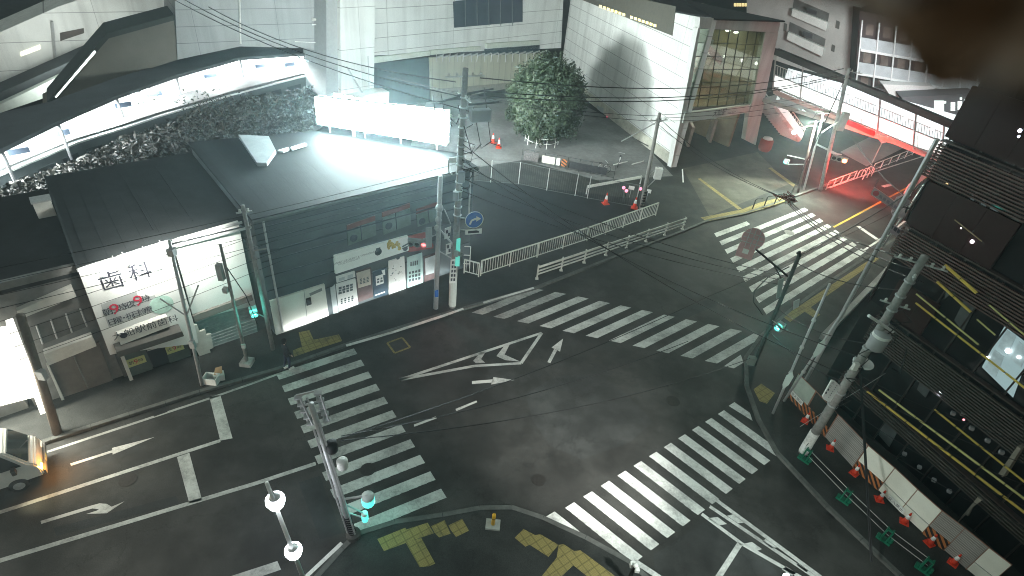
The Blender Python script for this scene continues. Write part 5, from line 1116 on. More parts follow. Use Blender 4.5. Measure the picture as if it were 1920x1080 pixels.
b = MB(); p_ = W((g.x, g.y), (g.x+1, g.y), 843, 298, .2); b.slab([W((g.x, g.y), (g.x+1, g.y), x, y, .1) for x, y in ((842, 297), (856, 295), (856, 304), (843, 306))], (0, .1, 0)); b.tube([W((g.x, g.y), (g.x+1, g.y), x, y, .1) for x, y in ((841, 300), (841, 322), (848, 327))], .04, 5); b.obj('small_lamp_bracket', whitem, t)
# blue direction sign
q = W((g.x, g.y), (g.x+1, g.y), 889, 412, -.1); t = thing('direction_sign', 'round blue sign with white turning arrow above a lorry plate', 'road sign', q); fc = (camd(q)+Vector((.3, 0, 0))).normalized(); su = Vector((-fc.y, fc.x, 0))
dsc = MB().lathe([(.46, 0), (.46, .02), (.425, .022), (0, .022)], q, 28, fc).obj('disc', signblue, t)
MB().lathe([(.46, .021), (.46, .026), (.425, .026), (.425, .021)], q, 28, fc).obj('rim', whitem, dsc)
b = MB(); A_ = [(-.26, -.22), (-.16, .02), (.02, .10), (.10, .10), (.10, .20), (.34, .05), (.10, -.10), (.10, -.01), (.02, -.01), (-.10, -.06), (-.16, -.24)]
b.slab([q+fc*.024+su*x+Z*y for x, y in A_], fc*.008); b.obj('arrow', whitem, dsc)
pc = q-Z*.66; pl_ = MB().slab([pc+su*x+Z*y for x, y in ((-.42, -.14), (.42, -.14), (.42, .14), (-.42, .14))], fc*.02).obj('plate', whitem, t)
b = MB(); b.slab([pc+fc*.022+su*x+Z*y for x, y in ((-.28, -.07), (.28, -.07), (.28, .01), (.20, .05), (.14, .07), (-.28, .07))], fc*.006); b.obj('lorry_symbol', mat('symbol dark', (.05, .06, .07)), pl_)
MB().tube([q-fc*.02, xy(G3, q.z)], .03, 5).tube([pc-fc*.02, xy(G3, pc.z)], .03, 5).obj('bracket', galv, t)
# transformer pole on the right
t, g, tp = pole('utility_pole', 'concrete transformer pole with white banded foot by the site fence', (1505, 849), (1735, 480), .19, .13, polem)
G4, T4 = g, tp
b = MB(); b.lathe([(.2, .1), (.2, 1.35), (.195, 1.36)], g, 14); b.obj('white_wrap', worn('white pole wrap', (.68, .68, .65), .25), t)
MB().lathe([(.203, .28), (.203, .62)], g, 14).obj('label_band', mat('label white', (.7, .71, .7)), t)
b = MB()
for i in range(5): b.obox(at(g, tp, .045+i*.008)+camd(g)*.2+Vector((-.03, 0, 0)), (.05, 0, 0), (0, .01, 0), (0, 0, .04))
b.obj('lettering', txtb, t)
def onp(px, py, off=0): return W((g.x, g.y), (g.x+1, g.y+.35), px, py, off)
c = onp(1648, 638, -.25); b = MB(); b.lathe([(.22, -.42), (.30, -.36), (.30, .30), (.24, .36), (.0, .40)], c, 18); b.obj('transformer', mat('transformer grey', (.34, .34, .34), noise=.08), t, True)
b = MB(); b.lathe([(.31, .18), (.315, .24), (.31, .3)], c, 18); b.lathe([(.36, -.55), (.38, -.5), (.36, -.46)], onp(1630, 662, 0), 16); b.tube([onp(1629, 592, -.35), onp(1674, 622, -.35)], .06, 6); b.obj('transformer_bracket', whitem, t)
b = MB()
for f in (.3, .37, .45, .52, .60, .66, .72, .78, .84, .9): b.lathe([(.21-.06*f+.02, -.03), (.21-.06*f+.02, .03)], at(g, tp, f), 10)
b.obj('band', galv, t)
for f, d, n in ((.97, (.9, -.4, 0), 5), (.93, (.5, .85, 0), 3), (.80, (.9, -.4, 0), 3), (.50, (.8, .5, 0), 3)): insul(t, at(g, tp, f), d, n, .32)
b = MB()
for i in range(9):
    f = .35+i*.055; p_ = at(g, tp, f, (random.uniform(-.1, .2), -.2, 0)); b.tube([p_, p_+Vector((random.uniform(-.5, .5), -.15, .15)), p_+Vector((random.uniform(-.4, .6), -.1, -.35)), p_+Vector((0, 0, -.55))], .02, 4)
b.tube([onp(1700, 655), onp(1688, 700), onp(1672, 690)], .03, 4); b.obj('jumper_cable', dark, t)
b = MB(); b.box(onp(1604, 687, -.2), (.18, .14, .32)); b.obj('meter_box', offw, t)
b = MB(); b.tube([onp(1660, 700, .2), onp(1500, 800)], .01, 3); b.obj('stay_wire', galv, t)
sgp = [onp(*w_, -.28) for w_ in ((1558, 711), (1564, 713), (1572, 720), (1573, 725), (1556, 751), (1551, 752), (1543, 747), (1541, 742))]
nrm = Vector((.35, -1, 0)).normalized(); s_ = MB().slab(sgp, nrm*.05).obj('street_name_plate', whitem, t)
su, sv = (onp(1573, 722, -.28)-onp(1557, 711, -.28)).normalized(), (onp(1557, 711, -.28)-onp(1541, 743, -.28)).normalized()
sn_ = su.cross(sv); sn_ = sn_ if sn_.dot(camd(g)) > 0 else -sn_
b = MB()
for i, ch in enumerate('大口'): b.text(ch, onp(1561-i*4.6, 718+i*6.6, -.335), su, sv, .15, sn_, .02)
for i in range(2): c_ = onp(1552.5-i*4.2, 730+i*6, -.335)+sn_*.02; b.slab([c_+su*x+sv*y for x, y in ((-.05, -.05), (.05, -.05), (.05, .05), (-.05, .05))], sn_*.006)
for i in range(7): c_ = onp(1568.5-i*2.5, 722.5+i*3.6, -.335)+sn_*.02; b.slab([c_+su*x+sv*y for x, y in ((-.022, -.022), (.022, -.022), (.022, .022), (-.022, .022))], sn_*.006)
b.obj('lettering', txtb, s_)
# signal pole at the right corner with the back of a sign
t, g, tp = pole('signal_pole', 'dark signal pole at the right corner with pink sign backs on its arm', (1413, 684), (1499, 478), .11, .09, mat('pole green black', (.07, .085, .08), noise=.25), 'signal pole')
G5, T5 = g, tp
def on5(px, py, off=0): return W((g.x, g.y), (g.x+1, g.y+.3), px, py, off)
pk = mat('sign back pink grey', (.55, .34, .34), noise=.12, scale=3)
b = MB(); b.tube([on5(1476, 517), on5(1406, 458)], .05, 6); b.tube([on5(1468, 528), on5(1450, 494)], .035, 5); b.obj('arm', dark, t)
c = on5(1412, 448, -.1); n5 = (camd(c)+Z*.35).normalized(); a5_ = MB().lathe([(.46, -.02), (.46, 0), (0, .002)], c, 24, n5).obj('round_sign_back', pk, t)
u5 = n5.orthogonal().normalized(); b = MB()
u5 = Vector((-n5.y, n5.x, 0)).normalized(); v5 = n5.cross(u5)
for k in (-.2, 0, .2): b.tube([c+n5*.03+u5*-.42+v5*k, c+n5*.03+u5*.42+v5*k], .015, 4); b.tube([c+n5*.03+v5*-.42+u5*k, c+n5*.03+v5*.42+u5*k], .015, 4)
b.obj('rib', galv, a5_)
c = on5(1398, 471, -.15); sq = MB().slab([c+u5*x+v5*y for x, y in ((-.34, -.3), (.34, -.3), (.34, .3), (-.34, .3))], n5*.03).obj('square_sign_back', pk, t)
MB().slab([c+n5*.035+u5*x+v5*y for x, y in ((-.12, -.1), (.12, -.1), (.12, .1), (-.12, .1))], n5*.03).obj('clamp', whitem, sq)
p = on5(1463, 612, -.2); signal_head(t, p, camd(p)+Vector((-.5, .2, -.3)), (teal, 0), (.36, .3, .38), 1, 'pedestrian_signal')
b = MB(); b.tube([p, on5(1448, 600)], .03, 5); b.obj('bracket_arm', galv, t)
plate([(1459, 525), (1470, 520), (1463, 555), (1455, 560)], g, mat('plate grey green', (.30, .36, .33)), t, 'sign_plate', .03, -.1); plate([(1488, 565), (1499, 560), (1497, 575), (1487, 580)], g, mat('plate pale', (.5, .55, .53)), t, 'sign_plate', .03, .1)
b = MB(); b.box(on5(1411, 672)+camd(g)*.2, (.35, .25, .45)); b.obj('control_box', mat('control box', (.17, .19, .17)), t)
b = MB(); b.tube([on5(1500, 480), on5(1499, 472), on5(1494, 476)], .06, 6); b.tube([on5(1480, 500), on5(1440, 520), on5(1415, 545), on5(1412, 565), on5(1430, 590)], .025, 4); b.obj('cable_loop', dark, t)
# other poles
def simple(label, base, top, r, m=galv, arms=(), grp=None, ins=0, name='utility_pole'):
    t, g, tp = pole(name, label, base, top, r, r*.8, m, 'utility pole', group=grp)
    if ins: insul(t, at(g, tp, .96), (.8, .5, 0), ins, .3)
    if arms:
        b = MB()
        for f0, px, py in arms: b.tube([at(g, tp, f0), W((g.x, g.y), (g.x+1, g.y), px, py)], .03, 5)
        b.obj('arm', m, t)
    return t, g, tp
t, g, tp = simple('silver pole standing in front of the dental clinic entrance', (379, 722), (317, 450), .075, galv, ((.52, 372, 535), (.52, 300, 560)))
b = MB(); b.box(at(g, tp, .93), (.25, .25, .3)); b.box(at(g, tp, .33, (.05, -.1, 0)), (.2, .15, .35)); b.obj('junction_box', galv, t)
t, g, tp = simple('thick brownish pole between the glaring shop and the grey building', (108, 812), (38, 590), .16, mat('pole brown', (.12, .10, .08), noise=.2, scale=4), ins=0)
b = MB(); b.box(at(g, tp, .55, (.2, -.1, 0)), (.25, .2, .4)); b.obj('junction_box', galv, t)
t, g, tp = simple('thin grey pole with a box in front of the roller shutter', (464, 682), (413, 458), .075, polem)
b = MB(); b.box(at(g, tp, .80, (-.2, -.1, 0)), (.22, .22, .75)); b.box(at(g, tp, .66, (-.15, -.1, 0)), (.2, .2, .22)); b.box(at(g, tp, .18, (.05, -.08, 0)), (.16, .1, .22)); b.obj('junction_box', mat('box pale', (.40, .42, .40)), t)
b = MB(); b.tube([at(g, tp, .85), at(g, tp, .62, (.6, 0, 0)), at(g, tp, .4, (.9, -.1, 0))], .02, 4); b.obj('stay_cable', dark, t); b = MB(); b.box(g+Z*.1, (.5, .5, .2)); b.obj('foot_block', conc, t)
t, g, tp = simple('bluish pole rising between roller shutter and corner shop', (512, 655), (455, 385), .10, polem, ((.72, 500, 466), (.84, 470, 420)), ins=2)
p = W((g.x, g.y), (g.x+1, g.y), 475, 584, -.3); signal_head(t, p, camd(p)+Vector((.1, 0, -.4)), (teal, 0), (.34, .3, .38), 1, 'pedestrian_signal'); b = MB(); b.tube([p, at(g, tp, .25)], .03, 5); b.obj('bracket_arm', galv, t)
t, g, tp = pole('utility_pole', 'concrete pole with striped foot at the end of the white railing', (1202, 392), (1237, 212), .17, .11, polem)
G6, T6 = g, tp
b = MB()
for i in range(6): b.lathe([(.178, .25+i*.22), (.178, .36+i*.22)], g, 12)
b.obj('stripe_band', dark, t); insul(t, at(g, tp, .93), (.8, .4, 0), 4, .4)
b = MB(); b.box(W((g.x, g.y), (g.x+1, g.y), 1234, 325), (.5, .4, .8)); b.obj('white_cabinet', whitem, t); b = MB(); b.tube([at(g, tp, .36), W((g.x, g.y), (g.x+1, g.y), 1236, 312)], .03, 4); b.tube([at(g, tp, .22), W((g.x, g.y), (g.x+1, g.y), 1230, 335)], .03, 4); b.tube([at(g, tp, .92), W((g.x, g.y), (g.x+1, g.y), 1165, 265, .3)], .04, 4); b.obj('bracket_arm', galv, t)
t, g, tp = pole('utility_pole', 'white painted pole rising through the red signal glow to the footbridge roof', (1538, 356), (1592, 128), .17, .12, worn('white pole paint', (.55, .55, .53), .2))
G7, T7 = g, tp
for f, d, n in ((.98, (.85, -.5, 0), 4), (.93, (.7, .7, 0), 2)): insul(t, at(g, tp, f), d, n, .5)
def on7(px, py, off=0): return W((g.x, g.y), (g.x+1, g.y-.5), px, py, off)
p = on7(1574, 298, -.3); h = signal_head(t, p, camd(p), (redhot, 2), (.4, .36, .44), 3, 'vehicle_signal')
b = MB(); b.tube([on7(1552, 285), on7(1578, 290, -.2)], .06, 5); b.tube([on7(1530, 270), on7(1568, 288)], .08, 5); b.tube([on7(1570, 245), on7(1580, 230)], .03, 5); b.obj('signal_arm', whitem, t)
b = MB(); b.box(on7(1580, 228, -.1), (.5, .4, 1.4)); b.obj('cabinet', mat('cabinet pale', (.45, .48, .46)), t)
t, g, tp = pole('lamp_pole', 'twin stemmed pole with a T shaped street light by the station entrance', (1496, 361), (1530, 228), .11, .09, mat('lamp pole brown', (.16, .12, .11), noise=.2), 'street light')
def on8(px, py, off=0): return W((g.x, g.y), (g.x+1, g.y-.5), px, py, off)
b = MB(); b.tube([on8(1507, 355), on8(1540, 232)], .08, 6); b.obj('second_stem', galv, t)
b = MB(); b.tube([on8(1533, 250), on8(1545, 212)], .06, 6); b.tube([on8(1541, 248), on8(1572, 228)], .04, 5); b.obj('lamp_arm', whitem, t)
LH = on8(1544, 210); b = MB(); b.box(LH, (1.4, .3, .12), .4); hd_ = b.obj('lamp_head', whitem, t); MB().box(LH-Z*.075, (1.2, .22, .03), .4).obj('lamp_glass', emis('street lamp glass', (.85, 1., .9), 8), hd_)
b = MB(); b.tube([on8(1524, 236), on8(1480, 244)], .04, 5); b.tube([on8(1516, 300), on8(1476, 291)], .04, 5); b.tube([on8(1512, 308), on8(1476, 308)], .04, 5); b.obj('arm', whitem, t)
p = on8(1475, 303, -.1); signal_head(t, p, camd(p)+Vector((-.6, 0, 0)), (teal, 0), (.36, .3, .4), 1, 'pedestrian_signal')
# thin poles with small diamond plates at the louvred building corner
for (b_, t__, lab) in (((1449, 775), (1556, 532), 'left of two thin leaning poles with white plates at the corner'), ((1470, 752), (1584, 580), 'right of two thin leaning poles with white plates at the corner')):
    t, g, tp = simple(lab, b_, t__, .06, galv, grp='thin corner poles')
    b = MB()
    for f in (.35, .55, .75): b.lathe([(.085, -.05), (.085, .05)], at(g, tp, f), 8)
    b.obj('clamp', mat('clamp white', (.5, .52, .5)), t)
    q = at(g, tp, .62 if 'right' in lab else .3); d_ = camd(q); u_ = Vector((-d_.y, d_.x, 0))
    MB().slab([q+d_*.1+u_*x+Z*y for x, y in ((0, -.55), (.14, -.2), (.16, .3), (.02, .55), (-.12, .2), (-.1, -.3))], d_*.03).obj('plate', mat('plate mint', (.5, .58, .54)), t)
for (b_, t__, r, lab, m_) in (((1655, 462), (1752, 318), .07, 'thin grey pole behind the long pink sign', galv), ((1664, 440), (1745, 290), .12, 'stout silver pole beside the louvred building corner', polem), ((1684, 405), (1722, 322), .06, 'short grey pole beyond the long pink sign', galv), ((1700, 380), (1731, 310), .05, 'short dark pole near the white slatted fence', dark)):
    simple(lab, b_, t__, r, m_, ins=0)
# long pink sign and the lower board
q = G(1655, 375, 5.2); t = thing('hanging_sign', 'long pinkish sign with a red ring emblem above the far road', 'sign', q)
pa, pb2, pc, pd2 = [W((q.x, q.y), (q.x+.75, q.y-.66), x, y) for x, y in ((1640, 350), (1694, 388), (1684, 398), (1633, 363))]
n_ = Vector((-.66, -.75, 0)); sb2 = MB().slab([pa, pb2, pc, pd2], n_*.12).obj('board', mat('sign pink', (.34, .26, .26), noise=.08, scale=3), t)
c = pa.lerp(pd2, .5).lerp(pb2.lerp(pc, .5), .14)+n_*.13; MB().lathe([(.17, 0), (.17, .015), (.10, .015), (.10, 0)], c, 16, n_).obj('emblem', mat('emblem red', (.42, .06, .08)), sb2)
b = MB()
su_ = (pb2-pa).normalized(); sv_ = (pa-pd2).normalized()
for i in range(5): c = pa.lerp(pd2, .5).lerp(pb2.lerp(pc, .5), .32+i*.13)+n_*.13; b.slab([c+su_*x+sv_*y for x, y in ((-.1, -.1), (.1, -.1), (.06, .1), (-.1, .08))], n_*.008)
b.obj('lettering', mat('sign ink', (.22, .17, .2)), sb2); MB().tube([pb2, W((q.x, q.y), (q.x+.75, q.y-.66), 1712, 392)], .05, 5).tube([pa, pa+Z*.5], .03, 4).obj('bracket', dark, t)
q = G(1690, 395, 4.6); t = thing('traffic_mirror', 'pair of round traffic mirrors seen from behind near the louvred building', 'traffic mirror', q)
for i, (x, y) in enumerate(((1692, 378), (1686, 397))): c = W((q.x, q.y), (q.x+.75, q.y-.66), x, y); MB().lathe([(.42, 0), (.40, .08), (.2, .16), (0, .18)], c, 18, (-.4, -.6, .5)).obj('mirror', mat('mirror back', (.38, .33, .34)), t)
MB().tube([W((q.x, q.y), (q.x+.75, q.y-.66), 1697, 400), W((q.x, q.y), (q.x+.75, q.y-.66), 1702, 386)], .05, 5).obj('bracket', dark, t)
q = G(1682, 430, 4.2); t = thing('shop_board', 'grey pink board with dark characters hung at the louvred corner', 'sign', q)
bd_ = MB().slab([W((q.x, q.y), (q.x+.75, q.y-.66), x, y) for x, y in ((1668, 416), (1697, 434), (1690, 448), (1662, 430))], n_*.1).obj('board', mat('board pink grey', (.32, .27, .29), noise=.15, scale=5), t)
b = MB()
for x, y in ((1670, 423), (1673, 424), (1686, 433), (1680, 429)): c = W((q.x, q.y), (q.x+.75, q.y-.66), x, y)+n_*.11; b.slab([c+su_*x_+sv_*y_ for x_, y_ in ((-.09, -.11), (.09, -.11), (.09, .11), (-.09, .11))], n_*.01)
b.obj('lettering', txtb, bd_)
# round far sign by the bridge
q = G(1633, 310, .12); t = thing('road_sign', 'small round pale road sign on a thin post under the footbridge', 'road sign', q); MB().tube([q, G(1652, 262, 2.9)*0+q+Z*3.0], .04, 5).obj('post', galv, t); p = q+Z*2.6; MB().lathe([(.34, 0), (.34, .03), (0, .03)], p+camd(p)*.08, 18, camd(p)).obj('disc', mat('sign rose', (.55, .42, .40)), t); MB().box(p+Vector((.5, .1, .25)), (.5, .03, .3)).obj('plate', mat('sign pale rose', (.5, .42, .40)), t)
# double lantern street lamp at the bottom
t, g, tp = pole('lantern_post', 'white post with two glowing glass lanterns at the bottom left', (572, 1092), (500, 905), .07, .05, whitem, 'street lamp')
lg = emis('lantern glass', (.88, .92, 1.), 25)
for i, (x, y) in enumerate(((516, 938), (550, 1032))):
    c = W((g.x, g.y), (g.x+1, g.y+.3), x, y); ln = MB().lathe([(.10, -.28), (.20, -.22), (.26, -.04), (.25, .07), (.16, .13)], c, 14).obj('lantern', lg, t, True)
    MB().lathe([(.17, .12), (.15, .17), (.09, .23), (.03, .27), (.015, .42), (0, .44)], c, 14).obj('cap', galv, ln, True)
    MB().lathe([(.05, -.3), (.09, -.22)], c, 10).obj('collar', galv, ln)
# bollard
q = G(924, 985, .12); t = thing('bollard', 'yellow bollard on a square pale base on the near pavement', 'bollard', q); MB().slab([q+Vector((x, y, 0)) for x, y in ((-.26, -.2), (.26, -.2), (.26, .2), (-.26, .2))], Z*.09).obj('base', mat('bollard base', (.32, .34, .31), noise=.15), t)
MB().lathe([(.07, .09), (.07, .62), (.06, .68), (0, .7)], q, 12).obj('post', mat('bollard yellow', (.60, .36, .03), rough=.45), t, True); MB().lathe([(.073, .42), (.073, .50)], q, 12).obj('band', mat('bollard band', (.25, .16, .04)), t)
t = thing('lamp_bracket', 'bright bracket lamp fitting at the kerb beside the white crossing', 'lamp fitting', G(1190, 1062, .12)); c = G(1190, 1062, 1.2); MB().tube([xy(c, .12), c], .07, 6).obj('post', dark, t)
b = MB(); b.box(c+Vector((-.06, .05, .0)), (.16, .14, .2)); b.box(c+Vector((.08, -.08, -.05)), (.14, .14, .14)); b.ball(c+Vector((0, -.05, .14)), .09, 8); b.obj('fitting', whitem, t)

# ------------------------------------------------------------------ trees and bushes
def leafmat(name, c1, c2):
    m = bpy.data.materials.new(name); m.use_nodes = True; nt = m.node_tree; N = nt.nodes; L = nt.links; b = N['Principled BSDF']
    g = N.new('ShaderNodeNewGeometry'); r = N.new('ShaderNodeValToRGB'); r.color_ramp.elements[0].color = (*c1, 1); r.color_ramp.elements[1].color = (*c2, 1)
    L.new(g.outputs['Random Per Island'], r.inputs[0]); L.new(r.outputs[0], b.inputs['Base Color']); b.inputs['Roughness'].default_value = .6; return m
leafd = leafmat('dark silhouette leaf', (.008, .012, .008), (.02, .028, .016)); leaf = leafmat('evergreen leaf', (.007, .016, .007), (.027, .048, .019)); dry = leafmat('winter scrub leaf', (.008, .011, .009), (.034, .034, .026)); bark = mat('bark', (.10, .085, .07), noise=.3, scale=8)  # leafd has the shade of backlit trees put into its leaf colour
def leaf_quad(b, p, s, nrm=None):
    n = Vector((random.gauss(0, 1), random.gauss(0, 1), random.gauss(0, 1)))
    if nrm is not None: n = n*.6+nrm
    n.normalize(); u = n.orthogonal().normalized(); v = n.cross(u); a = random.random()*6.28; u, v = u*math.cos(a)+v*math.sin(a), v*math.cos(a)-u*math.sin(a)
    l, w_ = s*random.uniform(.7, 1.3), s*random.uniform(.3, .5)
    b.add([p-u*l*.5, p+v*w_*.5, p+u*l*.5, p-v*w_*.5], [(0, 1, 2, 3)])
TB, TH = HT((1015, 268), (1030, 108), .12)
t = thing('plaza_tree', 'large rounded evergreen tree standing on the station plaza', 'tree', TB)
b = MB(); b.tube([TB, TB+Z*1.0, TB+Z*2.2], .26, 10, .2)
for i in range(9):
    a = i*.7; p = TB+Z*(1.1+.12*i); b.tube([p, p+Vector((math.cos(a)*.9, math.sin(a)*.9, .9)), p+Vector((math.cos(a)*1.8, math.sin(a)*1.8, 2.6))], .1, 6, .03)
b.obj('trunk', bark, t, True)
cc = TB+Z*4.0; R_ = (3.5, 3.5, 3.4); b = MB()
cl = []
for i in range(300):
    d = Vector((random.gauss(0, 1), random.gauss(0, 1), random.gauss(0, 1))).normalized(); k = random.uniform(.45, 1)**.5
    z_ = d.z*R_[2]*k
    tap = 1.0 if z_ < 0.6 else 1-.13*(z_-.6)/2.8*2
    q = cc+Vector((d.x*R_[0]*k*tap, d.y*R_[1]*k*tap, max(z_, -3.05)))
    cl.append((q, random.uniform(.4, .85), d))
for q, r, d in cl:
    for j in range(int(70*r/.6)):
        e_ = Vector((random.gauss(0, 1), random.gauss(0, 1), random.gauss(0, 1))).normalized()*r*random.uniform(.5, 1.05); e_.z *= 1.25; leaf_quad(b, q+e_, .33, (d+Z*.5))
for i in range(90):                  # upright sprigs that break the outline
    a = random.random()*6.28; el = random.uniform(.1, 1.4); d = Vector((math.cos(a)*math.cos(el), math.sin(a)*math.cos(el), math.sin(el))); q = cc+Vector((d.x*R_[0]*.88, d.y*R_[1]*.88, d.z*R_[2]*.95))
    for j in range(7): leaf_quad(b, q+Z*j*.12+Vector((random.gauss(0, .06), random.gauss(0, .06), 0)), .24)
b.obj('crown', leaf, t)
b = MB()
for i in range(10):
    a = i*.628; p = TB+Vector((math.cos(a)*1.5, math.sin(a)*1.5, 0)); b.tube([p, p+Z*.9], .03, 5)
for z in (.45, .9): b.tube([TB+Vector((math.cos(i*.314)*1.5, math.sin(i*.314)*1.5, z)) for i in range(21)], .025, 4)
b.obj('tree_rail', whitem, None, label='pale round rail encircling the foot of the plaza tree', category='tree rail')
belt = [((-20, 358), (-20, 410)), ((60, 328), (60, 385)), ((140, 300), (140, 345)), ((230, 255), (230, 318)), ((300, 228), (300, 305)), ((380, 200), (380, 295)), ((450, 182), (450, 285)), ((520, 172), (520, 262)), ((590, 160), (590, 240))]
b = MB()
for i in range(len(belt)-1):
    for j in range(3600):
        f = random.random(); h = random.random(); (x0, ya), (x1, yb) = belt[i][0], belt[i+1][0]; (_, yc), (_, yd) = belt[i][1], belt[i+1][1]
        x = x0+(x1-x0)*f; y0 = ya+(yb-ya)*f; y1 = yc+(yd-yc)*f
        hh = 1.2+1.1*math.sin(x*.09)+.8*math.sin(x*.031+1); p = G(x, y0+(y1-y0)*h, random.uniform(.3, 3.3)); leaf_quad(b, p, random.choice((.2, .25, .45)))
b.obj('scrub_undergrowth', dry, None, kind='stuff', label='dry winter scrub between the railway and the dark roofs', category='scrub')
def bush_tree(label, base, top, w_, n, m, crown0=.35, lim=8, name='railway_tree'):
    g, h = HT(base, top, .2); t = thing(name, label, 'tree', g); H = h-g.z; b = MB(); tips = []
    b.tube([g, g+Z*H*.4, g+Z*H*.62+Vector((.1, 0, 0))], .16, 8, .08)
    for i in range(lim):
        a = i*2.4; s_ = g+Z*H*random.uniform(.3, .6); e_ = s_+Vector((math.cos(a)*w_*random.uniform(.4, 1), math.sin(a)*w_*.7, H*random.uniform(.2, .42))); m_ = s_.lerp(e_, .5)+Z*.2; b.tube([s_, m_, e_], .06, 5, .015); tips.append(e_)
        for k in range(4): q = s_.lerp(e_, random.uniform(.4, 1)); e2 = q+Vector((random.gauss(0, .4), random.gauss(0, .4), random.uniform(.3, .9))); b.tube([q, e2], .025, 4, .008); tips.append(e2)
    b.obj('trunk', bark, t)
    if n:
        c = MB()
        for i in range(n): q = random.choice(tips)+Vector((random.gauss(0, .35), random.gauss(0, .35), random.gauss(0, .35))); leaf_quad(c, q, .26)
        c.obj('crown', m, t)
bush_tree('leafy dark tree in front of the glaring platform', (272, 262), (268, 166), 1.8, 900, leafd)
bush_tree('bare forked tree standing before the platform light at the far left', (110, 315), (92, 215), .9, 0, leaf, lim=5)
for i, (bx, by, ty, w__, lab) in enumerate(((180, 300, 245, 1.2, 'low dark bush left of the leafy tree by the railway'), (330, 285, 215, 1.6, 'dark bush behind the ridge of the clinic roof'), (395, 285, 205, 1.7, 'dark bush behind the pale roof hatch'), (455, 262, 190, 1.5, 'dark bush nearest the glare of the billboard'), (40, 370, 300, 1.4, 'dark bush at the far left beside the train'))):
    bush_tree(lab, (bx, by), (bx-4, ty), w__, 700, dry if i % 2 else leafd, lim=7, name='railway_bush')
bush_tree('thin scrubby tree whose twigs cross the platform glare', (335, 238), (345, 170), 2.0, 220, dry)
bush_tree('low bushy tree beside the train near the tower', (410, 235), (402, 168), 1.6, 260, dry)

# ------------------------------------------------------------------ overhead cables
cab = mat('cable black', (.012, .012, .013), rough=.5)
def cable(p, q, sag, label, r=.017, grp=None):
    pts = [p.lerp(q, i/14)-Z*sag*4*(i/14)*(1-i/14) for i in range(15)]
    kw = dict(label=label, category='cable')
    if grp: kw['group'] = grp
    MB().tube(pts, r*1.2, 5, caps=False).obj('overhead_cable', cab, None, **kw)
V3 = Vector
for i, dz in enumerate((0, -.55, -.75)): cable(T3+V3((.6, .3, dz-.4)), T7+V3((-.3, .2, -.1+dz*.8)), .9, 'black cable strung from the tall twin pole past the tree to the white pole', .022, 'cables from twin pole to white pole')
for i in range(3): cable(T3+V3((-.4+i*.4, 0, -.6-.6*i)), V3((-22-3*i, 40+2*i, 10.5)), .7, 'black cable running left from the tall twin pole across the white tower', .02, 'cables across the tower')
for i in range(3): cable(G3.lerp(T3, .66-.05*i)+V3((.1, -.1, 0)), T5+V3((.1*i, 0, -1.2-.25*i)), .5, 'black cable dropping from the tall twin pole to the signal pole at the right corner', .016, 'cables over the crossing')
for i in range(2): cable(G3.lerp(T3, .74-.06*i)+V3((.1, -.1, 0)), G4.lerp(T4, .45+.1*i), .8, 'black cable crossing the road from the tall twin pole to the transformer pole', .018, 'cables to the transformer pole')
J = G(1478, 374, 6.3)
for i in range(3): cable(J+V3((0, 0, -.1*i)), T4+V3((-.2+.25*i, -.1*i, -.2-.35*i)), .45, 'black cable from the cable joint over the striped crossing to the transformer pole top', .018, 'cables from the joint')
for i in range(3): cable(J+V3((0, 0, -.1*i)), T7+V3((0, 0, -1.2-.5*i)), .5, 'black cable from the cable joint to the white pole', .018, 'cables joint to white pole')
for i in range(2): cable(J, T6+V3((0, 0, -.3-.4*i)), .5, 'black cable from the cable joint to the striped foot pole', .016, 'cables joint to striped pole')
b = MB()
for i in range(9): b.tube([J+V3((random.gauss(0, .35), random.gauss(0, .3), random.gauss(0, .12))) for _ in range(4)], .025, 4)
b.box(J+V3((.1, 0, .05)), (.5, .18, .14), -.4); b.obj('cable_joint', mat('joint red black', (.12, .03, .03), noise=.5, scale=5), None, label='tangled dark red cable joint hanging above the yellow kerb strip', category='cable joint')
cable(T5+V3((0, 0, -.05)), G(1745, 335, 7), .2, 'thick black cable from the signal pole top toward the silver poles', .03)
cable(T5+V3((0, 0, -.4)), T4+V3((0, 0, -1.4)), .3, 'black cable between signal pole and transformer pole', .016)
for i in range(2): cable(G4.lerp(T4, .62-.2*i), G5.lerp(T5, .55-.2*i), .35, 'slack black cable between transformer pole and the lower signal pole', .014, 'slack cables at the corner')
E1 = W((-4.56, 10.86), (-3.56, 11.06), 640, 826)
cable(E1, G5.lerp(T5, .05)+Z*.3, .9, 'black cable low over the middle of the crossing to the control box', .014)
cable(E1+Z*.1, G(1330, 555, 6.0), .4, 'black cable rising over the crossing toward the striped crossing at the back', .012)
cable(G(1330, 555, 6.0), G(1720, 375, 7.2), .2, 'black cable passing above the far striped crossing to the silver poles', .012)
cable(E1+Z*.2, G(1290, 640, 5.0), .5, 'thin black cable over the crossing toward the right corner', .011)
ROW = lambda s, z, off=-1.6: row(s, off, z)
for i in range(4): cable(ROW(20.2, 7.2-.5*i, -1.2), ROW(-6, 7.6-.5*i, -1.5), .35, 'black cable running along the dark roofs of the shop row', .009, 'cables along the shop row')
for i in range(4): cable(ROW(9.3, 6.3-.55*i), ROW(-7, 5.2-.6*i), .3, 'black cable crossing in front of the clinic signboard', .008, 'cables before the clinic')
for i in range(2): cable(T6+V3((.3*i, 0, -.2-.35*i)), G(1000, 250, 8)+V3((-9, 4, 1)), .5, 'black cable from the striped foot pole past the tree', .014, 'cables past the tree')
for i in range(3): cable(T6+V3((.2, .1*i, -.25*i-.1)), V3((24.5, 50, 7.2-.6*i)), .3, 'black cable from the striped foot pole along the station front', .014, 'cables along the station front')
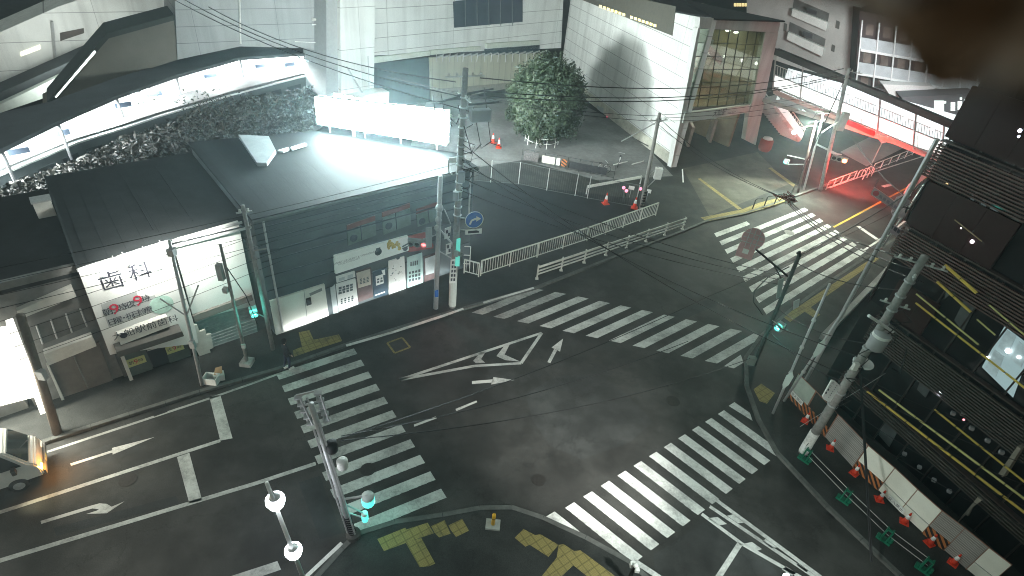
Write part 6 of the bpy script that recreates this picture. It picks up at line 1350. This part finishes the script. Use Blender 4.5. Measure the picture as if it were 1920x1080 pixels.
for i in range(5): cable(G4.lerp(T4, .48-.05*i), RC+RD*9+V3((-1.2, 0, 6.5-.9*i)), .4, 'grey cable running before the louvred building from the transformer pole', .011, 'cables before the louvred building')
for i in range(4): cable(V3((25.4+.3*i, 46, 5.2-.2*i)), G(1720, 385, 6.4-.4*i), .35, 'black cable over the far road to the silver poles', .014, 'cables over the far road')
for i in range(2): cable(G(1612, 700, 4.6)+V3((.05*i, 0, 0)), G(1640, 1045, 1.2)+V3((.06*i, 0, -.3)), -.0, 'black drop cable hanging down from the transformer pole over the green stands', .02, 'drop cables')
cable(V3((24, 49, 6.5)), G(1500, 250, 6.0), .2, 'thin cable between footbridge and lamp pole', .012)

# ------------------------------------------------------------------ delivery van at the left edge
vd = Vector((.79, .613, 0)).normalized(); vr = Vector((vd.y, -vd.x, 0)); vf = G(90, 874, 0)     # front, middle of the bumper
def vp(x, y, z): return vf+vd*x+vr*y+Z*z     # x forward, y to its right
t = thing('delivery_van', 'small white delivery van with glowing orange indicator', 'van', vp(-1.7, 0, 0))
vm = mat('van white', (.66, .65, .60), rough=.35, noise=.04); vg = mat('van glass', (.02, .03, .03), rough=.06, spec=.7)
prof = [(0, .35), (0, .80), (-.08, 1.02), (-.22, 1.12), (-.66, 1.86), (-.9, 1.98), (-3.6, 2.0), (-3.65, 1.2), (-3.65, .35)]
hw_ = .74
b = MB(); k = len(prof)
vs = [vp(x, -hw_*(.9 if z > 1.5 else 1), z) for x, z in prof]+[vp(x, hw_*(.9 if z > 1.5 else 1), z) for x, z in prof]
b.add(vs, [tuple(range(k-1, -1, -1)), tuple(range(k, 2*k))]+[(i, (i+1) % k, (i+1) % k+k, i+k) for i in range(k)]); body = b.obj('body', vm, t)
bm = bmesh.new(); bm.from_mesh(body.data); bmesh.ops.recalc_face_normals(bm, faces=bm.faces); bmesh.ops.bevel(bm, geom=[e for e in bm.edges if e.calc_face_angle(0) > .3], offset=.05, segments=2, affect='EDGES'); bm.to_mesh(body.data); bm.free()
MB().slab([vp(-.25, -.64, 1.17), vp(-.25, .64, 1.17), vp(-.62, .58, 1.80), vp(-.62, -.58, 1.80)], (vd*.04+Z*.025)).obj('windscreen', vg, t)
for sgn in (-1, 1):
    MB().slab([vp(-.42, sgn*.735, 1.14), vp(-1.45, sgn*.735, 1.14), vp(-1.45, sgn*.675, 1.78), vp(-.78, sgn*.675, 1.78)], vr*sgn*.02).obj('side_window', vg, t)
    MB().slab([vp(-1.65, sgn*.735, 1.14), vp(-3.3, sgn*.735, 1.14), vp(-3.3, sgn*.675, 1.78), vp(-1.65, sgn*.675, 1.78)], vr*sgn*.02).obj('side_window', vg, t)
    MB().box(vp(-.62, sgn*.9, 1.15), (.12, .2, .22), .66).obj('mirror', dark, t)
    hlm = emis('indicator amber', (1., .50, .10), 22) if sgn > 0 else emis('headlight dim', (1., .9, .7), 1.0)
    MB().slab([vp(.0, sgn*.42, .62), vp(.0, sgn*.70, .62), vp(-.06, sgn*.72, .84), vp(-.06, sgn*.44, .84)], vd*.03).obj('headlight', hlm, t)
    for x in (-.75, -2.75):
        wh_ = MB().lathe([(.27, -.09), (.29, -.05), (.29, .05), (.27, .09)], vp(x, sgn*.70, .29), 20, vr).obj('wheel', dark, t, True); MB().lathe([(.17, .0), (.16, .015), (0, .02)], vp(x, sgn*.79, .29), 14, vr*sgn).obj('rim', galv, wh_)
MB().slab([vp(.02, -.7, .35), vp(.02, .7, .35), vp(.02, .7, .55), vp(.02, -.7, .55)], vd*.06).obj('bumper', mat('bumper grey', (.2, .2, .19)), t)
MB().slab([vp(.085, -.16, .40), vp(.085, .16, .40), vp(.085, .16, .54), vp(.085, -.16, .54)], vd*.01).obj('number_plate', ys, t)
b = MB(); b.tube([vp(-.21, -.4, 1.2), vp(-.40, .3, 1.5)], .012, 4); b.tube([vp(-1.55, .745, .5), vp(-1.55, .70, 1.75)], .008, 3); b.obj('wiper', dark, t)
b = MB(); b.box(vp(-.55, 0, 1.0), (.5, 1.2, .1), .66); b.obj('dashboard', dark, t)
# ------------------------------------------------------------------ red bin and bits
q = G(1432, 282, .12); t = thing('red_bin', 'round red bin standing by the station hall corner', 'bin', q); MB().lathe([(.5, 0), (.62, .25), (.6, 1.05), (.45, 1.15)], q, 16).obj('body', mat('bin red dull', (.22, .03, .025)), t, True); MB().lathe([(.47, 1.15), (.4, 1.3), (0, 1.33)], q, 16).obj('lid', mat('bin lid', (.45, .43, .4)), t, True)
q = G(398, 716, .12); t = thing('styrofoam_box', 'open white styrofoam box at the kerb by the silver pole', 'box', q)
b = MB()
for dx, dy, sx, sy in ((0, .2, .6, .04), (0, -.2, .6, .04), (.29, 0, .04, .4), (-.29, 0, .04, .4)): b.box(q+Vector((dx, dy, .18)), (sx, sy, .34))
b.box(q+Z*.03, (.6, .4, .05)); b.obj('shell', whitem, t)
q = G(412, 710, .12); t = thing('cardboard_box', 'white box with torn cardboard flaps beside the styrofoam box', 'box', q); MB().box(q+Z*.15, (.42, .34, .3), .5).obj('carton', offw, t)
b = MB(); b.slab([q+V3((-.15, -.1, .3)), q+V3((.15, .05, .3)), q+V3((.1, .2, .55)), q+V3((-.15, .1, .5))], (0, .02, .02)); b.obj('flap', mat('cardboard', (.36, .25, .14)), t)
for i, (x, y, lab) in enumerate(((1165, 372, 'left'), (1170, 378, 'middle'), (1196, 374, 'right'))):
    q = G(x, y, .12); t = thing('barrier_lamp', 'small pink barrier lamp on a stand by the striped pole, %s one' % lab, 'lamp', q, 'barrier lamps'); MB().tube([q, q+Z*.8], .03, 5).obj('stand', dark, t); MB().ball(q+Z*.9, .13, 8).obj('lens', emis('pink lamp', (1., .3, .42), 1.6), t)
for i, (x, y, lab) in enumerate(((1180, 370, 'left'), (1211, 376, 'right'))):
    q = G(x, y, .12); d_ = camd(q); u_ = Vector((-d_.y, d_.x, 0)); t = thing('small_sign', 'small white plate on a stand by the striped pole, %s one of two' % lab, 'sign', q, 'small plates by the striped pole'); MB().tube([q, q+Z*.7], .02, 4).obj('stand', galv, t); MB().slab([q+u_*a+Z*c for a, c in ((-.22, .65), (.22, .65), (.22, .95), (-.22, .95))], d_*.02).obj('plate', whitem, t)
for i, (x, y, lab) in enumerate(((1126, 325, 'near the notice fence'), (1160, 310, 'in the tree shadow before the station wall'))):
    q = G(x, y, .12); t = thing('bicycle', 'parked bicycle %s' % lab, 'bicycle', q, 'bicycles on the dark forecourt'); a = .3+i
    u_ = V3((math.cos(a), math.sin(a), 0)); w_ = V3((-u_.y, u_.x, 0))
    for k_ in (-.52, .52): MB().tube([q+u_*k_+Z*.33+(u_*math.cos(j*.4189)+Z*math.sin(j*.4189))*.32 for j in range(16)], .022, 4).obj('wheel', dark, t)
    b = MB(); b.tube([q+u_*-.52+Z*.33, q+u_*-.15+Z*.85, q+u_*.38+Z*.8, q+u_*.52+Z*.33], .022, 5); b.tube([q+u_*-.15+Z*.85, q+u_*0+Z*.35, q+u_*.38+Z*.75], .022, 5); b.obj('frame', galv, t)
    b = MB(); b.tube([q+u_*.36+w_*-.28+Z*1.0, q+u_*.4+Z*.98, q+u_*.36+w_*.28+Z*1.0], .02, 5); b.obj('handlebar', galv, t); MB().box(q+u_*-.17+Z*.92, (.24, .14, .07), a).obj('saddle', dark, t)
for lab, p0_, p1_ in (('nearer of two white bars lying on the dark forecourt', (1150, 309), (1176, 303)), ('farther of two white bars lying on the dark forecourt', (1185, 308), (1207, 302))):
    MB().tube([G(*p0_, .3), G(*p1_, .3)], .05, 6).obj('white_bar', whitem, None, label=lab, category='bar', group='white bars on the forecourt')
q = G(1281, 342, .12); MB().tube([q, q+V3((-.2, .6, .9))], .05, 6).obj('thin_post', whitem, None, label='thin pale leaning post with bright tip near the station corner', category='post')

# ------------------------------------------------------------------ person waiting at the kerb
def body(name, joints, bones, mats_fn, parent, smooth=True):
    me = bpy.data.meshes.new(name); me.from_pydata([p for p, _ in joints], bones, []); o = bpy.data.objects.new(name, me); COL.objects.link(o)
    sk = o.modifiers.new('skin', 'SKIN'); sk.use_smooth_shade = True
    for i, (_, r) in enumerate(joints): me.skin_vertices[0].data[i].radius = (r, r) if not isinstance(r, tuple) else r
    me.skin_vertices[0].data[0].use_root = True
    su = o.modifiers.new('sub', 'SUBSURF'); su.levels = 1; su.render_levels = 1
    bpy.context.view_layer.update(); m2 = bpy.data.meshes.new_from_object(o.evaluated_get(bpy.context.evaluated_depsgraph_get()))
    bpy.data.objects.remove(o); o = bpy.data.objects.new(name, m2); COL.objects.link(o); o.parent = parent; o.location = (0, 0, 0)
    for p in m2.polygons: p.use_smooth = True
    for m in mats_fn: m2.materials.append(m)
    return o
q = G(541, 691, .12)
t = thing('person', 'person in dark coat and white shoes waiting by the kerb with a pale bag', 'person', q); t.rotation_euler = (0, 0, -.7)
J_ = [((0, 0, .92), (.15, .11)), ((0, .01, 1.12), (.155, .11)), ((0, 0, 1.34), (.18, .115)), ((0, .01, 1.46), .06), ((0, .02, 1.54), .06), ((0, .03, 1.63), (.085, .1)), ((0, .02, 1.71), .06),
      ((.2, 0, 1.38), .062), ((.25, .02, 1.12), .048), ((.22, .14, .92), .038), ((-.2, 0, 1.38), .062), ((-.26, .0, 1.12), .048), ((-.27, .06, .86), .038),
      ((.1, 0, .88), .095), ((.11, .06, .48), .065), ((.11, -.02, .09), .042), ((-.1, 0, .88), .095), ((-.11, -.02, .48), .065), ((-.12, -.14, .1), .042)]
B_ = [(0, 1), (1, 2), (2, 3), (3, 4), (4, 5), (5, 6), (2, 7), (7, 8), (8, 9), (2, 10), (10, 11), (11, 12), (0, 13), (13, 14), (14, 15), (0, 16), (16, 17), (17, 18)]
coat = mat('dark coat', (.025, .026, .032), noise=.15, scale=7, rough=.9); trous = mat('navy trousers', (.028, .034, .06), noise=.1, scale=9); skin = mat('skin', (.46, .31, .24), rough=.55); hair = mat('hair black', (.012, .011, .01))
o = body('body', J_, B_, [coat, trous, skin], t)
for p in o.data.polygons: z = p.center.z; p.material_index = 1 if z < .84 else 2 if z > 1.475 else 0
b = MB()
for sx, y in ((.11, .05), (-.12, -.08)): b.lathe([(.0, -.04), (.052, -.03), (.055, .02), (.03, .05)], (sx, y, .05), 10, (0, .25, 1)); b.box((sx, y+.05, .035), (.095, .24, .07))
def loc(b, name, m): o = b.obj(name, m); o.parent = t; return o
loc(b, 'shoes', whitem)
b = MB(); b.lathe([(.105, -.02), (.112, .05), (.09, .11), (.04, .145), (0, .15)], (0, .005, 1.65), 12); b.lathe([(.1, -.1), (.1, 0)], (0, -.02, 1.65), 12); loc(b, 'hair', hair)
b = MB(); b.ball((.035, .125, 1.645), .012, 6); b.ball((-.035, .125, 1.645), .012, 6); b.lathe([(.016, 0), (.004, .03)], (0, .115, 1.62), 6, (0, 1, -.1)); b.box((0, .12, 1.57), (.045, .012, .01)); loc(b, 'face', mat('face detail', (.12, .06, .05)))
b = MB()
for sx, hy, hz in ((.22, .15, .90), (-.27, .06, .84)):
    b.ball((sx, hy, hz-.03), .036, 8, 1.25)
    for k in range(4): b.tube([(sx-.024+k*.016, hy+.01, hz-.06), (sx-.024+k*.016, hy+.022, hz-.10), (sx-.022+k*.015, hy+.012, hz-.12-.006*(k % 3))], .008, 5)
    b.tube([(sx+.03, hy+.015, hz-.03), (sx+.042, hy+.03, hz-.07)], .009, 5)
loc(b, 'hands', skin)
b = MB()
for zc in (.55,): b.slab([(-.2, .0, .50), (-.2, .22, .50), (-.2, .22, .76), (-.2, .0, .76)], (-.1, 0, 0))
b.tube([(-.25, .03, .76), (-.26, .08, .84), (-.25, .18, .76)], .012, 5)
bag = b.obj('carrier_bag', mat('pale bag', (.62, .62, .58), noise=.1)); bag.parent = None
bag.location = t.location; bag.rotation_euler = t.rotation_euler; bag['label'] = 'pale carrier bag in the hand of the waiting person'; bag['category'] = 'bag'

# ------------------------------------------------------------------ frayed brown cover close to the lens, hanging from the eave above it
def near(px, py, d): r = ray(px, py); return CAM+r.normalized()*d
t = thing('frayed_cover', 'frayed dark brown cover hanging blurred close to the lens, upper right', 'cover', near(1900, -60, .2))
outl = [(1380, -160), (1425, -16), (1540, 6), (1640, 40), (1676, 84), (1712, 138), (1748, 176), (1812, 172), (1870, 182), (1940, 212), (2080, 260), (2080, -160)]
bm = bmesh.new(); fr_, bk_ = [], []
NS = 26
def edge_pt(u):
    k = u*(len(outl)-3); i = min(int(k), len(outl)-4); f = k-i; return (outl[i][0]*(1-f)+outl[i+1][0]*f, outl[i][1]*(1-f)+outl[i+1][1]*f)
grid_v = []
for i in range(NS+1):
    ex, ey = edge_pt(i/NS); rowv = []
    for j in range(9):
        f = j/8; x = ex+(2080-ex)*(1-(1-f)**1.0)*.9*1; y = ey+(-160-ey)*f
        th = math.sin(min(1, f*1.8)*math.pi/2); dd_ = .20+.012*math.sin(x*.021+y*.013)+.008*math.sin(y*.05)
        rowv.append((bm.verts.new(near(x, y, dd_-.018*th)-Vector(t.location)), bm.verts.new(near(x, y, dd_+.018*th+.001)-Vector(t.location))))
    grid_v.append(rowv)
for i in range(NS):
    for j in range(8):
        for s_ in (0, 1):
            q = [grid_v[i][j][s_], grid_v[i+1][j][s_], grid_v[i+1][j+1][s_], grid_v[i][j+1][s_]]
            bm.faces.new(q if s_ else q[::-1])
for i in range(NS): bm.faces.new([grid_v[i][0][0], grid_v[i][0][1], grid_v[i+1][0][1], grid_v[i+1][0][0]])
me = bpy.data.meshes.new('cloth'); bm.to_mesh(me); bm.free()
cm = bpy.data.materials.new('frayed brown cloth'); cm.use_nodes = True; nt = cm.node_tree; N = nt.nodes; L = nt.links
tc = N.new('ShaderNodeTexCoord'); nz_ = N.new('ShaderNodeTexNoise'); nz_.inputs['Scale'].default_value = 17; nz_.inputs['Detail'].default_value = 3; L.new(tc.outputs['Object'], nz_.inputs['Vector'])
rp_ = N.new('ShaderNodeValToRGB'); rp_.color_ramp.elements[0].position = .5; rp_.color_ramp.elements[0].color = (.022, .017, .016, 1); rp_.color_ramp.elements[1].position = .60; rp_.color_ramp.elements[1].color = (.30, .22, .15, 1)
L.new(nz_.outputs[0], rp_.inputs[0]); L.new(rp_.outputs[0], N['Principled BSDF'].inputs['Base Color']); N['Principled BSDF'].inputs['Roughness'].default_value = .95; me.materials.append(cm)
o = bpy.data.objects.new('cloth', me); COL.objects.link(o); o.parent = t
for p in me.polygons: p.use_smooth = True
b = MB(); b.box(near(2000, -330, .26), (.5, .08, .04), .3); b.obj('eave_batten', brown, t)

# ------------------------------------------------------------------ lamps of the lit sources, plus added fills
lamp('billboard_light', 'AREA', FL+Vector((.6, .5, .25)), (.92, 1., .97), 2300, shape='RECTANGLE', size=2.0, size_y=.6, spread=1.35, aim=Vector((6.5, 54, 5)))
lamp('billboard_light', 'AREA', (ba+bb_)/2+Z*.9+bn*.75, (.90, 1., .96), 5200, shape='RECTANGLE', size=7, size_y=1.3, aim=(ba+bb_)/2+bn*10+Z*.6)
for x, y in ((181, 490), (212, 478), (230, 471), (268, 460), (300, 449), (345, 440), (385, 428)):
    c = P(x, y+4, -1.35); big = 5 if x > 260 else 1.5
    lamp('signboard_spot', 'SPOT', c, (1., 1., .93), 105*big, spot_size=1.9, spot_blend=.8, shadow_soft_size=.08, aim=c+NB*.9-Z*.9)
a, c = row(9, oc-.35, .25), row(18.8, oc-.35, .25)
lamp('foot_light', 'AREA', (a+c)/2, (.95, 1., .97), 75, shape='RECTANGLE', size=9.6, size_y=.12, aim=(a+c)/2+NB*.55+Z*.6)
for i in range(0, len(cf)-1):
    m_ = (cline(.45)[i]+cline(.45)[i+1])/2; lamp('platform_light', 'AREA', xy(m_, 4.75), (.95, 1., .98), 1700, size=2, aim=xy(m_, 0))
q = f1([(120, 140)], 4)[0]; lamp('far_block_fill', 'AREA', q, (.95, 1., .95), 900, size=4, aim=f1([(130, 70)], 13)[0])  # unseen fill added to brighten the far station block
lamp('shop_light', 'AREA', row(-5, -.7, 3.2), (1., .97, .84), 2600, shape='RECTANGLE', size=8, size_y=.6, aim=row(-5, -4, 0))
lamp('street_light', 'SPOT', LH-Z*.12, (.86, 1., .84), 23000, spot_size=2.5, spot_blend=.6, shadow_soft_size=.25, aim=G(1490, 440))
q = G(1478, 1094, 6.2); t = thing('street_lamp', 'glaring street lamp head at the bottom edge over the chevron markings', 'street lamp', q)
MB().box(q+Z*.06, (.34, .2, .08), .6).obj('head', galv, t); MB().ball(q+V3((0, .14, .02)), .09, 10).obj('glass', emis('near street lamp glass', (.9, .97, 1.), 14), t); MB().tube([q+Z*.1, q+V3((.8, -1.2, .2)), q+V3((1.0, -1.5, -1)), q+V3((1.0, -1.5, -6.1))], .06, 6).obj('pole', galv, t)
lamp('street_light', 'SPOT', q-Z*.2+V3((0, .2, 0)), (1., .97, .92), 11000, spot_size=.95, spot_blend=.9, shadow_soft_size=.2, aim=G(1055, 775))
lamp('street_light', 'SPOT', q-Z*.2+V3((0, .2, 0)), (.93, 1., .95), 2300, spot_size=2.2, spot_blend=.8, shadow_soft_size=.2, aim=G(1290, 1010))
lamp('apartment_fill', 'AREA', (40, 66, 9.5), (.95, 1., .98), 5200, size=3, aim=(46, 90, 8))  # unseen fill added to light up the apartment blocks
lamp('red_glow', 'POINT', (26.35, 45.7, 2.9), (1., .05, .04), 850, shadow_soft_size=.2)
lamp('red_glow', 'SPOT', (26.35, 45.9, 3.0), (1., .06, .04), 6000, spot_size=2.6, spot_blend=.7, shadow_soft_size=.2, aim=(31.5, 50.3, 1.0))
lamp('amber_glow', 'POINT', vp(.35, .6, .7), (1., .38, .06), 42, shadow_soft_size=.08)
lamp('headlight_beam', 'SPOT', G(-60, 990)+Z*.75, (1., .93, .62), 420, spot_size=.6, spot_blend=.9, shadow_soft_size=.08, aim=G(150, 918))
lamp('teal_glow', 'POINT', pp+V3((.2, .2, -.4)), (.1, 1., .8), 40, shadow_soft_size=.15)
lamp('teal_glow', 'POINT', on5(1463, 618, -.7), (.1, 1., .8), 170, shadow_soft_size=.15)
lamp('teal_glow', 'POINT', P(478, 592, -2.4), (.1, 1., .8), 45, shadow_soft_size=.15)
lamp('red_glow', 'SPOT', P(784, 458, -1.6), (1., .25, .2), 260, spot_size=1.6, spot_blend=.9, shadow_soft_size=.15, aim=G(930, 690))
lamp('lantern_glow', 'POINT', W((-5.8, 9.4), (-4.8, 9.7), 516, 950)+V3((0, 0, -.35)), (.9, .95, 1.), 90, shadow_soft_size=.15)
hc_ = s0+uf.to_3d()*5+nf*4+Z*10.3; lamp('hall_light', 'AREA', hc_, (1., .96, .74), 850, size=5, aim=hc_-Z*5)
bm_ = (a5+b5)/2+bk*1.7+Z*2.1; lamp('bridge_light', 'AREA', bm_, (.97, 1., .97), 110, shape='RECTANGLE', size=15, size_y=1.5, aim=bm_-Z*3).rotation_euler = (0, 0, math.atan2(bd.y, bd.x))
lamp('bridge_underlight', 'AREA', (a5+b5)/2-Z*.5+bk*1.7+bd*1, (1., .55, .5), 170, shape='RECTANGLE', size=12, size_y=2, aim=(a5+b5)/2-Z*5)
lamp('entrance_light', 'AREA', s0+uf.to_3d()*5.5+nf*2.5+Z*4.2, (1., .93, .72), 110, size=4, aim=s0+uf.to_3d()*5.5+nf*2.5)
sun = bpy.data.lights.new('moon', 'SUN'); sun.energy = .02; sun.angle = math.radians(10); sun.color = (.8, .95, 1.); so = bpy.data.objects.new('moon', sun); COL.objects.link(so); so.rotation_euler = (math.radians(40), 0, math.radians(20))

S.view_settings.view_transform = 'Standard'; S.view_settings.look = 'None'; S.view_settings.exposure = 0; S.view_settings.gamma = 1
S.render.engine = 'CYCLES'; S.cycles.pixel_filter_type = 'BLACKMAN_HARRIS'; S.cycles.filter_width = 1.0; S.cycles.use_denoising = True; S.cycles.max_bounces = 5; S.cycles.diffuse_bounces = 2; S.cycles.glossy_bounces = 2; S.cycles.transmission_bounces = 2; S.cycles.transparent_max_bounces = 6
S.cycles.sample_clamp_indirect = 4; S.cycles.sample_clamp_direct = 0; S.cycles.caustics_reflective = False; S.cycles.caustics_refractive = False

# ------------------------------------------------------------------ thin haze added so the bright lamps show glare
hz = MB().box((0, 500, 11), (1500, 2200, 26)).obj('haze', [], None, kind='stuff')
hm = bpy.data.materials.new('haze'); hm.use_nodes = True; N = hm.node_tree.nodes; L = hm.node_tree.links
N.remove(N['Principled BSDF']); pv = N.new('ShaderNodeVolumePrincipled'); pv.inputs['Color'].default_value = (.72, .92, 1., 1); pv.inputs['Density'].default_value = .0015; pv.inputs['Anisotropy'].default_value = .72
L.new(pv.outputs[0], N['Material Output'].inputs['Volume']); hz.data.materials.append(hm)
S.cycles.volume_bounces = 0
